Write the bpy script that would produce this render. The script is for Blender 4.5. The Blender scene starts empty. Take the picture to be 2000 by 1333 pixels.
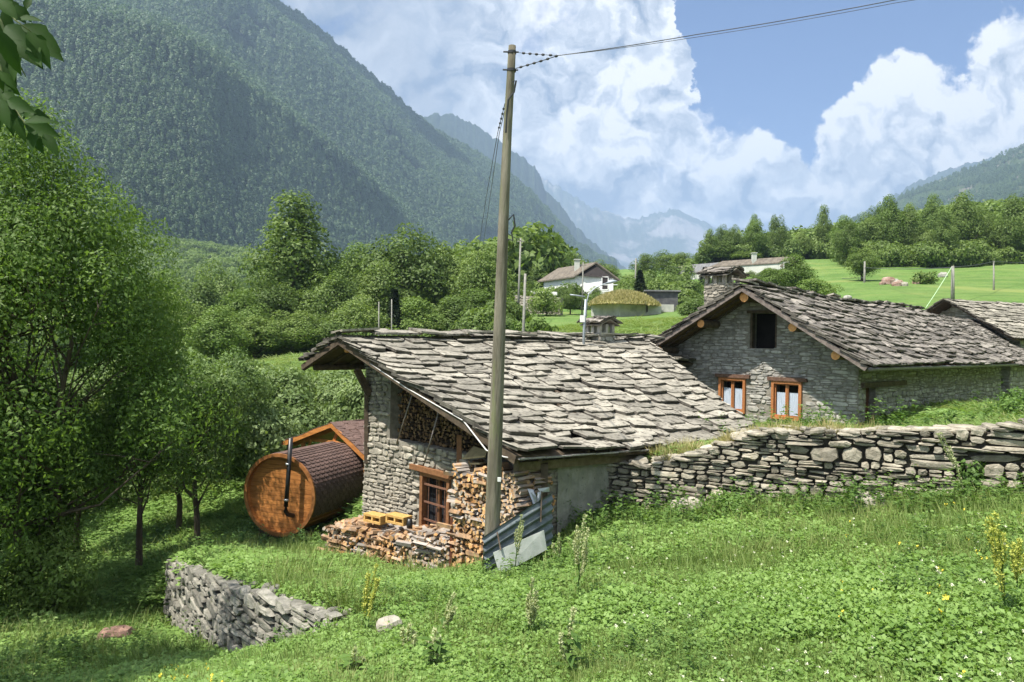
import bpy, math, random
import numpy as np
from mathutils import Vector, Matrix
SC = bpy.context.scene
COL = SC.collection
# ---------------------------------------------------------------- camera
F = 1444.0
ROLL = 0.02
cam_d = bpy.data.cameras.new("camera"); cam = bpy.data.objects.new("camera", cam_d); COL.objects.link(cam)
cam_d.sensor_width = 36.0; cam_d.lens = 36.0 * F / 2000.0
cam_d.clip_start = 0.05; cam_d.clip_end = 40000.0
cam.matrix_world = Matrix.Rotation(math.radians(90), 4, 'X') @ Matrix.Rotation(ROLL, 4, 'Z')
SC.camera = cam
cr, sr = math.cos(ROLL), math.sin(ROLL)
def P(u, v, Y):
    """world point whose picture position (2000x1333) is u, v at distance Y along +Y"""
    dx, dy = u - 1000.0, v - 666.5
    x, y = dx * cr + dy * sr, -dx * sr + dy * cr
    return Vector((x / F * Y, Y, -y / F * Y))
# ---------------------------------------------------------------- world
SUN_AZ = math.atan2(-0.83, -0.56)      # direction towards the sun, clockwise from +Y
SUN_EL = math.radians(62)
world = bpy.data.worlds.new("World"); SC.world = world; world.use_nodes = True
class NT:
    def __init__(s, tree): s.t = tree; s.t.nodes.clear()
    def n(s, typ, ins=None, **kw):
        nd = s.t.nodes.new(typ)
        for k, v in kw.items(): setattr(nd, k, v)
        if ins:
            for k, v in ins.items(): s.set(nd, k, v)
        return nd
    def set(s, nd, k, v):
        sock = nd.inputs[k]
        if isinstance(v, bpy.types.NodeSocket): s.t.links.new(v, sock)
        elif isinstance(v, bpy.types.Node): s.t.links.new(v.outputs[0], sock)
        else: sock.default_value = v
    def m(s, op, a, b=None, c=None, clamp=False):
        nd = s.n('ShaderNodeMath', operation=op, use_clamp=clamp)
        for i, x in enumerate((a, b, c)):
            if x is not None: s.set(nd, i, x)
        return nd.outputs[0]
    def vm(s, op, a, b=None, scale=None):
        nd = s.n('ShaderNodeVectorMath', operation=op)
        s.set(nd, 0, a)
        if b is not None: s.set(nd, 1, b)
        if scale is not None: s.set(nd, 3, scale)
        return nd.outputs[0]
    def mix(s, f, a, b, blend='MIX', typ='RGBA'):
        nd = s.n('ShaderNodeMix', data_type=typ, blend_type=blend) if typ == 'RGBA' else s.n('ShaderNodeMix', data_type=typ)
        nd.clamp_factor = True
        ia, ib, io = (6, 7, 2) if typ == 'RGBA' else (2, 3, 0)
        s.set(nd, 0, f); s.set(nd, ia, a); s.set(nd, ib, b)
        return nd.outputs[io]
    def ramp(s, f, stops, interp='LINEAR'):
        nd = s.n('ShaderNodeValToRGB'); cr_ = nd.color_ramp; cr_.interpolation = interp
        while len(cr_.elements) > len(stops): cr_.elements.remove(cr_.elements[-1])
        while len(cr_.elements) < len(stops): cr_.elements.new(0.5)
        for e, (p, c) in zip(cr_.elements, stops):
            e.position = p; e.color = (c[0], c[1], c[2], 1) if not isinstance(c, (int, float)) else (c, c, c, 1)
        s.set(nd, 0, f); return nd.outputs[0]
    def sstep(s, x, a, b):
        nd = s.n('ShaderNodeMapRange', interpolation_type='SMOOTHSTEP')
        s.set(nd, 0, x); nd.inputs[1].default_value = a; nd.inputs[2].default_value = b
        return nd.outputs[0]
    def noise(s, vec, scale, detail=4, rough=.55, dim='3D', out=0, dist=0.0):
        nd = s.n('ShaderNodeTexNoise', noise_dimensions=dim)
        s.set(nd, 'Vector', vec); nd.inputs['Scale'].default_value = scale
        nd.inputs['Detail'].default_value = detail; nd.inputs['Roughness'].default_value = rough
        nd.inputs['Distortion'].default_value = dist
        return nd.outputs[out]
W = NT(world.node_tree)
SKY_STRENGTH = 0.075
sky = W.n('ShaderNodeTexSky', sky_type='NISHITA', sun_disc=False, sun_elevation=SUN_EL, sun_rotation=SUN_AZ,
          altitude=900, air_density=1.0, dust_density=0.6, ozone_density=1.6)
tc = W.n('ShaderNodeTexCoord').outputs['Generated']
sep = W.n('ShaderNodeSeparateXYZ', {0: tc})
yy = W.m('MAXIMUM', sep.outputs[1], 0.05)
pu = W.m('DIVIDE', sep.outputs[0], yy); pw = W.m('DIVIDE', sep.outputs[2], yy)
p0 = W.n('ShaderNodeCombineXYZ', {0: pu, 1: pw}).outputs[0]
def curve(f, pts, x0, x1, y0, y1):
    nd = W.n('ShaderNodeFloatCurve'); cm = nd.mapping; c = cm.curves[0]
    pts = [((x - x0) / (x1 - x0), (y - y0) / (y1 - y0)) for x, y in pts]
    while len(c.points) < len(pts): c.points.new(.5, .5)
    for q, (x, y) in zip(c.points, pts): q.location = (x, y); q.handle_type = 'VECTOR'
    cm.update()
    W.set(nd, 1, W.m('MULTIPLY_ADD', f, 1 / (x1 - x0), -x0 / (x1 - x0), clamp=True))
    return W.m('MULTIPLY_ADD', nd.outputs[0], y1 - y0, y0)
def dirpt(u, v):
    p = P(u, v, 1.0); return p.x, p.z
edge = [(-400, -500), (1300, -420), (1342, -60), (1356, 60), (1362, 150), (1395, 185), (1440, 215), (1497, 228), (1512, 262), (1560, 292),
        (1600, 245), (1645, 195), (1688, 140), (1712, 95), (1760, 52), (1800, 82), (1850, 92), (1890, 62), (1940, 32), (2000, 5), (2300, -120), (2800, -200)]
# warped direction for puffy outlines
w1 = W.noise(p0, 7.0, 3, .55, out=1)
w2 = W.noise(p0, 26.0, 5, .62, out=1)
wv = W.vm('ADD', W.vm('SCALE', W.vm('SUBTRACT', w1, (.5, .5, .5)), scale=.15), W.vm('SCALE', W.vm('SUBTRACT', w2, (.5, .5, .5)), scale=.06))
p1 = W.vm('ADD', p0, wv)
s1 = W.n('ShaderNodeSeparateXYZ', {0: p1})
topw = curve(s1.outputs[0], [dirpt(*e) for e in edge], -1.0, 1.3, -.1, .9)
def puff(vec, sc, det):
    nd = W.n('ShaderNodeTexVoronoi', voronoi_dimensions='2D', feature='SMOOTH_F1')
    W.set(nd, 'Vector', vec); nd.inputs['Scale'].default_value = sc; nd.inputs['Detail'].default_value = det
    nd.inputs['Roughness'].default_value = .5; nd.inputs['Lacunarity'].default_value = 2.3; nd.inputs['Smoothness'].default_value = .5
    return nd.outputs[0]
def relief(vec):
    return W.m('SUBTRACT', W.m('MULTIPLY', W.noise(vec, 6.5, 7, .6), .55), W.m('MULTIPLY', puff(vec, 9.0, 3.0), .5))
h0 = relief(p1)
h1 = relief(W.vm('ADD', p1, (-.010, .022, 0)))
over = W.m('ADD', W.m('SUBTRACT', topw, s1.outputs[1]), W.m('MULTIPLY', W.m('ADD', h0, -.02), .10))   # >0 inside the bank
alpha = W.sstep(over, -.004, .020)
grad = W.m('SUBTRACT', h0, h1)
big = W.noise(p0, 3.6, 3, .5)
def blob(u, v, ru, rv):
    x, z = dirpt(u, v)
    q = W.vm('MULTIPLY', W.vm('SUBTRACT', p1, (x, z, 0)), (F / ru, F / rv, 0))
    ln = W.n('ShaderNodeVectorMath', operation='LENGTH'); W.set(ln, 0, q)
    return W.sstep(ln.outputs['Value'], 1.35, .15)
def mx(*a):
    r = a[0]
    for b in a[1:]: r = W.m('MAXIMUM', r, b)
    return r
lit = mx(blob(1290, 60, 100, 80), blob(1380, 235, 120, 80), blob(1210, 290, 120, 70), blob(1800, 170, 260, 120), blob(1640, 340, 200, 60),
         blob(1280, 390, 100, 40), blob(1900, 330, 200, 70), blob(1130, 150, 90, 80), blob(1470, 330, 100, 70), blob(1960, 90, 130, 80))
dark = mx(blob(1370, 455, 330, 50), blob(1130, 420, 110, 90), blob(580, 40, 380, 130), blob(1450, 410, 140, 40), blob(900, 130, 150, 110))
soft = W.m('SUBTRACT', 1.0, W.sstep(pu, dirpt(800, 300)[0], dirpt(1060, 300)[0]))  # the far left is a smooth veil
gk = W.mix(soft, 2.9, .6, typ='FLOAT')
val = W.m('ADD', .64, W.m('MULTIPLY', grad, gk))
val = W.m('ADD', val, W.m('MULTIPLY', W.m('ADD', h0, -.05), .5))
val = W.m('ADD', val, W.m('MULTIPLY', lit, .34))
val = W.m('SUBTRACT', val, W.m('MULTIPLY', dark, .40))
val = W.m('ADD', val, W.m('MULTIPLY', W.m('SUBTRACT', big, .5), .55))
rim = W.m('SUBTRACT', 1.0, W.sstep(over, .0, .06))
val = W.m('ADD', val, W.m('MULTIPLY', rim, .2), clamp=True)
ccol = W.ramp(val, [(0, (1.5, 1.95, 2.8)), (.28, (3.1, 3.4, 3.95)), (.58, (4.6, 4.85, 5.25)), (.84, (6.2, 6.25, 6.3)), (1, (7.4, 7.25, 7.0))])
# thin gaps of blue in the bank
gap = W.m('MULTIPLY', mx(blob(1045, 75, 70, 40), blob(1390, 300, 30, 18), blob(1270, 335, 30, 14), blob(1085, 25, 50, 20), blob(640, 20, 130, 30)), W.sstep(W.noise(p0, 16, 4, .6), .4, .62))
alpha = W.m('MULTIPLY', alpha, W.m('SUBTRACT', 1.0, W.m('MULTIPLY', gap, .7)))
fwd = W.sstep(sep.outputs[1], .05, .3)
rear = W.m('MULTIPLY', W.sstep(W.noise(tc, 2.5, 6, .6), .38, .55), .9)
alpha = W.mix(fwd, rear, alpha, typ='FLOAT')
ccol = W.mix(fwd, (9.5, 9.9, 10.4, 1), ccol)
skyc = W.mix(1.0, sky.outputs[0], (.27, .46, .74, 1), blend='MULTIPLY')
bg = W.n('ShaderNodeBackground', {0: W.mix(alpha, skyc, ccol), 1: SKY_STRENGTH})
W.n('ShaderNodeOutputWorld', {0: bg})
world.cycles.sampling_method = 'MANUAL'; world.cycles.sample_map_resolution = 512
# ---------------------------------------------------------------- sun
sd = bpy.data.lights.new("sun", 'SUN'); sd.energy = 5.0; sd.angle = math.radians(.53); sd.color = (1, .945, .86)
so = bpy.data.objects.new("sun", sd); COL.objects.link(so)
SUN = Vector((math.sin(SUN_AZ) * math.cos(SUN_EL), math.cos(SUN_AZ) * math.cos(SUN_EL), math.sin(SUN_EL)))
so.rotation_euler = SUN.to_track_quat('Z', 'Y').to_euler()
SC.view_settings.view_transform = 'Standard'; SC.view_settings.look = 'None'
SC.view_settings.exposure = 1.3; SC.view_settings.gamma = 1
SC.cycles.max_bounces = 6; SC.cycles.diffuse_bounces = 3; SC.cycles.glossy_bounces = 2; SC.cycles.transmission_bounces = 3
SC.cycles.transparent_max_bounces = 8; SC.cycles.volume_bounces = 0; SC.cycles.use_denoising = True
SC.cycles.sample_clamp_indirect = 4; SC.cycles.caustics_reflective = False; SC.cycles.caustics_refractive = False
# ---------------------------------------------------------------- helpers
rng = np.random.default_rng(7)
R = random.Random(11)
HAZE_DENSITY = 0.00018
MATS = {}
def material(name):
    m = bpy.data.materials.new(name); m.use_nodes = True; MATS[name] = m
    return m, NT(m.node_tree)
def surf(name, c1, c2, scale=6, rough=.85, bump=.3, bscale=30, bdist=.02, c3=None, c3at=(.6, .75), isl=.25, c3scale=None, detail=6,
         stretch=None, metallic=0.0, spec=.3, objrand=False, coord='Object'):
    m, n = material(name)
    t = n.n('ShaderNodeTexCoord').outputs[coord]
    if stretch: t = n.vm('MULTIPLY', t, stretch)
    f = n.noise(t, scale, detail, .62)
    c = n.mix(n.sstep(f, .33, .67), (*c1, 1), (*c2, 1))
    if c3: c = n.mix(n.sstep(n.noise(n.vm('ADD', t, (7.3, 1.7, 4.1)), c3scale or scale * 2.3, 5, .65), *c3at), c, (*c3, 1))
    if isl or objrand:
        r = n.n('ShaderNodeNewGeometry').outputs['Random Per Island']
        if objrand: r = n.m('FRACT', n.m('ADD', r, n.n('ShaderNodeObjectInfo').outputs['Random']))
        k = n.m('MULTIPLY_ADD', r, 2 * max(isl, .2), 1 - max(isl, .2))
        c = n.mix(1.0, c, n.n('ShaderNodeCombineColor', {0: k, 1: k, 2: k}), blend='MULTIPLY')
    b = n.n('ShaderNodeBsdfPrincipled', {'Base Color': c, 'Roughness': rough, 'Metallic': metallic, 'Specular IOR Level': spec})
    if bump:
        bp = n.n('ShaderNodeBump', {'Strength': bump, 'Distance': bdist, 'Height': n.noise(t, bscale, 6, .65)})
        n.set(b, 'Normal', bp)
    n.n('ShaderNodeOutputMaterial', {0: b})
    return m
def leafmat(name, cols, trans=.35, nscale=.6, rough=.55, tr=(1.25, 1.35, .55), spec=.25):
    """cols: three greens, picked by island, object and a broad noise"""
    cols = [(min(r * 1.13, .6), g * 1.0, min(b * 1.2, .4)) for r, g, b in cols]; tr = (tr[0] * .95, tr[1] * .93, tr[2] * 1.1)
    m, n = material(name)
    g = n.n('ShaderNodeNewGeometry'); oi = n.n('ShaderNodeObjectInfo')
    r = n.m('FRACT', n.m('ADD', g.outputs['Random Per Island'], n.m('MULTIPLY', oi.outputs['Random'], 3.7)))
    nz = n.noise(g.outputs['Position'], nscale, 3, .6)
    f = n.m('ADD', n.m('MULTIPLY', r, .45), n.m('ADD', n.m('MULTIPLY', n.m('SUBTRACT', nz, .5), 1.3), n.m('MULTIPLY', oi.outputs['Random'], .45)), clamp=True)
    c = n.ramp(f, [(0, cols[0]), (.5, cols[1]), (1, cols[2])])
    b = n.n('ShaderNodeBsdfPrincipled', {'Base Color': c, 'Roughness': rough, 'Specular IOR Level': spec})
    t = n.n('ShaderNodeBsdfTranslucent', {'Color': n.mix(1.0, c, (*tr, 1), blend='MULTIPLY')})
    n.n('ShaderNodeOutputMaterial', {0: n.n('ShaderNodeMixShader', {0: trans, 1: b, 2: t})})
    return m
ORG = {}
def tag(o, label=None, cat=None, group=None, kind=None):
    if label: o['label'] = label
    if cat: o['category'] = cat
    if group: o['group'] = group
    if kind: o['kind'] = kind
    return o
def empty(name, loc, rz=0.0):
    o = bpy.data.objects.new(name, None); COL.objects.link(o); o.location = loc; o.rotation_euler.z = rz
    o.empty_display_size = .3
    ORG[o.name] = Vector(loc); return o
class MB:
    def __init__(s): s.v = []; s.f = []; s.mi = []; s.arr = []
    def add(s, vs, fs, mi=0):
        k = len(s.v); s.v.extend([tuple(x) for x in vs]); s.f.extend([tuple(i + k for i in f) for f in fs]); s.mi.extend([mi] * len(fs))
    def quads(s, vs, mi=0):
        k = len(s.v); s.v.extend([tuple(x) for x in vs]); n = len(vs) // 4
        s.f.extend([(k + 4 * i, k + 4 * i + 1, k + 4 * i + 2, k + 4 * i + 3) for i in range(n)]); s.mi.extend([mi] * n)
    def box(s, c, ax, ay, az, mi=0):
        """centre, three half-extent vectors"""
        c, ax, ay, az = map(Vector, (c, ax, ay, az))
        vs = [c + i * ax + j * ay + k * az for k in (-1, 1) for j in (-1, 1) for i in (-1, 1)]
        s.add(vs, [(0, 2, 3, 1), (4, 5, 7, 6), (0, 1, 5, 4), (2, 6, 7, 3), (0, 4, 6, 2), (1, 3, 7, 5)], mi)
    def beam(s, a, b, w, h, up=(0, 0, 1), mi=0):
        a, b = Vector(a), Vector(b); d = (b - a); L = d.length; d.normalize()
        r = d.cross(Vector(up)); r.normalize(); u = r.cross(d)
        s.box((a + b) / 2, d * L / 2, r * w / 2, u * h / 2, mi)
    def tube(s, pts, rad, n=8, mi=0, cap=True):
        pts = [Vector(p) for p in pts]
        if not hasattr(rad, '__len__'): rad = [rad] * len(pts)
        k = len(s.v); ref = Vector((0, 0, 1))
        if abs((pts[-1] - pts[0]).normalized().z) > .9: ref = Vector((0, 1, 0))
        vs = []
        for i, p in enumerate(pts):
            d = (pts[min(i + 1, len(pts) - 1)] - pts[max(i - 1, 0)]).normalized()
            r = d.cross(ref).normalized(); u = r.cross(d)
            for j in range(n):
                a = 2 * math.pi * j / n; vs.append(p + (r * math.cos(a) + u * math.sin(a)) * rad[i])
        fs = [(i * n + j, i * n + (j + 1) % n, (i + 1) * n + (j + 1) % n, (i + 1) * n + j) for i in range(len(pts) - 1) for j in range(n)]
        if cap: fs += [tuple(range(n))[::-1], tuple((len(pts) - 1) * n + j for j in range(n))]
        s.add(vs, fs, mi)
    def prism(s, poly, ext, mi=0):
        """closed polygon (3D points) extruded by vector ext"""
        poly = [Vector(p) for p in poly]; ext = Vector(ext); n = len(poly)
        s.add(poly + [p + ext for p in poly], [tuple(range(n))[::-1], tuple(range(n, 2 * n))] + [(i, (i + 1) % n, n + (i + 1) % n, n + i) for i in range(n)], mi)
    def build(s, name, mats, parent=None, smooth=False, origin=None, recalc=True):
        me = bpy.data.meshes.new(name)
        if origin is None:
            if parent is not None: origin = ORG[parent.name]
            else:
                a = np.array(s.v); origin = Vector((float(a[:, 0].mean()), float(a[:, 1].mean()), float(a[:, 2].min())))
        o_ = np.array(origin)
        a = np.array(s.v) - o_
        me.from_pydata(a.tolist(), [], s.f)
        if not isinstance(mats, (list, tuple)): mats = [mats]
        for m in mats: me.materials.append(m)
        if len(mats) > 1: me.polygons.foreach_set('material_index', s.mi)
        if smooth: me.polygons.foreach_set('use_smooth', [True] * len(me.polygons))
        me.update()
        if recalc:
            import bmesh
            bm = bmesh.new(); bm.from_mesh(me); bmesh.ops.recalc_face_normals(bm, faces=bm.faces); bm.to_mesh(me); bm.free()
        o = bpy.data.objects.new(name, me); COL.objects.link(o); ORG[o.name] = Vector(origin)
        if parent is not None: o.parent = parent
        else: o.location = origin
        return o
def npmesh(name, verts, faces, mats, parent=None, loc=None, smooth=False, link=True):
    """big mesh from arrays, all faces with the same number of corners"""
    me = bpy.data.meshes.new(name); verts = np.asarray(verts, dtype=np.float32); faces = np.asarray(faces, dtype=np.int32)
    nf, k = faces.shape
    me.vertices.add(len(verts)); me.vertices.foreach_set('co', verts.ravel())
    me.loops.add(nf * k); me.loops.foreach_set('vertex_index', faces.ravel())
    me.polygons.add(nf); me.polygons.foreach_set('loop_start', np.arange(0, nf * k, k, dtype=np.int32))
    try: me.polygons.foreach_set('loop_total', np.full(nf, k, dtype=np.int32))
    except Exception: pass
    if smooth: me.polygons.foreach_set('use_smooth', np.ones(nf, dtype=bool))
    me.update(calc_edges=True); me.validate()
    for m in (mats if isinstance(mats, (list, tuple)) else [mats]): me.materials.append(m)
    o = bpy.data.objects.new(name, me)
    if link: COL.objects.link(o)
    if loc is not None: o.location = loc
    if parent is not None: o.parent = parent
    ORG[o.name] = Vector(loc) if loc is not None else (ORG[parent.name] if parent else Vector((0, 0, 0)))
    return o
def norm(a): return a / np.maximum(np.linalg.norm(a, axis=1, keepdims=True), 1e-9)
def leaves(c, d, nr, L, Wd, cup=.12):
    """diamond leaf quads; c centres (base), d directions, nr approx normals"""
    d = norm(d); s = norm(np.cross(d, nr)); u = np.cross(s, d)
    L = np.asarray(L).reshape(-1, 1); Wd = np.asarray(Wd).reshape(-1, 1)
    v = np.stack([c, c + d * L * .45 + s * Wd / 2 + u * L * cup, c + d * L, c + d * L * .45 - s * Wd / 2 + u * L * cup], axis=1)
    return v.reshape(-1, 3)
def qf(n): return np.arange(4 * n).reshape(-1, 4)
def vnoise(x, y, seed=0, scale=1.0, oct=4, z=None):
    """smooth value noise in numpy, about -1..1"""
    out = np.zeros_like(x, dtype=float); amp = 1; tot = 0
    for o in range(oct):
        sx, sy = x * scale + 17.3 * o + seed * 3.1, y * scale - 9.7 * o + seed * 1.7
        ix, iy = np.floor(sx), np.floor(sy); fx, fy = sx - ix, sy - iy
        fx = fx * fx * (3 - 2 * fx); fy = fy * fy * (3 - 2 * fy)
        def h(a, b):
            q = np.sin(a * 127.1 + b * 311.7 + seed * 74.7) * 43758.5453
            return (q - np.floor(q)) * 2 - 1
        out += amp * ((h(ix, iy) * (1 - fx) + h(ix + 1, iy) * fx) * (1 - fy) + (h(ix, iy + 1) * (1 - fx) + h(ix + 1, iy + 1) * fx) * fy)
        tot += amp; amp *= .5; scale *= 2.03
    return out / tot
def copy_tree(o, parent=None):
    c = o.copy(); COL.objects.link(c); c.parent = parent
    for ch in [x for x in list(COL.objects) if x.parent == o]: copy_tree(ch, c)
    return c
# ---------------------------------------------------------------- terrain
def warp(x, y):
    y = np.asarray(y, float) + 4; x = np.asarray(x, float)
    r = np.hypot(x, y) + 1e-6; k = np.log1p(r / 8) * 8 / r
    return x * k, y * k
class TPS:
    def __init__(s, pts, lam=.02):
        a = np.array([tuple(p) for p in pts], float); s.x, s.y = warp(a[:, 0], a[:, 1]); n = len(a)
        K = s.k(np.hypot(s.x[:, None] - s.x, s.y[:, None] - s.y)) + lam * np.eye(n)
        Q = np.c_[np.ones(n), s.x, s.y]
        A = np.block([[K, Q], [Q.T, np.zeros((3, 3))]])
        s.w = np.linalg.solve(A, np.r_[a[:, 2], 0, 0, 0])
    def k(s, r): return np.where(r > 1e-6, r * r * np.log(np.maximum(r, 1e-6)), 0)
    def __call__(s, x, y):
        X, Y = warp(x, y); o = s.w[-3] + s.w[-2] * X + s.w[-1] * Y
        for i in range(len(s.x)): o = o + s.w[i] * s.k(np.hypot(X - s.x[i], Y - s.y[i]))
        return o
far_pts = [P(560, 700, 42), P(450, 730, 44), P(700, 705, 42), P(620, 800, 32), P(680, 700, 60), P(560, 696, 62), P(850, 700, 70), P(500, 830, 27), P(420, 900, 26), P(650, 860, 27),
           (-40, 42, -8), (-60, 80, -9), (-120, 200, -6), (-200, 330, 10), (-30, 120, -1), (-25, 220, 6), (-60, 420, 22), (-18, 22, -6.3), (-24, 30, -7),
           P(1000, 625, 80), P(1020, 604, 100), P(1100, 650, 45), P(1250, 616, 75), P(1150, 619, 80), P(1280, 616, 82), P(1150, 602, 108), P(1400, 580, 110), P(1000, 580, 160),
           P(1560, 600, 58), P(1760, 594, 62), P(2000, 594, 62), P(2300, 590, 62), P(1700, 545, 112), P(2000, 522, 128), P(1850, 535, 122), P(2300, 500, 150), P(1480, 520, 240), P(1700, 492, 240), P(1900, 460, 260),
           P(2200, 420, 270), P(1650, 480, 330), P(1420, 520, 160), P(1200, 545, 300), P(1000, 540, 420), P(1500, 500, 420), P(2100, 420, 420), (0, 900, 60), (300, 900, 90), (-300, 900, 90), (600, 600, 170), (900, 300, 300),
           (-400, 200, 60), (-700, 0, 200), (-300, -300, 30), (0, -400, -10), (400, -300, 60), (700, 0, 200), (0, 1500, 100), (700, 1500, 150), (-800, 1500, 200)]
near = [(0, 0, -1.62), (3, 0, -1.35), (-3, 0, -1.95), (0, -6, -.9), (6, -5, -.3), (-6, -4, -1.6), (0, 5.4, -2.5), (-.3, 10.5, -3.4), (-1.04, 12.5, -4.02), (-2.6, 13.6, -4.2), (-3.8, 15, -4.45), (-5.7, 19, -5.3), (1.8, 13.1, -3.12),
        (3.6, 12.2, -2.75), (5.4, 11.2, -2.4), (7.3, 10.3, -2.05), (9.5, 8.5, -1.6), (4, 6, -2.05), (-3.6, 9.9, -3.32), (-6.5, 14.2, -4.25), (-1.76, 7.7, -2.84), (-7.5, 20, -5.4), (-5, 24, -5.3), (-4.5, 17, -4.85), (-7.2, 18, -5.35)]
low = [(-4.0, 9.6, -4.32), (-6.9, 13.9, -5.45), (-2.3, 7.5, -3.3), (-1.2, 6.2, -2.72), (-4.6, 7.6, -4.0), (-8, 12, -5.1), (-9.5, 17.5, -5.7), (-14, 14, -6.0), (-12, 9, -5.0), (-8, 19, -5.6), (-6, 24, -5.3), (-14, 22, -6.4), (-3, 3, -2.3), (-6, 0, -2.6), (0, 0, -1.64),
       (-10, 3, -4.0), (3, 0, -1.35), (0, -6, -.9), (-6, -4, -1.9)]
upper = [(1.9, 13.9, -2.15), (3.9, 13.2, -1.75), (5.8, 12.3, -1.45), (7.5, 11.6, -1.3), (10, 10.5, -1.0), (16, 9, -.2), (9.2, 17.6, -1.9), (8.2, 18.9, -1.95), (10.5, 19, -1.7), (7.6, 13.2, -1.4), (9.5, 13.6, -1.2), (13, 17, -1.2), (18, 18, -.9), (14, 23, -1.6),
         (20, 30, -1.9), (5, 20, -2.4), (3, 26, -2.2), (0, 24, -3.4), (-5.7, 22, -5.0), (-3, 19, -4.2), (10, 32, -.8), (30, 20, -.5), (28, 40, .4), (24, 33, -1.2)]
hF = TPS(near + far_pts); hL = TPS(low + far_pts[:20] + [(-200, -100, 0)]); hB = TPS(upper + [(-8, 21, -5.5), (-7, 26, -5.2)] + far_pts)
TW = [(-6.5, 14.2), (-3.6, 9.9), (-1.76, 7.75)]                       # terrace wall
RW = [(1.72, 13.32), (3.66, 12.3), (5.57, 11.45), (7.27, 10.5), (9.2, 9.4), (13, 7.2)]    # long retaining wall
def side(x, y, line):
    """signed distance to a polyline, + on its left"""
    best = np.full(np.shape(x), 1e9); sg = np.zeros(np.shape(x))
    for (ax, ay), (bx, by) in zip(line[:-1], line[1:]):
        dx, dy = bx - ax, by - ay; L2 = dx * dx + dy * dy
        t = np.clip(((x - ax) * dx + (y - ay) * dy) / L2, 0, 1)
        d = np.hypot(x - ax - t * dx, y - ay - t * dy)
        cr_ = dx * (y - ay) - dy * (x - ax)
        m = d < best - 1e-9; best = np.where(m, d, best); sg = np.where(m, np.sign(cr_), sg)
    return best * sg
TL = [(-60, 70), (-14, 30), (-9.2, 19)] + TW + [(-.6, 6.0), (0, 2), (.3, -3), (0, -40)]
BL = [(60, -15), (13, 7.2), (9.2, 9.4), (7.27, 10.5), (5.57, 11.45), (3.66, 12.3), (1.72, 13.32), (.5, 13.4), (-3.16, 17.4), (-7, 24), (-20, 60)]
def gz(x, y, fine=True):
    x = np.asarray(x, float); y = np.asarray(y, float)
    f = hF(x, y)
    dT = side(x, y, TL)                                    # left of this line = terrace side
    endd = np.minimum(np.hypot(x + 6.5, y - 14.2), 99); on = np.clip((y - 7.6) / .5, 0, 1) * np.clip((14.4 - y) / .5, 0, 1)
    wdt = np.where(on > 0, .14 + (1 - on) * .8, 1.5)
    t = np.clip(.5 - (dT - np.where(on > 0, .2, 0)) / wdt, 0, 1); t = t * t * (3 - 2 * t)
    h = f * (1 - t) + hL(x, y) * t
    dB = -side(x, y, BL)
    onB = (x > 1.6)
    wb = np.where(onB, .16, 1.6)
    b = np.clip(.5 + (dB - np.where(onB, .32, .1)) / wb, 0, 1); b = b * b * (3 - 2 * b)
    h = h * (1 - b) + hB(x, y) * b
    if fine:
        r = np.hypot(x, y)
        h = h + .05 * vnoise(x, y, 1, .9) + .02 * vnoise(x, y, 2, 4.0, 2) + np.clip(r / 400, 0, 1) * 6 * vnoise(x, y, 3, .012)
    return h
TSIGN = 1
def gz1(x, y): return float(gz(np.array([x]), np.array([y]))[0])
# ground sheet: polar grid, fine in front of the camera
na, nr_ = 560, 330
ang = np.r_[np.linspace(-62, 62, 460), np.linspace(62, 298, 101)[1:]][:na] * math.pi / 180
rad = np.r_[0.05, 1.2 * np.exp(np.linspace(0, math.log(2600 / 1.2), nr_ - 1))]
A_, R_ = np.meshgrid(ang, rad)
gx, gy = R_ * np.sin(A_), R_ * np.cos(A_) - 3.0
gzv = gz(gx, gy)
V = np.stack([gx, gy, gzv], -1).reshape(-1, 3)
nA = len(ang)
i, j = np.meshgrid(np.arange(nr_ - 1), np.arange(nA - 1), indexing='ij')
Fq = np.stack([i * nA + j, (i + 1) * nA + j, (i + 1) * nA + j + 1, i * nA + j + 1], -1).reshape(-1, 4)
m, n = material('meadow')
g = n.n('ShaderNodeNewGeometry').outputs['Position']
big_ = n.noise(g, .25, 4, .6); fin = n.noise(g, 3.0, 6, .7); bl = n.noise(n.vm('MULTIPLY', g, (1, .35, 1)), 40, 3, .7)
c = n.mix(n.sstep(big_, .35, .65), (.088, .155, .036, 1), (.125, .205, .05, 1))
c = n.mix(n.sstep(fin, .4, .7), c, (.06, .115, .022, 1))
c = n.mix(n.sstep(n.noise(g, .09, 3, .5), .56, .68), c, (.17, .21, .06, 1))
c = n.mix(n.m('MULTIPLY', n.sstep(n.noise(g, .8, 5, .7), .66, .74), .7), c, (.12, .085, .045, 1))
c = n.mix(n.m('MULTIPLY', n.sstep(n.noise(n.vm('MULTIPLY', g, (.3, 1, 1)), .35, 5, .65), .45, .62), .5), c, (.15, .20, .06, 1))
b = n.n('ShaderNodeBsdfPrincipled', {'Base Color': c, 'Roughness': .9, 'Specular IOR Level': .15})
n.set(b, 'Normal', n.n('ShaderNodeBump', {'Strength': .8, 'Distance': .08, 'Height': n.m('ADD', fin, n.m('MULTIPLY', bl, .4))}))
n.n('ShaderNodeOutputMaterial', {0: b})
ground = npmesh('ground', V, Fq[:, ::-1] if False else Fq[:, ::-1], m, smooth=True, loc=(0, 0, 0)); tag(ground, kind='structure')
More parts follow.
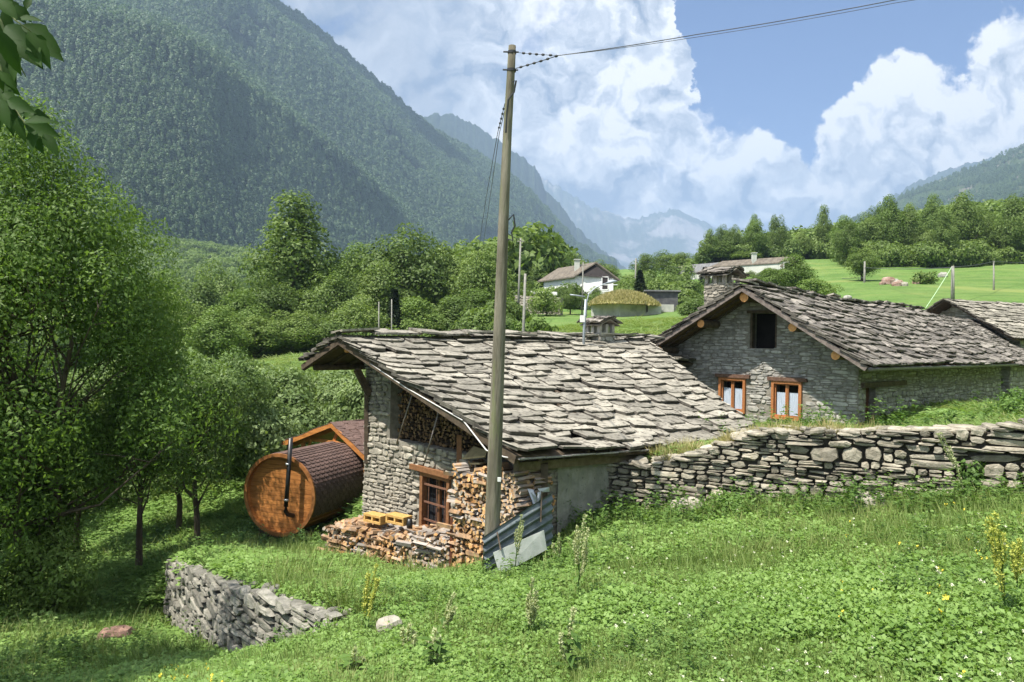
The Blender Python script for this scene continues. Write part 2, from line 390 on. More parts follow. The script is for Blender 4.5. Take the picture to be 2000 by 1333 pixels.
# ---------------------------------------------------------------- mountains
def cat(arr, t):
    """catmull-rom over rows of arr"""
    n_ = len(arr); t = np.clip(t, 0, n_ - 1.0001); i = t.astype(int); f = (t - i)[:, None]
    p = lambda k: arr[np.clip(i + k, 0, n_ - 1)]
    a, b, c_, d = p(-1), p(0), p(1), p(2)
    return .5 * ((2 * b) + (-a + c_) * f + (2 * a - 5 * b + 4 * c_ - d) * f * f + (-a + 3 * b - 3 * c_ + d) * f ** 3)
def mountain(name, cols, mat, nu=240, nv=110, amp=35, nscale=.004, prof=1.0, seed=0, back=600, folds=0, rough=0):
    Ff = np.array([tuple(P(*c_[0])) for c_ in cols]); Rr = np.array([tuple(P(*c_[1])) for c_ in cols])
    t = np.linspace(0, len(cols) - 1, nu); f, r = cat(Ff, t), cat(Rr, t)
    bs = np.r_[np.linspace(0, 1, nv), 1 + np.linspace(0, 1, 14)[1:]]
    r[:, 2] += amp * .45 * vnoise(t * 9, t * 0, seed + 1, 1.0, 4)
    V = np.zeros((nu, len(bs), 3))
    dirv = norm(r[:, :2] - f[:, :2])
    for k, b_ in enumerate(bs):
        if b_ <= 1:
            p = f + (r - f) * b_; p[:, 2] = f[:, 2] + (r[:, 2] - f[:, 2]) * (b_ ** prof)
            env = min(1, b_ * 5) * (min(1, (1 - b_) * 4) * .85 + .15)
        else:
            q = b_ - 1; p = r.copy(); p[:, :2] += dirv * back * q; p[:, 2] -= (r[:, 2] - f[:, 2]) * q * .8; env = .3
        # spurs and gullies running down the slope, broken up by broader noise
        gully = vnoise((p[:, 0] + p[:, 1] * .6) * nscale * .55 + p[:, 2] * nscale * .5, p[:, 2] * nscale * .35, seed + 9, 1.0, 4)
        d = amp * env * (gully * 1.1 + .8 * vnoise(p[:, 0], p[:, 1] + p[:, 2], seed, nscale, 5))
        if folds: d = d + folds * env * (1 - np.abs(vnoise((p[:, 0] * .8 + p[:, 1] * .35 + p[:, 2] * 1.3) * nscale * .55, (p[:, 2] - p[:, 0] * .3) * nscale * .22, seed + 3, 1.0, 2)) * 2)
        if b_ <= 1 or True:
            p[:, :2] -= dirv * d[:, None] * .8; p[:, 2] += d * (.5 if b_ < .97 else .15 + rough)
        V[:, k] = p
    nb = len(bs)
    i, j = np.meshgrid(np.arange(nu - 1), np.arange(nb - 1), indexing='ij')
    Fq = np.stack([i * nb + j, (i + 1) * nb + j, (i + 1) * nb + j + 1, i * nb + j + 1], -1).reshape(-1, 4)
    o = npmesh(name, V.reshape(-1, 3), Fq, mat, smooth=True, loc=(0, 0, 0)); tag(o, kind='structure')
    return o, V[:, :nv]
def hillmat(name, g1, g2, rock=None, rk=(.55, .7), sc=.01):
    m, n = material(name)
    g = n.n('ShaderNodeNewGeometry').outputs['Position']
    c = n.mix(n.sstep(n.noise(g, sc * 6, 8, .7), .35, .65), (*g1, 1), (*g2, 1))
    if rock:
        q = n.noise(n.vm('MULTIPLY', g, (1, 1, .35)), sc * .6, 7, .65)
        c = n.mix(n.sstep(q, *rk), c, (*rock, 1))
    b = n.n('ShaderNodeBsdfPrincipled', {'Base Color': c, 'Roughness': 1, 'Specular IOR Level': .05})
    n.set(b, 'Normal', n.n('ShaderNodeBump', {'Strength': 1, 'Distance': 12, 'Height': n.noise(g, sc * 5, 8, .7)}))
    n.n('ShaderNodeOutputMaterial', {0: b}); return m
mf = hillmat('forest_floor', (.022, .040, .014), (.04, .062, .022))
left_cols = [((-1500, 640, 300), (-1300, -500, 1500)), ((-500, 620, 420), (-350, -260, 1750)), ((100, 590, 560), (240, -120, 1950)), ((330, 570, 700), (430, -75, 2050)), ((450, 560, 850), (522, 2, 2150)),
             ((560, 553, 1000), (615, 62, 2250)), ((650, 548, 1150), (700, 138, 2350)), ((740, 545, 1320), (765, 192, 2450)), ((810, 542, 1500), (815, 238, 2550)), ((880, 540, 1700), (885, 283, 2650)),
             ((950, 540, 1950), (950, 322, 2750)), ((1020, 538, 2200), (1010, 366, 2850)), ((1070, 537, 2450), (1060, 412, 2950)), ((1120, 536, 2700), (1105, 462, 3050)), ((1170, 534, 2950), (1150, 512, 3150)), ((1200, 534, 3100), (1185, 531, 3200))]
mt1, S1 = mountain('forested_mountain', left_cols, mf, nu=420, nv=170, amp=26, nscale=.0035, seed=3, prof=.97, folds=75)
mf2 = hillmat('far_forest', (.02, .034, .018), (.036, .052, .026), (.08, .08, .075), (.60, .70), .006)
c2 = [((700, 540, 3276), (760, 250, 3822)), ((780, 540, 3354), (825, 228, 3900)), ((850, 540, 3432), (880, 224, 3978)), ((920, 538, 3510), (925, 243, 4056)), ((980, 536, 3588), (975, 275, 4134)), ((1020, 535, 3666), (1020, 306, 4212)), ((1050, 534, 3744), (1050, 335, 4251)),
      ((1070, 534, 3822), (1066, 372, 4290)), ((1105, 534, 3900), (1098, 405, 4329)), ((1140, 533, 3978), (1135, 452, 4368)), ((1180, 532, 4056), (1180, 490, 4407)), ((1230, 531, 4134), (1226, 526, 4446))]
mountain('rocky_mountain', c2, mf2, nu=260, nv=90, amp=45, nscale=.002, seed=12, back=700, rough=.15)
mf3 = hillmat('blue_rock', (.035, .05, .03), (.06, .075, .05), (.22, .21, .2), (.50, .62), .003)
c3 = [((900, 530, 6120), (960, 400, 7820)), ((1000, 530, 6120), (1040, 352, 7820)), ((1100, 530, 6256), (1092, 365, 7888)), ((1180, 530, 6324), (1150, 400, 7956)), ((1260, 530, 6392), (1240, 428, 8024)), ((1340, 530, 6460), (1310, 412, 8024)),
      ((1420, 528, 6460), (1400, 442, 8024)), ((1500, 528, 6460), (1500, 455, 8092)), ((1600, 525, 6460), (1600, 470, 8160)), ((1750, 520, 6460), (1750, 480, 8160))]
mountain('distant_mountain', c3, mf3, nu=220, nv=90, amp=110, nscale=.0011, seed=21, back=900, rough=.4)
mf4 = hillmat('right_slope', (.035, .062, .02), (.062, .09, .032), (.17, .16, .13), (.55, .68), .012)
c4 = [((1560, 480, 2300), (1640, 440, 2700)), ((1640, 480, 2100), (1700, 418, 2700)), ((1740, 470, 1900), (1790, 372, 2650)), ((1850, 460, 1750), (1880, 335, 2600)), ((1960, 450, 1600), (1960, 300, 2550)), ((2080, 440, 1500), (2060, 255, 2500)), ((2300, 430, 1300), (2300, 160, 2400)), ((3000, 420, 900), (2900, -40, 2100))]
mt4, S4 = mountain('right_mountain', c4, mf4, nu=260, nv=100, amp=45, nscale=.004, seed=31, back=700, rough=.3)
c5 = [((1500, 500, 4700), (1600, 462, 5200)), ((1640, 495, 4500), (1700, 408, 5200)), ((1760, 480, 4400), (1790, 358, 5200)), ((1880, 470, 4300), (1880, 322, 5200)), ((2000, 460, 4200), (2000, 300, 5200)), ((2300, 450, 4000), (2300, 230, 5200))]
mountain('hazy_mountain', c5, mf2, nu=160, nv=60, amp=70, nscale=.002, seed=41, back=700)
# ---------------------------------------------------------------- trees
def crown_mesh(name, seed, rx, rz, nlobe, nleaf, ls, cz, mat, lob=(.28, .45), droop=.2, squash=1.0, top=0.0, core=.25, asp=.55, link=True, rxy=1.0):
    """leaf clumps spread over lobes of an uneven crown; returns object and lobe centres"""
    r = np.random.default_rng(seed)
    d = norm(r.normal(size=(nlobe, 3))); rr = r.uniform(.35, .8, (nlobe, 1))
    sz = r.uniform(lob[0], lob[1], nlobe)
    c_ = d * rr; c_[:, 2] += top * (1 - np.hypot(c_[:, 0], c_[:, 1]))
    taper = 1 - .35 * np.clip(c_[:, 2], 0, 1); c_[:, 0] *= taper; c_[:, 1] *= taper
    w = sz ** 2; k = r.choice(nlobe, nleaf, p=w / w.sum())
    dd = norm(r.normal(size=(nleaf, 3))); flip = (dd[:, 2] < -.2) & (r.random(nleaf) < .6); dd[flip, 2] *= -1
    rad_ = np.where(r.random(nleaf) < core, r.random(nleaf) ** .5, r.uniform(.82, 1.12, nleaf))[:, None]
    p = c_[k] + dd * rad_ * sz[k][:, None] * [[1, 1, squash]]
    p = p * [[rx, rx * rxy, rz]]; p[:, 2] += cz
    out = norm(dd * .7 + norm(c_[k]) * .4 + r.normal(size=(nleaf, 3)) * .45)
    ld = norm(np.cross(out, r.normal(size=(nleaf, 3)))); ld[:, 2] -= droop
    L = ls * r.uniform(.6, 1.35, nleaf)
    v = leaves(p, ld, out, L, L * asp * r.uniform(.8, 1.2, nleaf))
    cc = c_ * [[rx, rx * rxy, rz]]; cc[:, 2] += cz
    return v, cc
def trunk_mb(seed, H, r0, limbs, lean=(0, 0), n=7, wob=.04, twig=.25, stop=.62):
    """tapered trunk, and limbs curving out to the given targets"""
    r = random.Random(seed); mb = MB()
    pts, rads = [], []
    N = 9
    for i in range(N + 1):
        t = i / N; pts.append(Vector((lean[0] * t * t + r.uniform(-1, 1) * wob * H * t * .6, lean[1] * t * t + r.uniform(-1, 1) * wob * H * t * .6, H * stop * t - .25 * (i == 0)))); rads.append(r0 * (1.25 if i == 0 else 1 - .8 * t))
    mb.tube(pts, rads, n)
    for tx in limbs:
        tx = Vector(tx); t = min(.95, max(.22, (tx.z / (H * stop)) * r.uniform(.45, .75))); k = t * N; i = int(k); b = pts[i].lerp(pts[min(i + 1, N)], k - i)
        rr = r0 * (1 - .8 * t) * r.uniform(.4, .62); mid = b.lerp(tx, .5) + Vector((r.uniform(-.1, .1), r.uniform(-.1, .1), -.12)) * (tx - b).length
        L = [b, b.lerp(mid, .5) + Vector((0, 0, .02)), mid, mid.lerp(tx, .55), tx]
        mb.tube(L, [rr, rr * .8, rr * .6, rr * .35, rr * .12], 5, cap=False)
        for q in range(3):
            a = mid.lerp(tx, r.uniform(0, .8)); e = a + Vector((r.uniform(-1, 1), r.uniform(-1, 1), r.uniform(-.1, 1))) * (tx - b).length * twig
            mb.tube([a, a.lerp(e, .5) + Vector((0, 0, .03)), e], [rr * .35, rr * .22, rr * .08], 4, cap=False)
    return mb
bark = surf('bark', (.06, .045, .03), (.13, .105, .08), 5, .95, .8, 22, .05, isl=0, stretch=(1, 1, .25))
LM = {
 'ash': leafmat('ash_leaf', [(.07, .14, .025), (.12, .22, .04), (.19, .31, .065)], .45, .7),
 'wood': leafmat('wood_leaf', [(.068, .12, .026), (.12, .20, .042), (.205, .30, .075)], .35, .12),
 'bright': leafmat('bright_leaf', [(.09, .16, .03), (.135, .23, .045), (.21, .31, .07)], .35, .2),
 'dark': leafmat('conifer_leaf', [(.012, .026, .01), (.02, .04, .013), (.035, .06, .018)], .15, .3),
 'orchard': leafmat('orchard_leaf', [(.07, .13, .03), (.115, .20, .048), (.18, .28, .085)], .35, .8),
 'grey': leafmat('shrub_leaf', [(.085, .15, .04), (.14, .225, .065), (.21, .305, .105)], .33, .6),
 'far': leafmat('far_leaf', [(.046, .095, .034), (.07, .135, .047), (.105, .18, .062)], .3, .006)}
def make_tree(name, seed, H, rx, rz, cz, nlobe, nleaf, ls, mat, r0=.22, nl=12, loc=(0, 0, 0), **kw):
    root = empty(name, loc); ORG[root.name] = Vector((0, 0, 0))
    v, cc = crown_mesh(name, seed, rx, rz, nlobe, nleaf, ls, cz, mat, **kw)
    rr = random.Random(seed); idx = rr.sample(range(len(cc)), min(nl, len(cc)))
    trunk_mb(seed, H, r0, [cc[i] for i in idx]).build('trunk', bark, root, smooth=True, origin=Vector((0, 0, 0)))
    cr2 = npmesh('crown', v, qf(len(v) // 4), mat, parent=root)
    return root
protos = {}
def proto(key, *a, **k):
    protos[key] = make_tree(*a, **k); protos[key]['_used'] = 0
def place(key, loc, s=1.0, rz=None, sz=None, label=None, cat='tree', group=None, name=None):
    o = protos[key]
    if o['_used']: c_ = copy_tree(o)
    else: c_ = o
    o['_used'] = 1
    c_.location = loc; c_.scale = (s, s, sz or s); c_.rotation_euler = (R.uniform(-.04, .04), R.uniform(-.04, .04), R.uniform(0, 6.28) if rz is None else rz)
    tag(c_, label, cat, group)
    return c_
def place_px(key, u, vtop, Y, H, label, group=None, cat='tree', wpx=None, R0=None, dz=0.0):
    """stand a tree of prototype height H at picture column u and distance Y so its top reaches vtop"""
    p = P(u, vtop, Y); z = gz1(p.x, p.y); h = max(p.z - z, 1.5)
    s = h / H
    sx = s if wpx is None else (wpx / F * Y) / R0
    return place(key, (p.x, p.y, z - .1 + dz), sx, sz=s, label=label, group=group, cat=cat)
# prototypes are 10 m tall
proto('dome', 'deciduous_tree', 1, 10, 3.6, 4.6, 5.2, 85, 11500, .25, LM['wood'], lob=(.13, .3))
proto('dome2', 'deciduous_tree', 2, 10, 3.9, 4.7, 5.1, 110, 12500, .25, LM['wood'], lob=(.1, .27))
proto('tall', 'deciduous_tree', 3, 10, 2.6, 4.8, 5.2, 80, 10000, .22, LM['wood'], lob=(.13, .3), top=.25)
proto('light', 'deciduous_tree', 4, 10, 3.7, 4.6, 5.1, 95, 12500, .24, LM['bright'], lob=(.11, .28))
proto('bush', 'bush', 5, 4, 2.4, 1.9, 1.9, 30, 4200, .24, LM['bright'], r0=.08, lob=(.3, .45))
def cone_crown(seed, H, rb, n, ls):
    r = np.random.default_rng(seed); t = r.random(n) ** .75; nl_ = 16
    lay = np.floor(t * nl_) / nl_; fr = t * nl_ - np.floor(t * nl_)
    rad_ = (1 - lay) * rb * (1 - .45 * fr) * np.sqrt(r.uniform(.25, 1.1, n)); a = r.random(n) * 6.28 + 0
    rad_ *= 1 + .18 * np.sin(a * 5 + lay * 40)
    p = np.c_[rad_ * np.cos(a), rad_ * np.sin(a), .8 + (H - .8) * (lay + fr / nl_ * .8) - .15 * rad_]
    d = np.c_[np.cos(a), np.sin(a), -.35 + r.normal(size=n) * .2] + r.normal(size=(n, 3)) * .25
    nr2 = norm(np.c_[np.cos(a) * .3, np.sin(a) * .3, np.ones(n)] + r.normal(size=(n, 3)) * .3)
    L = ls * r.uniform(.6, 1.3, n)
    return leaves(p, d, nr2, L, L * .5)
root = empty('conifer_tree', (0, 0, 0)); v = cone_crown(4, 10, 2.3, 4200, .42)
trunk_mb(5, 10, .16, [], stop=.95, wob=.004).build('trunk', bark, root, smooth=True, origin=Vector((0, 0, 0)))
npmesh('crown', v, qf(len(v) // 4), LM['dark'], parent=root); protos['fir'] = root; root['_used'] = 0
# ---------------------------------------------------------------- woods (each tree a thing of its own)
def inst_stuff(name, pts, scales, protos_, label=None, cat=None, seed=0, rots=None, kind='stuff', tilt=.0):
    """one object: geometry-node instances of a few plant meshes on points"""
    me = bpy.data.meshes.new(name); me.vertices.add(len(pts)); me.vertices.foreach_set('co', np.asarray(pts, np.float32).ravel())
    a = me.attributes.new('sc', 'FLOAT_VECTOR', 'POINT'); sc_ = np.asarray(scales, np.float32)
    if sc_.ndim == 1: sc_ = np.stack([sc_] * 3, 1)
    a.data.foreach_set('vector', sc_.ravel())
    r = np.random.default_rng(seed); rot = np.c_[r.normal(size=len(pts)) * tilt, r.normal(size=len(pts)) * tilt, r.random(len(pts)) * 6.283].astype(np.float32) if rots is None else np.asarray(rots, np.float32)
    a = me.attributes.new('ro', 'FLOAT_VECTOR', 'POINT'); a.data.foreach_set('vector', rot.ravel())
    a = me.attributes.new('ix', 'INT', 'POINT'); a.data.foreach_set('value', r.integers(0, len(protos_), len(pts)).astype(np.int32))
    o = bpy.data.objects.new(name, me); COL.objects.link(o)
    ng = bpy.data.node_groups.new(name + '_scatter', 'GeometryNodeTree')
    ng.interface.new_socket('Geometry', in_out='INPUT', socket_type='NodeSocketGeometry'); ng.interface.new_socket('Geometry', in_out='OUTPUT', socket_type='NodeSocketGeometry')
    N_ = ng.nodes; gi = N_.new('NodeGroupInput'); go = N_.new('NodeGroupOutput')
    gti = N_.new('GeometryNodeGeometryToInstance')
    iop = N_.new('GeometryNodeInstanceOnPoints')
    for q in reversed(protos_):
        oi = N_.new('GeometryNodeObjectInfo'); oi.inputs['Object'].default_value = q; oi.inputs['As Instance'].default_value = True
        ng.links.new(oi.outputs['Geometry'], gti.inputs[0])
    ng.links.new(gti.outputs[0], iop.inputs['Instance'])
    def attr(nm, tp):
        q = N_.new('GeometryNodeInputNamedAttribute'); q.data_type = tp; q.inputs['Name'].default_value = nm
        return [x for x in q.outputs if x.enabled][0]
    if len(protos_) > 1:
        iop.inputs['Pick Instance'].default_value = True
    ng.links.new(attr('ix', 'INT'), iop.inputs['Instance Index'])
    e2r = N_.new('FunctionNodeEulerToRotation'); ng.links.new(attr('ro', 'FLOAT_VECTOR'), e2r.inputs[0])
    ng.links.new(e2r.outputs[0], iop.inputs['Rotation']); ng.links.new(attr('sc', 'FLOAT_VECTOR'), iop.inputs['Scale'])
    ng.links.new(gi.outputs[0], iop.inputs['Points']); ng.links.new(iop.outputs[0], go.inputs[0])
    md = o.modifiers.new('scatter', 'NODES'); md.node_group = ng
    tag(o, label, cat, kind=kind); return o
def hidden(name, v, mat, k=4):
    return npmesh(name, v, np.arange(len(v)).reshape(-1, k), mat, link=False)
# far forest crowns: small leafy cones and domes, unit height
fp = []
for s_ in range(5):
    v = cone_crown(50 + s_, 1.0, .26, 150, .17); v[:, 2] = np.maximum(v[:, 2], 0) ; fp.append(hidden('far_fir_%d' % s_, v, LM['far']))
fp = []
def small_cone(seed, n, rb, pw):
    r = np.random.default_rng(seed); t = r.random(n); a = r.random(n) * 6.283
    rd = (1 - t) ** pw * rb * np.sqrt(r.uniform(.4, 1.1, n)); p = np.c_[rd * np.cos(a), rd * np.sin(a), .05 + .92 * t]
    nr2 = norm(np.c_[np.cos(a), np.sin(a), .9 * np.ones(n)] + r.normal(size=(n, 3)) * .15); d = norm(np.cross(nr2, r.normal(size=(n, 3)))); d[:, 2] -= .3
    L = .15 * r.uniform(.7, 1.3, n); return leaves(p, d, nr2, L, L * .8)
for s_ in range(3): fp.append(hidden('far_fir_%d' % s_, small_cone(s_, 170, .27, .8), LM['far']))
for s_ in range(3): fp.append(hidden('far_beech_%d' % s_, small_cone(20 + s_, 180, .38, .42), LM['far']))
def on_grid(S, npts, seed, vmin=0, cond=None):
    r = np.random.default_rng(seed); nu, nv, _ = S.shape
    # sample cells by true area
    e1 = S[1:, :-1] - S[:-1, :-1]; e2 = S[:-1, 1:] - S[:-1, :-1]; A = np.linalg.norm(np.cross(e1, e2), axis=2)
    C_ = S[:-1, :-1]; dist = np.linalg.norm(C_, axis=2); A = A * np.where(dist < 6000, 1, 0)
    u = 1000 + C_[..., 0] / C_[..., 1] * F; vv = 666 - C_[..., 2] / C_[..., 1] * F
    A = A * ((u > -150) & (u < 2150) & (vv > -140) & (C_[..., 1] > 50))
    k = r.choice(A.size, npts, p=(A / A.sum()).ravel()); i, j = np.unravel_index(k, A.shape); a, b = r.random((2, npts, 1))
    return C_[i, j] + e1[i, j] * a + e2[i, j] * b
pts = on_grid(S1, 60000, 5)
dd = np.linalg.norm(pts, axis=1)
r_ = np.random.default_rng(8)
thin = vnoise(pts[:, 0], pts[:, 1] + pts[:, 2], 77, .006, 3)
pts = pts[thin < .55]; dd = np.linalg.norm(pts, axis=1)
hh = np.random.default_rng(3).uniform(11, 21, len(pts)) * np.clip(dd / 1500, .6, 1.4)
pts[:, 2] -= 1.5
inst_stuff('mountain_forest', pts, np.c_[hh, hh, hh], fp, 'dense dark conifer forest covering the steep mountainside on the left', 'forest', 1)
pts = on_grid(S4, 5000, 6); tn = vnoise(pts[:, 0], pts[:, 2], 3, .02, 3); pts = pts[tn < .15]
hh = np.random.default_rng(3).uniform(8, 16, len(pts))
inst_stuff('slope_forest', pts, np.c_[hh, hh, hh], fp[3:], 'scattered green trees on the hazy mountain slope at the upper right', 'forest', 2)
# forest of the valley bottom, between the near woods and the mountain's foot
r_ = np.random.default_rng(12); n_ = 11000
yy_ = r_.uniform(120, 1100, n_) ** 1.0; xx_ = yy_ * r_.uniform(-.9, .05, n_)
k_ = yy_ > 125 + 30 * vnoise(xx_, yy_, 4, .01); xx_, yy_ = xx_[k_], yy_[k_]
fl = []
for s_ in range(4):
    v, _ = crown_mesh('x', 60 + s_, .42, .42, 14, 520, .1, .5, None, lob=(.3, .5)); fl.append(hidden('far_wood_%d' % s_, v, LM['bright' if s_ < 1 else 'wood']))
inst_stuff('valley_forest', np.c_[xx_, yy_, gz(xx_, yy_) - .5], r_.uniform(8, 15, len(xx_)), fl, 'broadleaf forest filling the valley bottom below the mountain', 'forest', 3)
# right hillside wood: individuals nearest, the deep rest as one mass
r_ = np.random.default_rng(15); n_ = 2600
yy_ = r_.uniform(150, 400, n_); uu = r_.uniform(1380, 2500, n_); xx_ = (uu - 1000) / F * yy_
k_ = (yy_ > 175 + np.clip((1750 - uu) * .10, 0, 60)); xx_, yy_ = xx_[k_], yy_[k_]
inst_stuff('hillside_forest', np.c_[xx_, yy_, gz(xx_, yy_) - .5], r_.uniform(8, 12, len(xx_)), fl, 'dark green broadleaf wood climbing the hillside behind the first row of trees at the right', 'forest', 4)
WOODG = 'broadleaf trees of the wood behind the left house'
def L_(n_): return n_
row = [  # u, top v, distance, prototype, label
 (578, 388, 74, 'tall', 'tallest slender tree rising above the wood left of the pole'),
 (792, 424, 82, 'dome2', 'broad domed tree, the highest rounded crown of the wood behind the left roof'),
 (878, 462, 84, 'dome', 'rounded tree on the right shoulder of the big domed tree'),
 (938, 470, 80, 'dome2', 'tree of the wood standing just left of the wooden pole'),
 (690, 468, 86, 'light', 'pale green tree between the tall slender tree and the big domed tree'),
 (735, 498, 76, 'dome', 'tree in the wood below and left of the big domed tree'),
 (640, 520, 70, 'dome', 'tree of the wood at the right foot of the tall slender tree'),
 (528, 520, 68, 'dome2', 'tree of the wood at the left foot of the tall slender tree'),
 (470, 560, 62, 'light', 'sunlit tree on the left edge of the wood above the bank'),
 (420, 590, 56, 'light', 'sunlit tree beside the large foreground tree'),
 (500, 610, 60, 'dome', 'dark lower tree above the green bank'),
 (572, 600, 62, 'dome', 'dark lower tree under the tall slender tree'),
 (640, 610, 64, 'dome2', 'dark lower tree just left of the stone roof peak'),
 (700, 570, 66, 'dome2', 'lower tree of the wood above the peak of the stone roof'),
 (768, 560, 68, 'fir', 'dark conifer among the broadleaf trees above the left roof'),
 (820, 575, 70, 'light', 'light green lower tree above the middle of the left roof'),
 (880, 570, 72, 'dome', 'lower dark tree above the left roof near the pole'),
 (935, 560, 74, 'light', 'lower light green tree close to the left side of the pole'),
 (360, 560, 62, 'dome2', 'tree half hidden behind the large foreground tree'),
 (330, 520, 95, 'light', 'far sunlit tree peeping out beside the large foreground tree'),
 (430, 500, 105, 'dome2', 'far tree at the mountain foot left of the tall slender tree'),
 (380, 530, 90, 'dome', 'far tree at the back of the wood beside the large foreground tree'),
 (1000, 545, 95, 'dome', 'tree right behind the wooden pole'),
]
for u, v_, Y, k, lab in row:
    place_px(k, u, v_, Y, 10, lab, WOODG, wpx=None if k == 'fir' else {578: 105, 792: 118}.get(u, 78), R0={'tall': 2.6, 'dome': 3.5, 'dome2': 3.8, 'light': 3.6, 'fir': 2.3}[k])
VG = 'trees around the village houses'
for u, v_, Y, k, w_, lab in [
 (1052, 515, 118, 'dome', 42, 'green tree left of the white chalet'), (1085, 500, 135, 'dome2', 50, 'green tree behind the left gable of the white chalet'), (1118, 488, 140, 'dome', 55, 'highest tree behind the white chalet'),
 (1178, 505, 140, 'dome2', 40, 'tree behind the right end of the white chalet'), (1252, 526, 100, 'fir', 24, 'dark round-topped conifer right of the white chalet'), (1262, 492, 150, 'dome', 34, 'tree left in the clump above the dark conifer'),
 (1302, 486, 155, 'dome2', 40, 'middle tree of the clump right of the white chalet'), (1335, 490, 150, 'dome', 34, 'right tree of the clump between chalet and stone chimney'), (1222, 545, 125, 'light', 34, 'light green tree between the chalet and the dark conifer'),
 (1290, 545, 128, 'bush', 48, 'rounded shrub behind the grass roofed building'), (1350, 560, 118, 'light', 34, 'light tree left of the stone chimney of the right house'), (1378, 520, 120, 'fir', 20, 'dark pointed conifer left of the grey roofed villa'),
 (1115, 548, 88, 'dome', 26, 'slim tree in front of the white chalet'), (1165, 556, 92, 'light', 26, 'small tree beside the right corner of the white chalet'), (1068, 560, 84, 'bush', 40, 'leafy shrub by the roadside wall'),
 (1500, 520, 85, 'light', 40, 'light green tree above the ridge of the right house'), (1470, 540, 78, 'light', 34, 'low light green tree beside the stone chimney'), (1560, 492, 84, 'light', 48, 'bright tree hiding the right side of the cream house'), (1600, 540, 78, 'bush', 45, 'low shrub at the right of the bright tree'),
 (1535, 560, 70, 'bush', 44, 'low shrub just above the ridge of the right house'), (1410, 470, 170, 'dome2', 55, 'big tree behind the grey roofed villa'), (1455, 490, 165, 'dome', 40, 'tree behind the right gable of the grey roofed villa'),
 (1685, 478, 104, 'dome', 42, 'dark tree beside the thin pole left of the rocks')]:
    place_px(k, u, v_, Y, 10 if k != 'bush' else 3.9, lab, VG, wpx=w_, R0={'dome': 3.5, 'dome2': 3.8, 'light': 3.6, 'fir': 2.3, 'bush': 2.4}[k])
# edge of the hillside wood: a row of individuals along the upper edge of the field
lbls = ['dark', 'rounded', 'light', 'tall', 'broad', 'low']
RG = 'trees along the foot of the hillside wood'
r_ = random.Random(31)
edge_u = [1395, 1440, 1485, 1530, 1575, 1620, 1662, 1705, 1745, 1782, 1820, 1858, 1895, 1930, 1965, 1998, 2035, 2075]
ref = ['left end of the row, above the grey roofed villa', 'just right of the grey roofed villa', 'above the left end of the cream house', 'above the cream house chimney', 'above the right end of the cream house', 'just right of the cream house',
 'left of the thin pole', 'directly behind the thin pole', 'above the reddish rocks', 'above the right edge of the rocks', 'left of the pole with the guy wire', 'directly behind the pole with the guy wire', 'right of the pole with the guy wire',
 'left of the rightmost thin pole', 'behind the rightmost thin pole', 'at the right border of the picture', 'beyond the right border, lower crown', 'farthest right of the row']
for i, (u, rf) in enumerate(zip(edge_u, ref)):
    Y = 132 + (0 if u > 1640 else 40) + r_.uniform(-4, 8); p = P(u, 0, Y); z = gz1(p.x, p.y)
    k = ['dome', 'dome2', 'light', 'dome', 'dome2', 'tall'][i % 6]; s = r_.uniform(.7, 1.2) * (1.15 if k == 'tall' else 1)
    place(k, (p.x, p.y, z - .2), s * r_.uniform(.85, 1.1), sz=s * r_.uniform(.85, 1.25), label='%s tree of the hillside wood %s' % (lbls[i % 6], rf), group=RG)
for i, (u, rf) in enumerate(zip([1420, 1480, 1540, 1600, 1660, 1720, 1775, 1830, 1885, 1940, 1990, 2050], ['over the grey roofed villa', 'over the gap between the villas', 'over the cream house', 'over the right end of the cream house', 'well left of the thin pole',
        'over the thin pole', 'over the reddish rocks', 'over the field left of the guy wire pole', 'over the guy wire pole', 'over the field at the right', 'over the rightmost thin pole', 'at the right border'])):
    Y = 158 + (0 if u > 1640 else 40) + r_.uniform(-4, 8); p = P(u, 0, Y); z = gz1(p.x, p.y)
    k = ['dome2', 'light', 'dome'][i % 3]
    place(k, (p.x, p.y, z - .2), r_.uniform(.8, 1.1), sz=r_.uniform(.85, 1.4), label='second row tree of the hillside wood, %s' % rf, group='second row trees of the hillside wood')
# ---------------------------------------------------------------- building helpers
stone = surf('rubble_stone', (.23, .21, .17), (.37, .34, .28), 7, .9, .6, 45, .02, c3=(.36, .30, .19), c3at=(.58, .72), isl=.32)
stone_grey = surf('grey_stone', (.23, .222, .20), (.40, .38, .34), 6, .9, .6, 45, .015, c3=(.31, .27, .19), c3at=(.6, .75), isl=.3)
stone_wall_m = surf('field_stone', (.185, .165, .125), (.33, .30, .235), 6, .9, .7, 40, .02, c3=(.36, .29, .17), c3at=(.6, .74), isl=.36)
mortar = surf('wall_core', (.045, .04, .032), (.09, .08, .065), 12, 1, .5, 50, isl=0)
mortar_l = surf('pointing_mortar', (.17, .155, .125), (.26, .24, .20), 9, 1, .6, 60, isl=0)
slab_m = surf('roof_slab', (.20, .185, .15), (.325, .30, .245), 3.0, .92, .8, 38, .02, c3=(.055, .047, .038), c3at=(.50, .66), isl=.28, c3scale=8)
slab_m2 = surf('old_roof_slab', (.13, .115, .10), (.27, .245, .21), 2.2, .92, .8, 38, .02, c3=(.05, .044, .04), c3at=(.46, .64), isl=.40, c3scale=5)
shaded_slab_edge = surf('shaded_slab_edge', (.05, .045, .038), (.12, .11, .09), 6, .95, .5, 40, .01, isl=.3)  # slab sides coloured dark to stand in for the shade at the joints
oldwood = surf('old_wood', (.05, .036, .024), (.10, .075, .05), 9, .85, .6, 60, .01, isl=.2, stretch=(1, 1, 1))
brownwood = surf('brown_wood', (.16, .075, .035), (.23, .11, .05), 14, .6, .3, 70, .005, isl=.15)
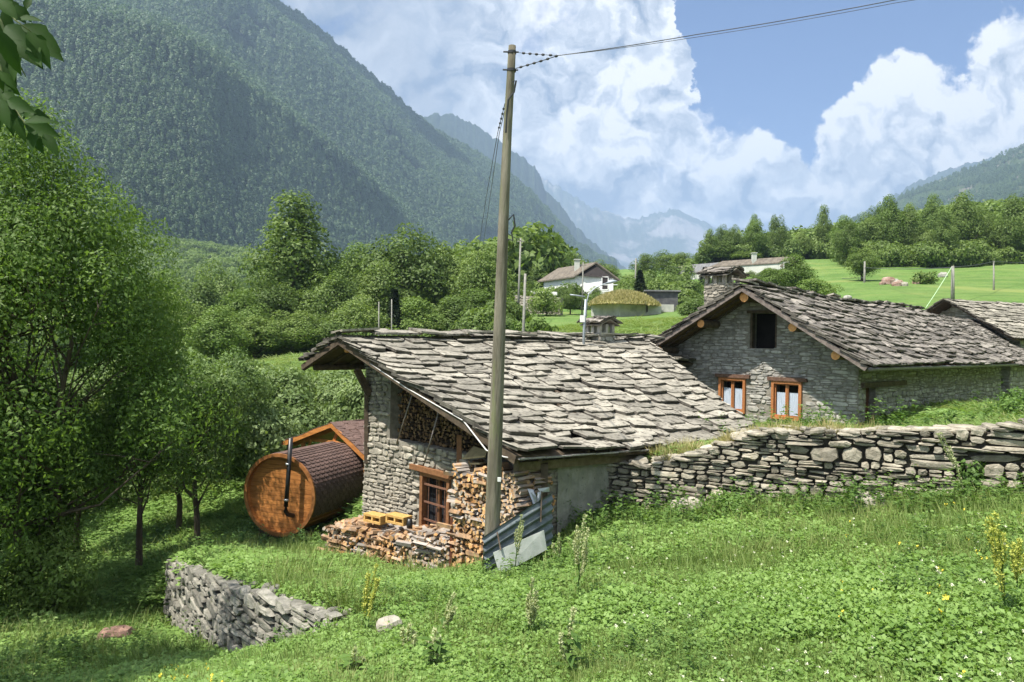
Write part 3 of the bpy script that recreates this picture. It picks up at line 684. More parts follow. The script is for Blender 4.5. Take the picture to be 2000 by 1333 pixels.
purlin_m = surf('log_end', (.50, .22, .07), (.62, .33, .12), 16, .7, .4, 60, .005, isl=.1)
orange = surf('orange_larch', (.30, .115, .028), (.46, .19, .052), 3, .55, .4, 30, .006, isl=.22, stretch=(1, 1, 8), spec=.4)
winwood = surf('window_wood', (.28, .105, .035), (.38, .155, .055), 20, .5, .2, 60, .004, isl=.05, spec=.5)
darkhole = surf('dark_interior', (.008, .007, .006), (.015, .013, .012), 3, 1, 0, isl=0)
metal_grey = surf('galvanised_steel', (.32, .34, .35), (.44, .46, .47), 6, .45, .1, 40, .003, isl=0, metallic=.6)
black_metal = surf('black_steel', (.012, .012, .013), (.02, .02, .02), 6, .4, .1, 40, .003, isl=0, spec=.5)
white_paint = surf('white_render', (.60, .60, .58), (.70, .70, .67), 3, .9, .2, 30, .005, isl=0)
def glassmat():
    m, n = material('window_glass')
    b = n.n('ShaderNodeBsdfPrincipled', {'Base Color': (.02, .022, .025, 1), 'Roughness': .08, 'Specular IOR Level': .6})
    n.n('ShaderNodeOutputMaterial', {0: b}); return m
glass = glassmat()
curtain_m = surf('curtain', (.36, .42, .50), (.52, .58, .66), 12, .9, .4, 30, .01, isl=0, stretch=(6, 6, .3))
def V3(a, z=0): return Vector((a[0], a[1], z))
def path_fn(path):
    P_ = [Vector(p) for p in path]; L = [0]
    for a, b in zip(P_[:-1], P_[1:]): L.append(L[-1] + (b - a).length)
    def f(s):
        for i in range(len(P_) - 1):
            if s <= L[i + 1] or i == len(P_) - 2:
                t = (s - L[i]) / (L[i + 1] - L[i]); d = (P_[i + 1] - P_[i]).normalized()
                return P_[i] + (P_[i + 1] - P_[i]) * t, d
    return f, L[-1], L
def stone_skin(mb, path, outsign, top, bot, seed, rows=(.07, .18), ws=(.15, .5), relief=.06, gap=.012, holes=(), mi=0, wob=.03, split=.3, big=None, s0=0, s1=None, lap=.06):
    """irregular laid stones over a wall face; outsign +1: outward is to the right of the path"""
    f, L, _ = path_fn(path); r = random.Random(seed); s1 = L if s1 is None else s1
    zmin = min(bot(s0 + (s1 - s0) * k / 20) for k in range(21)); zmax = max(top(s0 + (s1 - s0) * k / 40) for k in range(41))
    z = zmin - r.uniform(0, rows[0])
    ph = [r.uniform(0, 6.28) for _ in range(4)]
    while z < zmax:
        h = r.uniform(*rows) * (r.uniform(.7, 1.3)); s = s0 - r.uniform(0, ws[0])
        while s < s1:
            k = big((s - s0) / (s1 - s0), (z - zmin) / max(zmax - zmin, .01)) if big else 1
            w = r.uniform(*ws) * k * (1 + .8 * (r.random() < .12)); cells = [(z, h)]
            if r.random() < split and h > rows[0] * 1.3: q = r.uniform(.35, .65); cells = [(z, h * q), (z + h * q, h * (1 - q))]
            for (zz, hh) in cells:
                cs, cz_ = s + w / 2, zz + hh / 2 + wob * math.sin(cs_ * 2.3 + ph[0]) + wob * .5 * math.sin(cs_ * 6.1 + ph[1]) if (cs_ := s + w / 2) is not None else 0
                if cs < s0 or cs > s1: continue
                t_, b_ = top(cs), bot(cs)
                if cz_ + hh / 2 < b_ - .05: continue
                if cz_ + hh / 2 > t_ + lap * .5:
                    zb_ = cz_ - hh / 2; hh = t_ + lap * r.uniform(.2, .6) - zb_; cz_ = zb_ + hh / 2
                    if hh < .035: continue
                if any(a - w * .3 < cs < b + w * .3 and c - hh * .2 < cz_ < d + hh * .2 for a, b, c, d in holes): continue
                hw, hz = w / 2 - gap * r.uniform(.4, 1.3), hh / 2 - gap * r.uniform(.4, 1.3)
                if hw < .02 or hz < .012: continue
                # clip the stone at the edges of openings
                lo, hi = cs - hw, cs + hw
                for a, b, c, d in holes:
                    if c < cz_ < d:
                        if lo < a < hi: hi = a
                        if lo < b < hi: lo = b
                lo = max(lo, s0); hi = min(hi, s1); cs2, hw = (lo + hi) / 2, (hi - lo) / 2
                if hw < .025: continue
                tilt = r.uniform(-.07, .07); n_ = 9; ring = []
                ex = r.uniform(4, 10); cut = [r.uniform(.8, 1.03) for _ in range(n_)]
                for q in range(n_):
                    a = 2 * math.pi * (q + .5) / n_ + r.uniform(-.12, .12); ca, sa = math.cos(a), math.sin(a)
                    rr = (abs(ca) ** ex + abs(sa) ** ex) ** (-1 / ex) * cut[q]
                    ring.append((max(-1, min(1, ca * rr)), max(-1, min(1, sa * rr))))
                rl = relief * r.uniform(.45, 1.25); sk = r.uniform(-.25, .25), r.uniform(-.3, .3); vs = []
                for (sc_, dp) in ((1, -.05), (1, rl * .6), (.92, rl * .95), (.5, rl)):
                    for (x, y) in ring:
                        x2, y2 = x * sc_, y * sc_
                        ss = cs2 + x2 * hw; z3 = cz_ + y2 * hz + tilt * x2 * hw
                        p, d = f(min(max(ss, 0), L)); nn = Vector((d.y, -d.x)) * outsign
                        dep = dp + (rl * .5 * (sk[0] * x2 + sk[1] * y2) if dp > 0 else 0) + r.uniform(-.08, .08) * rl * (dp > 0)
                        q3 = p + nn * dep; vs.append((q3.x, q3.y, z3))
                fs = [(l * n_ + a, l * n_ + (a + 1) % n_, (l + 1) * n_ + (a + 1) % n_, (l + 1) * n_ + a) for l in range(3) for a in range(n_)]
                fs.append(tuple(3 * n_ + a for a in range(n_)))
                mb.add(vs, fs, mi)
            s += w
        z += h
def wall_core(mb, path, outsign, top, bot, thick, holes=(), mi=0, step=.5, inset=.0):
    """solid core of a wall behind its stones, with openings cut through"""
    f, L, Ls = path_fn(path)
    ks = sorted(set([0, L] + Ls + [k * step for k in range(1, int(L / step) + 1) if k * step < L - .05] + [x for h in holes for x in h[:2] if 0 < x < L]))
    for a, b in zip(ks[:-1], ks[1:]):
        if b - a < 1e-4: continue
        m_ = (a + b) / 2; spans = [(None, None)]
        hs = sorted([(h[2], h[3]) for h in holes if h[0] <= m_ <= h[1]]); pieces = []; lo = None
        for c, d in hs: pieces.append((lo, c)); lo = d
        pieces.append((lo, None))
        pa, da = f(a + 1e-5); pb, db = f(b - 1e-5)
        na, nb = Vector((da.y, -da.x)) * outsign, Vector((db.y, -db.x)) * outsign
        for lo, hi in pieces:
            za0, zb0 = (bot(a), bot(b)) if lo is None else (lo, lo); za1, zb1 = (top(a), top(b)) if hi is None else (hi, hi)
            if za1 <= za0 and zb1 <= zb0: continue
            def c4(p, n_, z0, z1): i_, o_ = p - n_ * thick, p - n_ * inset; return [(o_.x, o_.y, z0), (o_.x, o_.y, z1), (i_.x, i_.y, z1), (i_.x, i_.y, z0)]
            A, B = c4(pa, na, za0, za1), c4(pb, nb, zb0, zb1)
            mb.add(A + B, [(0, 1, 5, 4), (1, 2, 6, 5), (2, 3, 7, 6), (3, 0, 4, 7), (0, 3, 2, 1), (4, 5, 6, 7)], mi)
def slab_roof(mb, RF, RB, EF, EB, course=.34, sw=(.35, .8), th=.045, skew=0.0, seed=1, sag=.04, over=.05, mi=0, jit=.16, zj=1.0, ramp=None):
    RF, RB, EF, EB = map(Vector, (RF, RB, EF, EB)); r = random.Random(seed)
    def S(s, t): return (RF * (1 - s) + RB * s) * (1 - t) + (EF * (1 - s) + EB * s) * t
    nrm = ((RB - RF).cross(EF - RF)).normalized(); nrm = nrm if nrm.z > 0 else -nrm
    Lm = ((RB - RF).length + (EB - EF).length) / 2; Tm = ((EF - RF).length + (EB - RB).length) / 2
    def W3(a, b, h):
        s, t = a / Lm, b / Tm; p = S(s, t)
        dz = -sag * math.sin(math.pi * min(max(s, 0), 1)) * (.5 + .5 * math.sin(math.pi * min(max(t, 0), 1))) + .035 * math.sin(s * 9 + t * 4 + seed) * math.sin(t * 7 + seed * 2)
        return p + nrm * (h) + Vector((0, 0, dz))
    nr = int((Tm + abs(skew) * Lm) / course) + 3
    for c in range(-2 - int(abs(skew) * Lm / course), nr + 1):
        b0 = Tm + over - c * course - (skew * Lm if skew > 0 else 0) * 0
        a = -r.uniform(0, sw[1]); coff = r.uniform(-.05, .05)
        while a < Lm + .2:
            cm = ramp(a / Lm) if ramp else 1
            w = r.uniform(*sw) * (1.5 if r.random() < .08 else 1) * cm
            low = b0 + coff + r.uniform(-.07, .05) * course / .34; ac = a + w / 2
            low -= skew * (Lm - ac) if skew > 0 else 0
            ln = course * r.uniform(1.6, 1.95)
            up = low - ln; low += r.uniform(-.05, .06)
            if low < .12 or up > Tm - .05: a += w; continue
            if low > Tm + over and up > Tm - course * .45: a += w; continue
            up = max(up, -.02); low = min(low, Tm + over + r.uniform(-.03, .05)) if low > Tm - .1 else low
            hw = w / 2 * r.uniform(.88, .97); g = .0
            pts = []
            # outline: straight broken lower edge, slanting sides, hidden upper part
            dl_, dr_ = r.uniform(-.16, .16), r.uniform(-.16, .16); m1 = r.uniform(-.3, .3)
            base = [(-1, -.2), (-1 + dl_ * .5, .3), (-1 + dl_, r.uniform(.82, .98)), (-.9 + dl_, r.uniform(.95, 1.04)), (m1, r.uniform(.95, 1.06)), (.9 + dr_, r.uniform(.95, 1.05)), (1 + dr_, r.uniform(.78, .98)), (1 + dr_ * .5, .3), (1, -.2), (.95, -1), (-.95, -1)]
            if r.random() < .3: base[3] = (-.5 + r.uniform(-.25, .1), 1.02); base[2] = (-.98 + dl_, r.uniform(.35, .7))
            if r.random() < .3: base[5] = (.5 + r.uniform(-.1, .3), 1.0); base[6] = (.98 + dr_, r.uniform(.3, .7))
            tw = r.uniform(-.16, .14)
            for x, y in base:
                xx, yy_ = x * hw + r.uniform(-jit, jit) * .16, (low + up) / 2 + y * (low - up) / 2 + r.uniform(-jit, jit) * .14
                yy_ += tw * x * hw
                pts.append((min(max(ac + xx, -over - .03), Lm + over), min(yy_, Tm + over + .06)))
            t_ = th * r.uniform(.65, 1.35); lift = r.uniform(0, .02) * zj; side_t = r.uniform(-.018, .018) * zj
            def hgt(aa, bb):
                k = (bb - up) / max(low - up, .05); return .004 + lift + k * (th * 1.75) + side_t * (aa - ac) / hw
            topv = [W3(x, y, hgt(x, y) + t_) for x, y in pts]; botv = [W3(x, y, hgt(x, y)) for x, y in pts]
            cx_, cy_ = ac, (low + up) / 2
            ins = [W3(cx_ + (x - cx_) * .93, cy_ + (y - cy_) * .94, hgt(x, y) + t_ + .006 + r.uniform(-.006, .006)) for x, y in pts]
            n_ = len(pts)
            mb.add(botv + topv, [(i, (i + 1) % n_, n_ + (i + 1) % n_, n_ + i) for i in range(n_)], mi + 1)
            mb.add(botv + topv + ins, [(n_ + i, n_ + (i + 1) % n_, 2 * n_ + (i + 1) % n_, 2 * n_ + i) for i in range(n_)] + [tuple(2 * n_ + i for i in range(n_)), tuple(range(n_))[::-1]], mi)
            a += w
UP = Vector((0, 0, 1))
def deck(mb, RF, RB, EF, EB, th=.05, sag=0.0, mi=0):
    RF, RB, EF, EB = map(Vector, (RF, RB, EF, EB)); n_ = (RB - RF).cross(EF - RF).normalized(); n_ = n_ if n_.z > 0 else -n_
    N, M = 16, 8; vs = []
    for k in (-.005, -.005 - th):
        for i in range(N + 1):
            for j in range(M + 1):
                s, t = i / N, j / M
                p = (RF * (1 - s) + RB * s) * (1 - t) + (EF * (1 - s) + EB * s) * t
                vs.append(p + n_ * k + UP * (-sag * math.sin(math.pi * s) * (.5 + .5 * math.sin(math.pi * t)) - (.035 if sag else 0) * math.sin(math.pi * s)))
    a = (N + 1) * (M + 1); fs = []
    q = lambda i, j, k: k * a + i * (M + 1) + j
    for i in range(N):
        for j in range(M): fs += [(q(i, j, 0), q(i + 1, j, 0), q(i + 1, j + 1, 0), q(i, j + 1, 0)), (q(i, j, 1), q(i, j + 1, 1), q(i + 1, j + 1, 1), q(i + 1, j, 1))]
        fs += [(q(i, 0, 0), q(i, 0, 1), q(i + 1, 0, 1), q(i + 1, 0, 0)), (q(i, M, 0), q(i + 1, M, 0), q(i + 1, M, 1), q(i, M, 1))]
    for j in range(M): fs += [(q(0, j, 0), q(0, j + 1, 0), q(0, j + 1, 1), q(0, j, 1)), (q(N, j, 0), q(N, j, 1), q(N, j + 1, 1), q(N, j + 1, 0))]
    mb.add(vs, fs, mi)
def unit(a): a = Vector(a); return a.normalized()
# ================================================================ LEFT HOUSE
g1 = Vector((-.67, .74, 0)).normalized(); d1 = Vector((.77, .64, 0)).normalized()
LRF = P(665, 661, 15.6); LEF = P(1010, 890, 11.5); LEF2 = P(592, 712, 17.0)
LRB = Vector((3.77, 21.5, .08)); LEB = Vector((5.35, 15.6, -1.95)); LEB2 = LRB + (LEF2 - LRF)
house = empty('stone_house', (0.5, 13.0, -4.2)); tag(house, 'low stone house with broad slab roof and firewood in its open gable', 'house')
mb = MB(); slab_roof(mb, LRF, LRB, LEF, LEB, 0.37, (.36, .95), .045, .18, 3, sag=.10, over=.06)
slab_roof(mb, LRF, LRB, LEF2, LEB2, .34, (.4, .9), .05, 0, 4, sag=.04, over=.05)
# ridge slabs
r_ = random.Random(5); rd = (LRB - LRF).normalized(); Lr = (LRB - LRF).length; a = -.1
while a < Lr:
    w = r_.uniform(.5, 1.0); c_ = LRF + rd * (a + w / 2) + Vector((0, 0, .13 + r_.uniform(0, .05))); cr3 = rd.cross(UP)
    mb.box(c_ + cr3 * r_.uniform(-.05, .1), rd * w * .53 + UP * r_.uniform(-.03, .03), cr3 * r_.uniform(.2, .3) + UP * r_.uniform(-.05, .03), UP * .022); a += w * .92
LW = house
roofo = mb.build('roof', [slab_m, shaded_slab_edge], house)
mb = MB(); deck(mb, LRF, LRB, LEF, LEB, .05, .10); deck(mb, LRF, LRB, LEF2, LEB2, .05, .04); mb.build('roof_deck', oldwood, house)
W0 = Vector((.5, 12.23, 0)); W1 = Vector((-3.2, 16.3, 0)); gl = (W0 - W1).length; gw = (W0 - W1).normalized()
def roofz_line(p, A, B):   # roof height along the gable plane
    return A
ns = (LRB - LRF).cross(LEF - LRF).normalized(); ns2 = (LRB - LRF).cross(LEF2 - LRF).normalized()
def rz(x, y, n_=ns, p0_=LRF): return p0_.z - ((x - p0_.x) * n_.x + (y - p0_.y) * n_.y) / n_.z
def roof_under(x, y, off=.12): return min(rz(x, y, ns), rz(x, y, ns2)) - off
fpth = [(W1.x, W1.y), (W0.x, W0.y)]
def onf(s): q = W1 + gw * s; return q
ftop = lambda s: roof_under(onf(s).x, onf(s).y)
def s_of(u):       # distance along the facade seen at picture column u
    k = (u - 1000) / F; q = (k * W1.y - W1.x) / (gw.x - k * gw.y); return q
sa, sb = s_of(765), s_of(905); wa, wb = s_of(829), s_of(887)
zf = lambda u, v: P(u, v, onf(s_of(u)).y).z
shelf = zf(835, 872)
holes_f = [(wa, wb, zf(858, 1042), zf(858, 926)), (sa, s_of(1010), shelf, 99)]
fbot = lambda s: -4.9
mb = MB()
def facade(mb, path, outs, top, bot, holes, thick, seed, cmi=0, smi=1, **k):
    wall_core(mb, path, outs, top, bot, thick, holes, cmi); stone_skin(mb, path, outs, top, bot, seed, holes=holes, mi=smi, **k)
facade(mb, fpth, 1, ftop, fbot, holes_f, .45, 21, rows=(.07, .15), ws=(.12, .38), relief=.05, gap=.010)
# left return of the corner and the back walls
Wd = d1
LB1 = W1 + d1 * 8.5; LB0 = W0 + d1 * 6.2
def pathtop(path, off=.12):
    f, L, _ = path_fn(path); return lambda s: roof_under(f(s)[0].x, f(s)[0].y, off)
pl = [(LB1.x, LB1.y), (W1.x, W1.y)]; facade(mb, pl, 1, pathtop(pl), lambda s: -5.4, (), .45, 22, rows=(.08, .16), ws=(.15, .4), relief=.05)
ps = [(W0.x + d1.x * .05, W0.y + d1.y * .05), (LB0.x, LB0.y)]
mbp = MB()
wall_core(mb, ps, 1, pathtop(ps, .16), lambda s: -4.6, .45)
stone_skin(mb, ps, 1, pathtop(ps, .16), lambda s: -4.6, 23, (.06, .13), (.12, .3), .035, s0=0, s1=.36)
stone_skin(mb, ps, 1, pathtop(ps, .16), lambda s: -4.6, 24, (.07, .15), (.15, .4), .05, s0=1.75, s1=6)
# gable back
pb_ = [(LB0.x, LB0.y), (LB1.x, LB1.y)]; wall_core(mb, pb_, 1, pathtop(pb_), lambda s: -4.2, .45)
mb.build('wall', [mortar_l, stone], house, smooth=False)
render_m = surf('cement_render', (.20, .20, .165), (.30, .295, .25), 4, .95, .8, 14, .03, isl=0, c3=(.12, .12, .095), c3at=(.6, .68))
fS, LS, _ = path_fn(ps); mbp = MB()
nrs = Vector((d1.y, -d1.x, 0))
N_ = 26; pts_ = []
for i in range(N_ + 1):
    s = .33 + (1.72 - .33) * i / N_; p = fS(s)[0]; o_ = V3(p) + nrs * (.035 + .012 * math.sin(i * 1.7) + .008 * math.sin(i * 3.1))
    pts_.append((o_, roof_under(p.x, p.y, .17) - .02))
vs = []; M_ = 20
for i, (o_, zt) in enumerate(pts_):
    for j in range(M_ + 1): zz = -4.6 + (zt + 4.6) * j / M_; vs.append((o_.x + nrs.x * .01 * math.sin(i * .9 + j * 1.3), o_.y + nrs.y * .01 * math.sin(i * .9 + j * 1.3), zz))
mbp.add(vs, [(i * (M_ + 1) + j, (i + 1) * (M_ + 1) + j, (i + 1) * (M_ + 1) + j + 1, i * (M_ + 1) + j + 1) for i in range(N_) for j in range(M_)])
mbp.build('render_panel', render_m, house, smooth=True)
# shelf floor behind the gable wood, dark back of the loft
mb = MB()
ca, cb = onf(sa), onf(s_of(1010))
mb.prism([V3(ca, shelf - .1) + d1 * .02, V3(cb, shelf - .1) + d1 * .02, V3(cb, shelf - .1) + d1 * 2, V3(ca, shelf - .1) + d1 * 2], (0, 0, .08))
mb.prism([V3(ca, shelf) + d1 * .9, V3(cb, shelf) + d1 * .9, V3(cb, roof_under(cb.x, cb.y, .2)) + d1 * .9, V3(ca, roof_under(ca.x, ca.y, .2)) + d1 * .9], d1 * .05)
mb.build('loft_floor', oldwood, house)
# window
def at(s, z, o=0.0): q = onf(s); n_ = Vector((gw.y, -gw.x, 0)); return Vector((q.x, q.y, z)) + n_ * o
nf = Vector((gw.y, -gw.x, 0))
z0, z1 = holes_f[0][2], holes_f[0][3]
mb = MB(); fw = .09
for sa_, sb_, za_, zb_ in ((wa, wa + fw, z0, z1), (wb - fw, wb, z0, z1), (wa + fw, wb - fw, z0, z0 + fw), (wa + fw, wb - fw, z1 - fw, z1)):
    mb.box((at(sa_, za_) + at(sb_, zb_)) / 2 - nf * .01, gw * (sb_ - sa_) / 2, nf * .06, UP * (zb_ - za_) / 2)
mb.box(at((wa + wb) / 2, (z0 + z1) / 2, -.10), gw * .03, nf * .03, UP * ((z1 - z0) / 2 - fw))
win = mb.build('window', brownwood, house)
mb = MB(); mb.box(at((wa + wb) / 2, (z0 + z1) / 2, -.14), gw * ((wb - wa) / 2 - fw), nf * .008, UP * ((z1 - z0) / 2 - fw)); mb.build('pane', glass, win)
mb = MB()
for k in range(3):
    s = wa + fw + (wb - wa - 2 * fw) * (k + .5) / 3; mb.tube([at(s, z0 + .02, -.02), at(s, z1 - .02, -.02)], .009, 6)
for k in range(3):
    z = z0 + (z1 - z0) * (.12 + .3 * k + .06); mb.box(at((wa + wb) / 2, z, -.005), gw * ((wb - wa) / 2 - .04), nf * .008, UP * .018)
mb.build('bars', surf('rusty_bar', (.10, .05, .035), (.2, .1, .06), 30, .8, .2, 50, isl=0), win)
mb = MB(); mb.beam(at(s_of(812), zf(820, 912), .02), at(s_of(893), zf(893, 931), .02), .16, .10); mb.build('lintel', brownwood, house)
# purlins and rafters under the gable overhang
mb = MB(); rp = LRF + Vector((0, 0, -.22)) + rd * .12; mb.tube([rp, rp + rd * 3], .085, 12); mb.build('ridge_beam', purlin_m, house, smooth=False)
for t in (.42, .8):
    mb = MB(); q = LRF.lerp(LEF, t) + Vector((0, 0, -.2)) + rd * .15; mb.tube([q, q + rd * 2.2], .075, 10); mb.build('purlin', oldwood, house)
mb = MB(); q = LRF.lerp(LEF2, .8) + Vector((0, 0, -.18)) + rd * .1; mb.tube([q, q + rd * 2.2], .075, 10); mb.build('purlin', oldwood, house)
for s in [.02, .5] + [1 + .55 * k for k in range(5)]:
    mb = MB(); o_ = rd * s + Vector((0, 0, -.1)); mb.beam(LRF + o_, LEF + o_ * 1.0, .06, .09); mb.build('rafter', oldwood, house)
    mb = MB(); mb.beam(LRF + o_, LEF2 + o_, .06, .09); mb.build('rafter', oldwood, house)
# barge board and pale cable clipped along the rake
mb = MB(); mb.beam(LRF + Vector((0, 0, -.07)) - rd * .03, LEF + Vector((0, 0, -.07)) - rd * .03, .025, .14); mb.beam(LRF + Vector((0, 0, -.07)) - rd * .03, LEF2 + Vector((0, 0, -.07)) - rd * .03, .025, .12); mb.build('barge_board', oldwood, house)
# eave gutter strip with tin lip
ed = (LEB - LEF).normalized(); mb = MB()
for k in range(12):
    a_, b_ = LEF.lerp(LEB, k / 12), LEF.lerp(LEB, (k + .97) / 12); off = Vector((0, 0, -.05 - .006 * (k % 2))) + nrs * .04
    mb.beam(a_ + off, b_ + off, .05, .022)
mb.build('eave_strip', surf('weathered_tin', (.20, .19, .18), (.34, .32, .30), 20, .6, .2, 40, isl=.2, metallic=.3), house)
mb = MB(); mb.beam(LEF + Vector((0, 0, -.22)) + ed * .2 - nrs * .25, LEB + Vector((0, 0, -.2)) - nrs * .25, .12, .14); mb.build('eave_beam', surf('eave_wood', (.09, .07, .04), (.16, .125, .075), 10, .8, .4, 50), house)
# dark strut posts at the left of the gable and near the corner
mb = MB(); mb.beam(P(697, 722, 15.9), P(722, 772, 16.1), .14, .12); mb.beam(P(716, 770, 16.15), P(716, 905, 16.15), .09, .09, up=(1, 0, 0)); mb.build('bracket', oldwood, house)
mb = MB(); mb.beam(P(1008, 900, 11.95), P(1000, 1060, 12.0), .08, .08, up=(1, 0, 0)); mb.build('corner_post', surf('grey_post', (.16, .13, .10), (.26, .22, .18), 12, .9, .4, 40), house)
mb = MB(); mb.beam(P(1063, 905, 12.1), P(1060, 1060, 12.15), .12, .12, up=(1, 0, 0)); mb.build('corner_post', oldwood, house)
mb = MB(); mb.beam(P(897, 850, 13.4), P(897, 925, 13.4), .09, .09, up=(1, 0, 0)); mb.build('post', brownwood, house)
# small lean-to boards in the open corner
mb = MB(); mb.prism([P(903, 895, 13.2), P(925, 872, 13.3), P(952, 880, 12.7), P(948, 890, 12.6)], (0, .0, -.03)); mb.beam(P(915, 905, 13.2), P(945, 905, 12.9), .2, .03); mb.build('shelf_board', surf('shelf_plank', (.22, .17, .09), (.32, .26, .15), 8, .8, .3, 40), house)
# ---------------------------------------------------------------- RIGHT HOUSE
g2 = Vector((-.69, .724, 0)).normalized(); d2 = Vector((.72, .694, 0)).normalized(); n2f = -d2; n2s = Vector((d2.y, -d2.x, 0))
C2 = Vector((8.92, 19.0, 0))
RRF = P(1450, 560, 20.3); REF = P(1693, 716, 17.88); REF2 = P(1260, 684, 22.6)
RL = 14.6
RRB = RRF + d2 * 14.2 + Vector((0, 0, -.05)); REB = REF + d2 * 14.6 + Vector((0, 0, .0)); REB2 = REF2 + d2 * 14.2
rh = empty('stone_house', (9.5, 22.0, -2.2)); tag(rh, 'tall grey stone house with attic opening and two orange framed windows', 'house')
mb = MB(); slab_roof(mb, RRF, RRB, REF, REB, .30, (.35, .8), .05, 0.0, 13, sag=.10, over=.05, zj=1.3)
slab_roof(mb, RRF, RRB, REF2, REB2, .32, (.4, .9), .05, 0, 14, sag=.05)
a = -.1; rd2 = (RRB - RRF).normalized(); r_ = random.Random(9)
while a < (RRB - RRF).length:
    w = r_.uniform(.35, .7); c_ = RRF + rd2 * (a + w / 2) + Vector((0, 0, .12 + r_.uniform(0, .07))) - UP * .10 * math.sin(math.pi * min(1, a / 14.2)); cr3 = rd2.cross(UP)
    mb.box(c_, rd2 * w * .53 + UP * r_.uniform(-.04, .04), cr3 * r_.uniform(.16, .28) + UP * r_.uniform(-.05, .05), UP * .025); a += w * .9
mb.build('roof', [slab_m2, shaded_slab_edge], rh)
mb = MB(); deck(mb, RRF, RRB, REF, REB, .04, .10); deck(mb, RRF, RRB, REF2, REB2, .04, .05); mb.build('roof_deck', surf('soffit_board', (.10, .06, .035), (.16, .10, .055), 12, .8, .3, 40), rh)
mA = (RRB - RRF).cross(REF - RRF).normalized(); mB = (RRB - RRF).cross(REF2 - RRF).normalized()
def ru2(x, y, off=.12): return min(rz(x, y, mA, RRF), rz(x, y, mB, RRF)) - off
C2L = C2 + g2 * 5.75
fp2 = [(C2L.x, C2L.y), (C2.x, C2.y)]; gw2 = (C2 - C2L).normalized(); L2 = (C2 - C2L).length
def onr(s): return C2L + gw2 * s
def s2(u): k = (u - 1000) / F; return (k * C2L.y - C2L.x) / (gw2.x - k * gw2.y)
def z2(u, v): return P(u, v, onr(s2(u)).y).z
wins = [(s2(1407), s2(1459), z2(1433, 806), z2(1433, 738)), (s2(1510), s2(1569), z2(1540, 820), z2(1540, 745))]
attic = (s2(1464), s2(1517), z2(1490, 681), z2(1490, 612))
cb2 = -3.1
def facade2(mb, path, top, bot, holes, seed, **k):
    wall_core(mb, path, 1, top, bot, .5, holes, 0); stone_skin(mb, path, 1, top, bot, seed, holes=holes, mi=1, **k)
def top2(path, off=.12):
    f, L, _ = path_fn(path); return lambda s: ru2(f(s)[0].x, f(s)[0].y, off)
mb = MB(); facade2(mb, fp2, top2(fp2), lambda s: cb2, [*wins, attic], 31, rows=(.055, .14), ws=(.12, .42), relief=.028, gap=.006, split=.2)
SB = C2 + d2 * 14.0; sp = [(C2.x + d2.x * .02, C2.y + d2.y * .02), (SB.x, SB.y)]
def s3(u): k = (u - 1000) / F; return (k * C2.y - C2.x) / (d2.x - k * d2.y)
door = (s3(1690), s3(1712), -3, P(1700, 757, C2.y + s3(1700) * d2.y).z)
facade2(mb, sp, top2(sp, .14), lambda s: -2.6, [door], 32, rows=(.06, .15), ws=(.15, .5), relief=.04)
lb = C2L + d2 * 14; sp2 = [(lb.x, lb.y), (C2L.x, C2L.y)]; wall_core(mb, sp2, 1, top2(sp2), lambda s: -3, .5); stone_skin(mb, sp2, 1, top2(sp2), lambda s: -3, 33, (.1, .2), (.3, .6), .03, mi=1, s0=9)
sp3 = [(SB.x, SB.y), (lb.x, lb.y)]; wall_core(mb, sp3, 1, top2(sp3), lambda s: -3, .5)
mb.build('wall', [mortar_l, stone_grey], rh)
nf2 = Vector((gw2.y, -gw2.x, 0))
def at2(s, z, o=0.0): q = onr(s); return Vector((q.x, q.y, z)) + nf2 * o
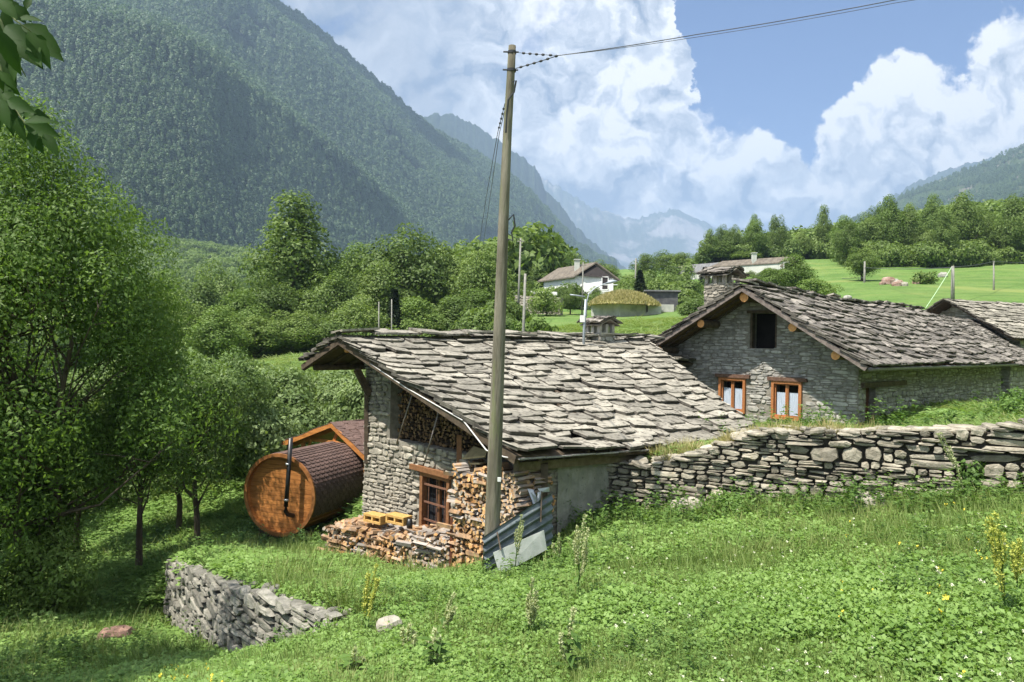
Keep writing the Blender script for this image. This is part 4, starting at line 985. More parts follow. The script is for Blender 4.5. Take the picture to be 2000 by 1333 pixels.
for wi, (a_, b_, z0, z1) in enumerate(wins):
    mb = MB(); fw = .075; c_ = (a_ + b_) / 2; O = .02
    for x0, x1, y0, y1 in ((a_, a_ + fw, z0, z1), (b_ - fw, b_, z0, z1), (a_ + fw, b_ - fw, z0, z0 + fw), (a_ + fw, b_ - fw, z1 - fw, z1)):
        mb.box((at2(x0, y0) + at2(x1, y1)) / 2 + nf2 * O, gw2 * (x1 - x0) / 2, nf2 * .05, UP * (y1 - y0) / 2)
    for x0, x1 in ((a_ + fw, c_ - .004), (c_ + .004, b_ - fw)):   # the two sashes
        f2 = .04
        for p0_, p1_, y0, y1 in ((x0, x0 + f2, z0 + fw, z1 - fw), (x1 - f2, x1, z0 + fw, z1 - fw), (x0 + f2, x1 - f2, z0 + fw, z0 + fw + f2), (x0 + f2, x1 - f2, z1 - fw - f2, z1 - fw)):
            mb.box((at2(p0_, y0) + at2(p1_, y1)) / 2 - nf2 * .02, gw2 * (p1_ - p0_) / 2, nf2 * .025, UP * (y1 - y0) / 2)
    w_ = mb.build('window', winwood, rh)
    mb = MB(); hw_, hz_ = gw2 * ((b_ - a_) / 2 - fw), UP * ((z1 - z0) / 2 - fw); cc_ = at2(c_, (z0 + z1) / 2, -.03); mb.add([cc_ - hw_ - hz_, cc_ + hw_ - hz_, cc_ + hw_ + hz_, cc_ - hw_ + hz_], [(0, 1, 2, 3)])
    mg, ng_ = material('clear_pane')
    ng_.n('ShaderNodeOutputMaterial', {0: ng_.n('ShaderNodeMixShader', {0: .07, 1: ng_.n('ShaderNodeBsdfTransparent'), 2: ng_.n('ShaderNodeBsdfGlossy', {'Roughness': .05})})})
    mb.build('pane', mg, w_)
    mb = MB(); zt = z0 + (z1 - z0) * .70
    for x0, x1 in ((a_ + fw + .04, c_ - .045), (c_ + .045, b_ - fw - .04)):
        n_ = 16; vs = []
        for i in range(n_ + 1):
            x = x0 + (x1 - x0) * i / n_; o_ = -.060 + .010 * math.sin(i * 1.9)
            vs += [at2(x, z0 + fw, o_), at2(x, zt, o_ * 1.0)]
        mb.add(vs, [(2 * i, 2 * i + 2, 2 * i + 3, 2 * i + 1) for i in range(n_)])
    mb.build('curtain', curtain_m, w_, smooth=True)
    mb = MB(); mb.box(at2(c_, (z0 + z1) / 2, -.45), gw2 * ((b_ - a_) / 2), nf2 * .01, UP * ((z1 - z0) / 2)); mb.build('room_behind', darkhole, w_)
    mb = MB(); ex = .13 if wi else .12
    mb.box(at2(c_ + .02, z1 + .05, .03), gw2 * ((b_ - a_) / 2 + ex), nf2 * .07, UP * .05); mb.build('lintel', surf('lintel_wood', (.09, .05, .035), (.15, .085, .055), 12, .8, .4, 50), rh)
a_, b_, z0, z1 = attic
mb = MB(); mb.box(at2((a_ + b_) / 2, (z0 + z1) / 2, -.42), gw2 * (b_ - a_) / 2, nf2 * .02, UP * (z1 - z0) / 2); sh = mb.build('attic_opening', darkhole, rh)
mb = MB()
mb.box(at2(a_ + .03, (z0 + z1) / 2, -.1), gw2 * .03, nf2 * .08, UP * (z1 - z0) / 2); mb.build('jamb', oldwood, sh); mb = MB(); mb.box(at2(b_ - .03, (z0 + z1) / 2, -.1), gw2 * .03, nf2 * .08, UP * (z1 - z0) / 2); mb.build('jamb', oldwood, sh)
mb = MB(); mb.box(at2((a_ + b_) / 2, z1 + .04, .0), gw2 * ((b_ - a_) / 2 + .08), nf2 * .05, UP * .04); mb.build('lintel', oldwood, rh)
# purlins: six log ends under the gable overhang
for t, far in ((0, 0), (.42, 0), (.76, 0), (.42, 1), (.86, 1)):
    E_ = REF2 if far else REF; q = RRF.lerp(E_, t) + Vector((0, 0, -.25 if t else -.29)) + rd2 * .10
    mb = MB(); mb.tube([q, q + rd2 * 2.2], .115 if t else .13, 14); o_ = mb.build('purlin', [oldwood, purlin_m], rh)
    for p_ in o_.data.polygons:
        if len(p_.vertices) > 4: p_.material_index = 1
for s in (.04, .48, .95, 1.4):
    for E_ in (REF, REF2):
        mb = MB(); o_ = rd2 * s + Vector((0, 0, -.09)); mb.beam(RRF + o_, E_ + o_, .07, .09); mb.build('rafter', oldwood, rh)
mb = MB(); mb.beam(RRF + Vector((0, 0, -.06)) - rd2 * .02, REF + Vector((0, 0, -.06)) - rd2 * .02, .03, .13); mb.beam(RRF + Vector((0, 0, -.06)) - rd2 * .02, REF2 + Vector((0, 0, -.06)) - rd2 * .02, .03, .13); mb.build('barge_board', surf('barge', (.10, .08, .07), (.18, .15, .13), 10, .8, .3, 30), rh)
mb = MB(); o_ = Vector((0, 0, -.07)) + n2s * .05; pts_ = [REF + o_ + (REB - REF) * k / 12 for k in range(13)]; mb.tube(pts_, .05, 8); mb.build('gutter', surf('gutter_tin', (.12, .11, .11), (.2, .18, .18), 12, .5, .1, 30, isl=0, metallic=.4), rh, smooth=True)
# door in the shaded long side
q = C2 + d2 * s3(1701); dz0, dz1 = -2.5, door[3]
mb = MB(); mb.box(Vector((q.x, q.y, (dz0 + dz1) / 2)) - n2s * .2, d2 * (door[1] - door[0]) / 2, n2s * .03, UP * (dz1 - dz0) / 2); mb.build('door', surf('dark_red_wood', (.06, .022, .015), (.10, .04, .025), 10, .7, .3, 40), rh)
qa = C2 + d2 * s3(1682); qb = C2 + d2 * s3(1765)
mb = MB(); mb.beam(Vector((qa.x, qa.y, dz1 + .07)) + n2s * .03, Vector((qb.x, qb.y, dz1 + .07)) + n2s * .03, .16, .13); mb.build('lintel', oldwood, rh)
# chimneys with a slab cap on little pillars
def chimney(parent_name, label, c, ax, ay, w, l, zb, zt, caph, seed, base_mat, capmat, capover=.14, gable=True):
    ch = empty(parent_name, (c[0], c[1], zb)); tag(ch, label, 'chimney')
    c = Vector((c[0], c[1], 0)); ax = Vector(ax); ay = Vector(ay)
    cs_ = [c + ax * sx * w / 2 + ay * sy * l / 2 for sx, sy in ((-1, -1), (1, -1), (1, 1), (-1, 1))]
    path = [(p.x, p.y) for p in cs_ + [cs_[0]]]
    mb = MB(); wall_core(mb, path, 1, lambda s: zt, lambda s: zb, min(w, l) * .42, mi=0, step=5)
    stone_skin(mb, path, 1, lambda s: zt + .02, lambda s: zb, seed, (.07, .14), (.15, .35), .03, mi=1); mb.build('shaft', [mortar_l, base_mat], ch)
    for k in range(3):
        for sx in (-1, 0, 1):
            if k == 1 and sx == 0: continue
            mb = MB(); mb.box(c + ax * sx * (w / 2 - .06) + ay * (k - 1) * (l / 2 - .06) + UP * (zt + caph / 2), ax * .05, ay * .055, UP * caph / 2); mb.build('pillar', base_mat, ch)
    mb = MB(); rr = (w / 2 + capover); rise = .24 * w
    top_ = c + UP * (zt + caph + rise)
    for sx in (-1, 1):
        e = c + ax * sx * rr + UP * (zt + caph - .02)
        slab_roof(mb, top_ - ay * (l / 2 + capover), top_ + ay * (l / 2 + capover), e - ay * (l / 2 + capover), e + ay * (l / 2 + capover), .28, (.3, .5), .035, 0, seed + sx, sag=0, over=.02)
        deck(mb, top_ - ay * (l / 2 + capover), top_ + ay * (l / 2 + capover), e - ay * (l / 2 + capover), e + ay * (l / 2 + capover), .03)
    mb.build('cap', [capmat, shaded_slab_edge], ch)
    return ch
pc = P(1411, 560, 23.2); chimney('stone_chimney', 'pale stone chimney with pillars and gabled slab cap behind the right house gable', (pc.x, pc.y), d2, g2, .92, .72, P(1411, 640, 23.2).z, P(1411, 556, 23.2).z, .27, 5, stone, slab_m2)
pc = P(1172, 640, 20.5); chimney('stone_chimney', 'small dark stone chimney with slab cap beside the street lamp', (pc.x, pc.y), d1, Vector((-d1.y, d1.x, 0)), .62, .55, P(1172, 690, 20.5).z, P(1172, 652, 20.5).z, .26, 6, stone_grey, slab_m2, .1)
# second slab roof behind the left house
bh = empty('stone_house', (2, 26, -2.8)); tag(bh, 'stone house behind the left house, only its slab ridge shows', 'house')
a_ = P(900, 648, 19.8); b_ = P(1265, 661, 24.5); 
if True:
    rdd = (b_ - a_).normalized(); off = Vector((rdd.y, -rdd.x, 0)).normalized()
    e1 = off * 2.2 + Vector((0, 0, -.75)); e2 = -off * 2.6 + Vector((0, 0, -.95))
    mb = MB(); slab_roof(mb, a_, b_, a_ + e1, b_ + e1, .33, (.4, .9), .05, 0, 41, zj=2); slab_roof(mb, a_, b_, a_ + e2, b_ + e2, .33, (.4, .9), .05, 0, 42)
    mb.build('roof', [slab_m, shaded_slab_edge], bh)
    mb = MB(); deck(mb, a_, b_, a_ + e1, b_ + e1, .05); deck(mb, a_, b_, a_ + e2, b_ + e2, .05); mb.build('roof_deck', oldwood, bh)
    ia = a_ + rdd * .5; ib = b_ - rdd * .3
    cs_ = [ia + off * 1.3, ib + off * 1.3, ib - off * 2.2, ia - off * 2.2]
    path = [(p.x, p.y) for p in cs_ + [cs_[0]]]
    mb = MB(); wall_core(mb, path, 1, lambda s: -.85, lambda s: -3.4, .4, mi=0, step=4); stone_skin(mb, path, 1, lambda s: -.85, lambda s: -3.4, 44, (.15, .25), (.4, .8), .03, mi=1); mb.build('wall', [mortar, stone_grey], bh)
# house continuing behind the right one, finer slabs
def simple_house(loc, label, RF_, RB_, EF_, EB_, E2F, E2B, seed, base, roofm, course=.2, sw=(.3, .6), th=.03, walloff=.5, wallm=None):
    h_ = empty('stone_house', loc); tag(h_, label, 'house'); RF_, RB_, EF_, EB_, E2F, E2B = map(Vector, (RF_, RB_, EF_, EB_, E2F, E2B))
    mb = MB(); slab_roof(mb, RF_, RB_, EF_, EB_, course, sw, th, 0, seed, sag=.05, jit=.12); slab_roof(mb, RF_, RB_, E2F, E2B, course * 1.4, sw, th, 0, seed + 1); mb.build('roof', [roofm, shaded_slab_edge], h_)
    mb = MB(); deck(mb, RF_, RB_, EF_, EB_, .05); deck(mb, RF_, RB_, E2F, E2B, .05); mb.build('roof_deck', oldwood, h_)
    rdx = (RB_ - RF_); rdx.z = 0; rdx.normalize()
    c1 = EF_.lerp(RF_, .1) + rdx * walloff; c2 = EB_.lerp(RB_, .1) - rdx * walloff; c3 = E2B.lerp(RB_, .1) - rdx * walloff; c4 = E2F.lerp(RF_, .1) + rdx * walloff
    n1 = (RB_ - RF_).cross(EF_ - RF_).normalized(); n2_ = (RB_ - RF_).cross(E2F - RF_).normalized()
    tp = lambda p: min(rz(p.x, p.y, n1, RF_), rz(p.x, p.y, n2_, RF_)) - .12
    mb = MB()
    for pa, pb in ((c4, c1), (c1, c2), (c2, c3), (c3, c4)):
        pth = [(pa.x, pa.y), (pb.x, pb.y)]; f, L, _ = path_fn(pth)
        t_ = lambda s, f=f: tp(f(s)[0]); wall_core(mb, pth, 1, t_, lambda s: base, .4); 
        stone_skin(mb, pth, 1, t_, lambda s: base, seed + 7, (.1, .2), (.25, .6), .03, mi=1)
    mb.build('wall', [mortar_l, wallm or stone_grey], h_)
    return h_
q0 = RRB + d2 * .02 + Vector((0, 0, -.12)); q1 = q0 + d2 * 12
eF = REB + d2 * .25 + Vector((0, 0, -.10)); eB = eF + d2 * 11.5
simple_house((q0.x + 3, q0.y + 3, -1.5), 'stone house with fine regular slabs continuing beyond the tall right house', q0, q1, eF, eB, REB2 + d2 * .3, REB2 + d2 * 12, 51, -2.2, slab_m2)
a_ = P(1845, 586, 36); d3 = Vector((.93, .37, 0)).normalized(); g3 = Vector((-.37, .93, 0))
b_ = a_ + d3 * 14; ef = a_ - g3 * 3.4 + Vector((0, 0, -1.9)); e2 = a_ + g3 * 3.0 + Vector((0, 0, -1.7))
simple_house((a_.x + 4, a_.y + 2, a_.z - 4), 'stone house at the right border with a small dark gable and rippled slab roof', a_, b_, ef, ef + d3 * 14, e2, e2 + d3 * 14, 61, a_.z - 5, slab_m, course=.3, sw=(.4, .8), th=.04, walloff=.9)
# ================================================================ DRY STONE WALLS
def upx(p): return 1000 + F * p[0] / p[1]
def vtab(tab):
    us = [a for a, b in tab]; vs = [b for a, b in tab]
    return lambda p: P(upx(p), float(np.interp(upx(p), us, vs)), p[1]).z
rwt = vtab([(1190, 905), (1272, 903), (1336, 896), (1360, 886), (1408, 874), (1424, 862), (1480, 846), (1504, 842), (1608, 842), (1720, 845), (1800, 842), (1920, 838), (2000, 836), (2400, 826)])
fR, LR_, _ = path_fn(RW)
rtop = lambda s: rwt(fR(min(max(s, 0), LR_))[0]); rbot = lambda s: gz1(*(fR(min(max(s, 0), LR_))[0] + Vector((fR(s)[1].y, -fR(s)[1].x)) * .15)) - .15
tabR = [(k * LR_ / 60, rbot(k * LR_ / 60)) for k in range(61)]; rbot2 = lambda s: float(np.interp(s, [a for a, b in tabR], [b for a, b in tabR]))
rwall = empty('stone_wall', (7, 10.8, -2.3)); tag(rwall, 'long dry stone retaining wall running from the low house to the right border', 'wall')
mb = MB(); wall_core(mb, RW, 1, lambda s: rtop(s) - .06, rbot2, .45, mi=0, inset=.03)
sm = .25 * LR_
stone_skin(mb, RW, 1, rtop, rbot2, 71, (.05, .10), (.12, .34), .09, .006, mi=1, s0=0, s1=sm, wob=.02)
stone_skin(mb, RW, 1, rtop, rbot2, 72, (.05, .19), (.13, .38), .11, .006, mi=1, s0=sm - .18, s1=LR_, wob=.035, split=.5, big=lambda a, b: 1.0 + .25 * a)
r_ = random.Random(73); s = .05
def loose(mb, c, a, b, t, seed, mi=0, n_=9):
    r = random.Random(seed); az = r.uniform(0, 6.28); up = Vector((r.uniform(-.2, .2), r.uniform(-.2, .2), 1)).normalized(); x_ = Vector((math.cos(az), math.sin(az), 0)); y_ = up.cross(x_).normalized(); x_ = y_.cross(up)
    ring = [(math.cos(6.283 * q / n_ + r.uniform(-.2, .2)) * r.uniform(.8, 1.1), math.sin(6.283 * q / n_) * r.uniform(.8, 1.1)) for q in range(n_)]
    vs = []
    for sc_, h in ((.75, -1), (1, -.5), (1, .35), (.8, .9), (.35, 1.05)):
        for x, y in ring: vs.append(Vector(c) + x_ * x * a * sc_ + y_ * y * b * sc_ + up * t * (h + r.uniform(-.12, .12)))
    mb.add(vs, [(l * n_ + q, l * n_ + (q + 1) % n_, (l + 1) * n_ + (q + 1) % n_, (l + 1) * n_ + q) for l in range(4) for q in range(n_)] + [tuple(4 * n_ + q for q in range(n_)), tuple(range(n_))[::-1]], mi)
while s < LR_:
    for _ in range(2):
        p, d = fR(s); n_ = Vector((d.y, -d.x)); w = r_.uniform(.1, .28); q = p - n_ * r_.uniform(-.05, .38)
        loose(mb, (q.x, q.y, rtop(s) + r_.uniform(-.03, .03)), w, w * r_.uniform(.5, .8), r_.uniform(.02, .05), r_.random() * 1e6, 1)
    s += r_.uniform(.12, .3)
mb.build('stones', [mortar, stone_wall_m], rwall)
fT, LT, _ = path_fn(TW); tt = vtab([(330, 1088), (475, 1150), (560, 1172), (680, 1206)])
def ttop(s):
    p, d = fT(min(max(s, 0), LT)); q = p - Vector((d.y, -d.x)) * .45; return min(tt(p), gz1(q.x, q.y) + .10)
_tt = [(k * LT / 60, ttop(k * LT / 60)) for k in range(61)]; ttop = lambda s: float(np.interp(s, [a for a, b in _tt], [b for a, b in _tt]))
def tbot(s):
    p, d = fT(min(max(s, 0), LT)); q = p + Vector((d.y, -d.x)) * .25; return gz1(q.x, q.y) - .3
tabT = [(k * LT / 40, tbot(k * LT / 40)) for k in range(41)]; tbot2 = lambda s: float(np.interp(s, [a for a, b in tabT], [b for a, b in tabT]))
twall = empty('stone_wall', (-3.8, 9.8, -4)); tag(twall, 'short broken dry stone terrace wall in the lawn at the lower left', 'wall')
mb = MB(); wall_core(mb, TW, 1, lambda s: ttop(s) - .05, tbot2, .35, mi=0, inset=.02)
stone_skin(mb, TW, 1, ttop, tbot2, 75, (.06, .18), (.14, .45), .08, .006, mi=1, split=.4)
s = .05
while s < LT:
    p, d = fT(s); n_ = Vector((d.y, -d.x)); w = r_.uniform(.06, .14); q = p - n_ * r_.uniform(0, .25); loose(mb, (q.x, q.y, ttop(s) + r_.uniform(-.05, .02)), w, w * .7, r_.uniform(.02, .06), r_.random() * 1e6, 1); s += r_.uniform(.12, .3)
for k in range(14):
    p = P(600 + r_.uniform(0, 75), 1215 + r_.uniform(-25, 40), 7.6); w = r_.uniform(.05, .14); loose(mb, (p.x, p.y, gz1(p.x, p.y) + .05), w, w * .7, w * .35, k, 1)
mb.build('stones', [mortar, surf('dark_field_stone', (.12, .115, .095), (.25, .235, .195), 6, .9, .7, 40, .02, c3=(.10, .11, .06), c3at=(.55, .7), isl=.38)], twall)
mb = MB(); p = P(228, 1228, 12.3)
loose(mb, (p.x, p.y, gz1(p.x, p.y) + .17), .30, .24, .12, 5); tag(mb.build('flat_rock', surf('red_rock', (.20, .12, .09), (.33, .2, .15), 5, .9, .5, 30, isl=0)), 'flat reddish rock lying alone in the shaded grass at lower left', 'rock')
for i, (u, v, w, lab) in enumerate([(760, 1222, .12, 'pale half buried rock in the lawn right of the broken terrace wall'), (1340, 1000, .27, 'pale boulder at the foot of the long retaining wall near its left end'), (1700, 998, .3, 'tan boulder half buried under the right part of the retaining wall')]):
    Y = [6.9, 12.4, 10.9][i]; p = P(u, v, Y); mb = MB(); loose(mb, (p.x, p.y, gz1(p.x, p.y) + .13), w * 1.15, w * .9, w * .6, 30 + i); tag(mb.build('rock', stone), lab, 'rock')
# ================================================================ FIREWOOD
logend = surf('split_log_end', (.42, .20, .07), (.62, .39, .18), 9, .85, .3, 60, .004, isl=.35, objrand=True, c3=(.40, .35, .29), c3at=(.5, .6), c3scale=2.2)
logside = surf('log_side', (.17, .115, .075), (.44, .27, .14), 7, .9, .5, 50, .01, isl=.35, objrand=True, stretch=(1, .3, 1), c3=(.28, .25, .22), c3at=(.48, .58), c3scale=1.7)
lm_ = []
r_ = random.Random(80)
for k in range(9):
    mb = MB(); n_ = r_.choice([3, 4, 4, 5, 6]); L_g = .30; a0 = r_.uniform(0, 6.28); ra = r_.uniform(.8, 1.0)
    ring = [(math.cos(a0 + 6.283 * q / n_ + r_.uniform(-.3, .3)) * .052 * ra * r_.uniform(.8, 1.15), math.sin(a0 + 6.283 * q / n_ + r_.uniform(-.3, .3)) * .045 * ra * r_.uniform(.8, 1.15)) for q in range(n_)]
    vs = [(x, y, z) for (y, sc_) in ((0, .96), (L_g, 1.0)) for x, z in [(a_ * sc_, b_ * sc_) for a_, b_ in ring]]
    mb.add(vs, [tuple(range(n_)), tuple(range(n_, 2 * n_))[::-1]], 0); mb.add(vs, [(q, (q + 1) % n_, n_ + (q + 1) % n_, n_ + q) for q in range(n_)], 1)
    o_ = mb.build('firewood_log', [logend, logside], origin=Vector((0, 0, 0))); COL.objects.unlink(o_); lm_.append(o_.data)
logs = []   # (location, yaw, pitch, scale, stack)
yaw_in = math.atan2(d1.y, d1.x) - math.pi / 2     # log axis (+Y) pointing into the wall
def stack(fn, s0, s1, zb, zt, name, step=.088, jit=.25, depth=0.0, long=0.0, yj=.10):
    z_ = None; s = s0
    row = 0
    zmin = min(zb(s0), zb(s1), zb((s0 + s1) / 2)); zmax = max(zt(s0 + (s1 - s0) * k / 10) for k in range(11)); z = zmin
    while z < zmax:
        s = s0 + (row % 2) * step * .5
        while s < s1:
            z2_ = z + r_.uniform(-.02, .02)
            if zb(s) - .05 < z2_ < zt(s) + r_.uniform(-.05, .04):
                yw = yaw_in + r_.uniform(-yj, yj); sc_ = (r_.uniform(.75, 1.35), r_.uniform(.8, 1.2), r_.uniform(.65, 1.2))
                if r_.random() < long: yw += math.pi / 2 + r_.uniform(-.3, .3); 
                p = fn(s, z2_, r_.uniform(-.05, .05)); logs.append([p, yw, r_.uniform(-.06, .06), sc_, name])
            s += step * r_.uniform(.8, 1.2)
        z += step * .82; row += 1
stack(lambda s, z, j: at(s, z, -.20 + j), sa + .04, s_of(1000), lambda s: shelf + .05, lambda s: ftop(s) - .08, 'loft')
SBs = next(s for s in np.arange(0, gl, .02) if upx(at(s, 0, .66)) > 889); SBe = gl + .15
tB = lambda s: P(940, 925 + 8 * math.sin(s * 9) - 10 * (s - SBs), 12.6).z
gB = lambda s: gz1(*(onf(s) + nf * .7).xy) + .03
stack(lambda s, z, j: at(s, z, .62 + j), SBs, SBe, gB, tB, 'tall', step=.082, long=.06)
stack(lambda s, z, j: at(s, z, .28 + j), SBs, SBe, lambda s: tB(s) - .25, lambda s: tB(s) + .04, 'tall', step=.085, long=.1)
A_l, B_l = P(640, 1070, 14.9), P(876, 1110, 12.95); A_l.z = B_l.z = 0; dl = (B_l - A_l).normalized(); Ll = (B_l - A_l).length; nl_ = Vector((dl.y, -dl.x, 0))
def onl(s, z, j): q = A_l + dl * s + nl_ * j; return Vector((q.x, q.y, z))
gC = lambda s: gz1(*onl(s, 0, .1).xy) + .02
topC = lambda s: gC(0) + (gC(Ll) - gC(0)) * s / Ll + .60 + .05 * math.sin(s * 3)
stack(lambda s, z, j: onl(s, z, j), 0, Ll, gC, topC, 'low', step=.085, long=.28, yj=.22)
for k in range(360):   # loose top layer of the low stack back to the wall
    s = r_.uniform(-.15, Ll); b_ = r_.uniform(.15, 1.15); q = A_l + dl * s - nl_ * b_
    if (q - W1).dot(nf) < .1: continue
    logs.append([Vector((q.x, q.y, topC(s) - r_.uniform(.0, .12) + .03)), r_.uniform(0, 6.28), r_.uniform(-.15, .15), (r_.uniform(.8, 1.4), r_.uniform(.6, 1.1), r_.uniform(.6, 1.1)), 'low'])
# left return of the low stack
for k in range(150):
    b_ = r_.uniform(0, 1.3); z = r_.uniform(0, .6); q = A_l - nl_ * b_ - dl * .02; logs.append([Vector((q.x, q.y, gC(0) + z)), yaw_in - math.pi / 2 + r_.uniform(-.3, .3), 0, (r_.uniform(.8, 1.3), .8, r_.uniform(.6, 1.1)), 'low'])
# shaded logs in the open corner of the house
def ons(s, z, j): p = V3(W0) - Vector((d1.x, d1.y, 0)) * (.0 - s); return Vector((p.x, p.y, z)) + nrs * (.05 + j)
for k in range(130):
    s = r_.uniform(-.55, .28); z = r_.uniform(-3.6, -2.25); logs.append([ons(s, z, r_.uniform(0, .06)), math.atan2(-nrs.y, -nrs.x) - math.pi / 2 + r_.uniform(-.1, .1), 0, (r_.uniform(.8, 1.3), 1, r_.uniform(.7, 1.2)), 'corner'])
front = [l for l in logs if l[4] in ('tall', 'low')]
front.sort(key=lambda l: l[0].length - (.5 if l[4] == 'tall' else 0))
ind = [l for l in front if l[4] == 'tall'][:160] + [l for l in front if l[4] == 'low'][:140]; ids = set(id(l) for l in ind); rest = [l for l in logs if id(l) not in ids]
for l in ind:
    o_ = bpy.data.objects.new('firewood_log', r_.choice(lm_)); COL.objects.link(o_); o_.location = l[0]; o_.rotation_euler = (l[2], r_.uniform(-.6, .6), l[1]); o_.scale = l[3]
    lo_ = l[4] == 'low'
    tag(o_, 'split log in the low wide firewood stack below the barred window' if lo_ else 'split log in the tall firewood stack between the barred window and the pole', 'firewood log', 'split logs of the low stack' if lo_ else 'split logs of the tall stack')
mb = MB()
for l in rest:
    me = r_.choice(lm_); M_ = Matrix.Translation(l[0]) @ Matrix.Rotation(l[1], 4, 'Z') @ Matrix.Rotation(r_.uniform(-.6, .6), 4, 'Y') @ Matrix.Diagonal((*l[3], 1))
    vs = [M_ @ v.co for v in me.vertices]; k = len(mb.v); mb.v.extend([tuple(v) for v in vs])
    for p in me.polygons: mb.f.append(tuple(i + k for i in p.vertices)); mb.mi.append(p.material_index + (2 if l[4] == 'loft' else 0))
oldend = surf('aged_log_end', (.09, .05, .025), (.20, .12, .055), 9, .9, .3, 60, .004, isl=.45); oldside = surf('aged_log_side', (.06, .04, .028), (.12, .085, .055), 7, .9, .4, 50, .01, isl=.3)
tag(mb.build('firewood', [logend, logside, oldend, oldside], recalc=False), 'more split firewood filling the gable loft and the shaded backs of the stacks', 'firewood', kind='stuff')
# dark stakes holding the stacks
for s, o_, lab in ((SBs - .06, .62, 'thin rusty stake between the two firewood stacks'),):
    q = at(s, 0, o_); zb = gz1(q.x, q.y); mb = MB(); mb.beam((q.x, q.y, zb - .1), (q.x, q.y, zb + 1.0), .05, .05, up=(1, 0, 0)); tag(mb.build('stake', surf('rust', (.10, .035, .02), (.16, .06, .03), 20, .9, .3, 50)), lab, 'stake')
# yellow hollow bricks on the low stack
hb = surf('yellow_brick', (.40, .23, .07), (.52, .33, .11), 20, .85, .3, 60)
for i, (u, v, Y, lab) in enumerate([(735, 1012, 14.5, 'yellow hollow block with two holes on the low firewood stack, left one'), (779, 1014, 14.1, 'yellow hollow block on the low firewood stack, right one beside the first')]):
    c = P(u, v, Y); b_ = empty('hollow_brick', (c.x, c.y, c.z - .11)); tag(b_, lab, 'brick', 'yellow hollow blocks on the low stack'); mb = MB(); w, h, dp = .24, .08, .12
    ax = dl; ay = nl_
    for z in (-h + .02, h - .02): mb.box(c + UP * z, ax * w, ay * dp, UP * .02)
    for x in (-w + .02, 0, w - .02): mb.box(c + ax * x, ax * .02, ay * (dp - .004), UP * (h - .04))
    mb.box(c - ay * (dp - .03), ax * (w - .02), ay * .015, UP * (h - .04)); mb.build('block', hb, b_)
c = P(800, 1024, 13.9); mb = MB(); mb.tube([c - UP * .1, c, c + UP * .1], [.05, .06, .045], 12); tag(mb.build('tin_can', black_metal, smooth=True), 'dark tin on the low firewood stack beside the yellow blocks', 'tin')
# ================================================================ POLE AND ITS CABLES
polem = surf('pole_wood', (.095, .085, .06), (.21, .19, .145), 8, .95, 1, 18, .03, isl=0, stretch=(1, 1, .12), c3=(.15, .165, .075), c3at=(.5, .66), c3scale=5)
pole = empty('utility_pole', P(960, 1085, 11)); tag(pole, 'tall leaning weathered wooden utility pole in front of the stone house', 'pole')
mb = MB(); mb.tube([P(u, v, 11) for u, v in ((957, 1110), (961, 1040), (968, 850), (975, 660), (983, 440), (991, 260), (998, 140), (1000.5, 90))], [k / F * 11 for k in (15.5, 15, 13.6, 11.9, 10.2, 8.6, 7.8, 7.2)], 16); mb.build('shaft', polem, pole, smooth=True)
for v, u, rr in ((103, 1000, 8.4), (138, 999, 9)):
    mb = MB(); c = P(u, v, 11); mb.tube([c - UP * .02, c + UP * .02], rr / F * 11, 16); mb.tube([c + Vector((-.13, -.02, 0)), c + Vector((.1, -.02, 0))], .012, 6); mb.build('clamp', black_metal, pole)
mb = MB(); mb.tube([P(1001, 160, 10.9), P(1008, 158, 10.88), P(1004, 180, 10.9), P(993, 195, 10.88), P(990, 220, 10.9), P(988, 260, 10.9)], .014, 6); mb.build('cable_tail', black_metal, pole)
mb = MB(); mb.tube([P(993, 430, 10.95), P(1003, 420, 10.9), P(1006, 440, 10.9), P(999, 455, 10.9), P(1002, 470, 10.9), P(992, 468, 10.95)], .012, 6); mb.build('cable_coil', black_metal, pole)
mb = MB(); c = P(975, 937, 10.85); mb.box(c, (.025, 0, 0), (0, .01, 0), (0, 0, .03)); mb.build('marker', white_paint, pole)
cablem = surf('cable', (.05, .055, .06), (.08, .085, .09), 10, .6, 0, isl=0); beadm = surf('insulator', (.03, .03, .035), (.05, .05, .055), 10, .4, 0, isl=0)
def cable(name, label, pts, rad=.008, sag=0, n=24, m=None, beads=(), cat='cable', bs=.03):
    pts = [Vector(p) for p in pts]; out = []
    for a, b in zip(pts[:-1], pts[1:]):
        for k in range(n): t = k / n; p = a.lerp(b, t); p.z -= sag * 4 * t * (1 - t) * (b - a).length; out.append(p)
    out.append(pts[-1]); mb = MB(); mb.tube(out, rad, 5)
    root = empty(name, out[0]); tag(root, label, cat); mb.build('wire', m or cablem, root, smooth=True)
    for k in beads:
        i = min(int(k * (len(out) - 1)), len(out) - 2); q = out[i].lerp(out[i + 1], k * (len(out) - 1) - i); dq = (out[i + 1] - out[i]).normalized(); mb = MB(); mb.tube([q - dq * bs, q - dq * bs * .4, q + dq * bs * .4, q + dq * bs], [.006, bs * .6, bs * .6, .006], 7); mb.build('insulator', beadm, root, smooth=True)
    return root
cable('overhead_cable', 'dark overhead cable from the lower clamp of the wooden pole to the upper right', [P(1008, 134, 11), P(1090, 109, 10.7), P(1360, 68, 10.0), P(1750, 0, 9.0), P(2300, -100, 8.0)], .0065, .006, beads=(.03, .07, .11, .15, .19, .24))
cable('overhead_cable', 'thin overhead cable from the top clamp of the wooden pole, upper of the two', [P(1010, 103, 11), P(1090, 109, 10.68), P(1360, 73, 10.1), P(1750, 6, 9.3), P(2300, -92, 8.5)], .004, .006, beads=(.04, .08, .12, .16, .205))
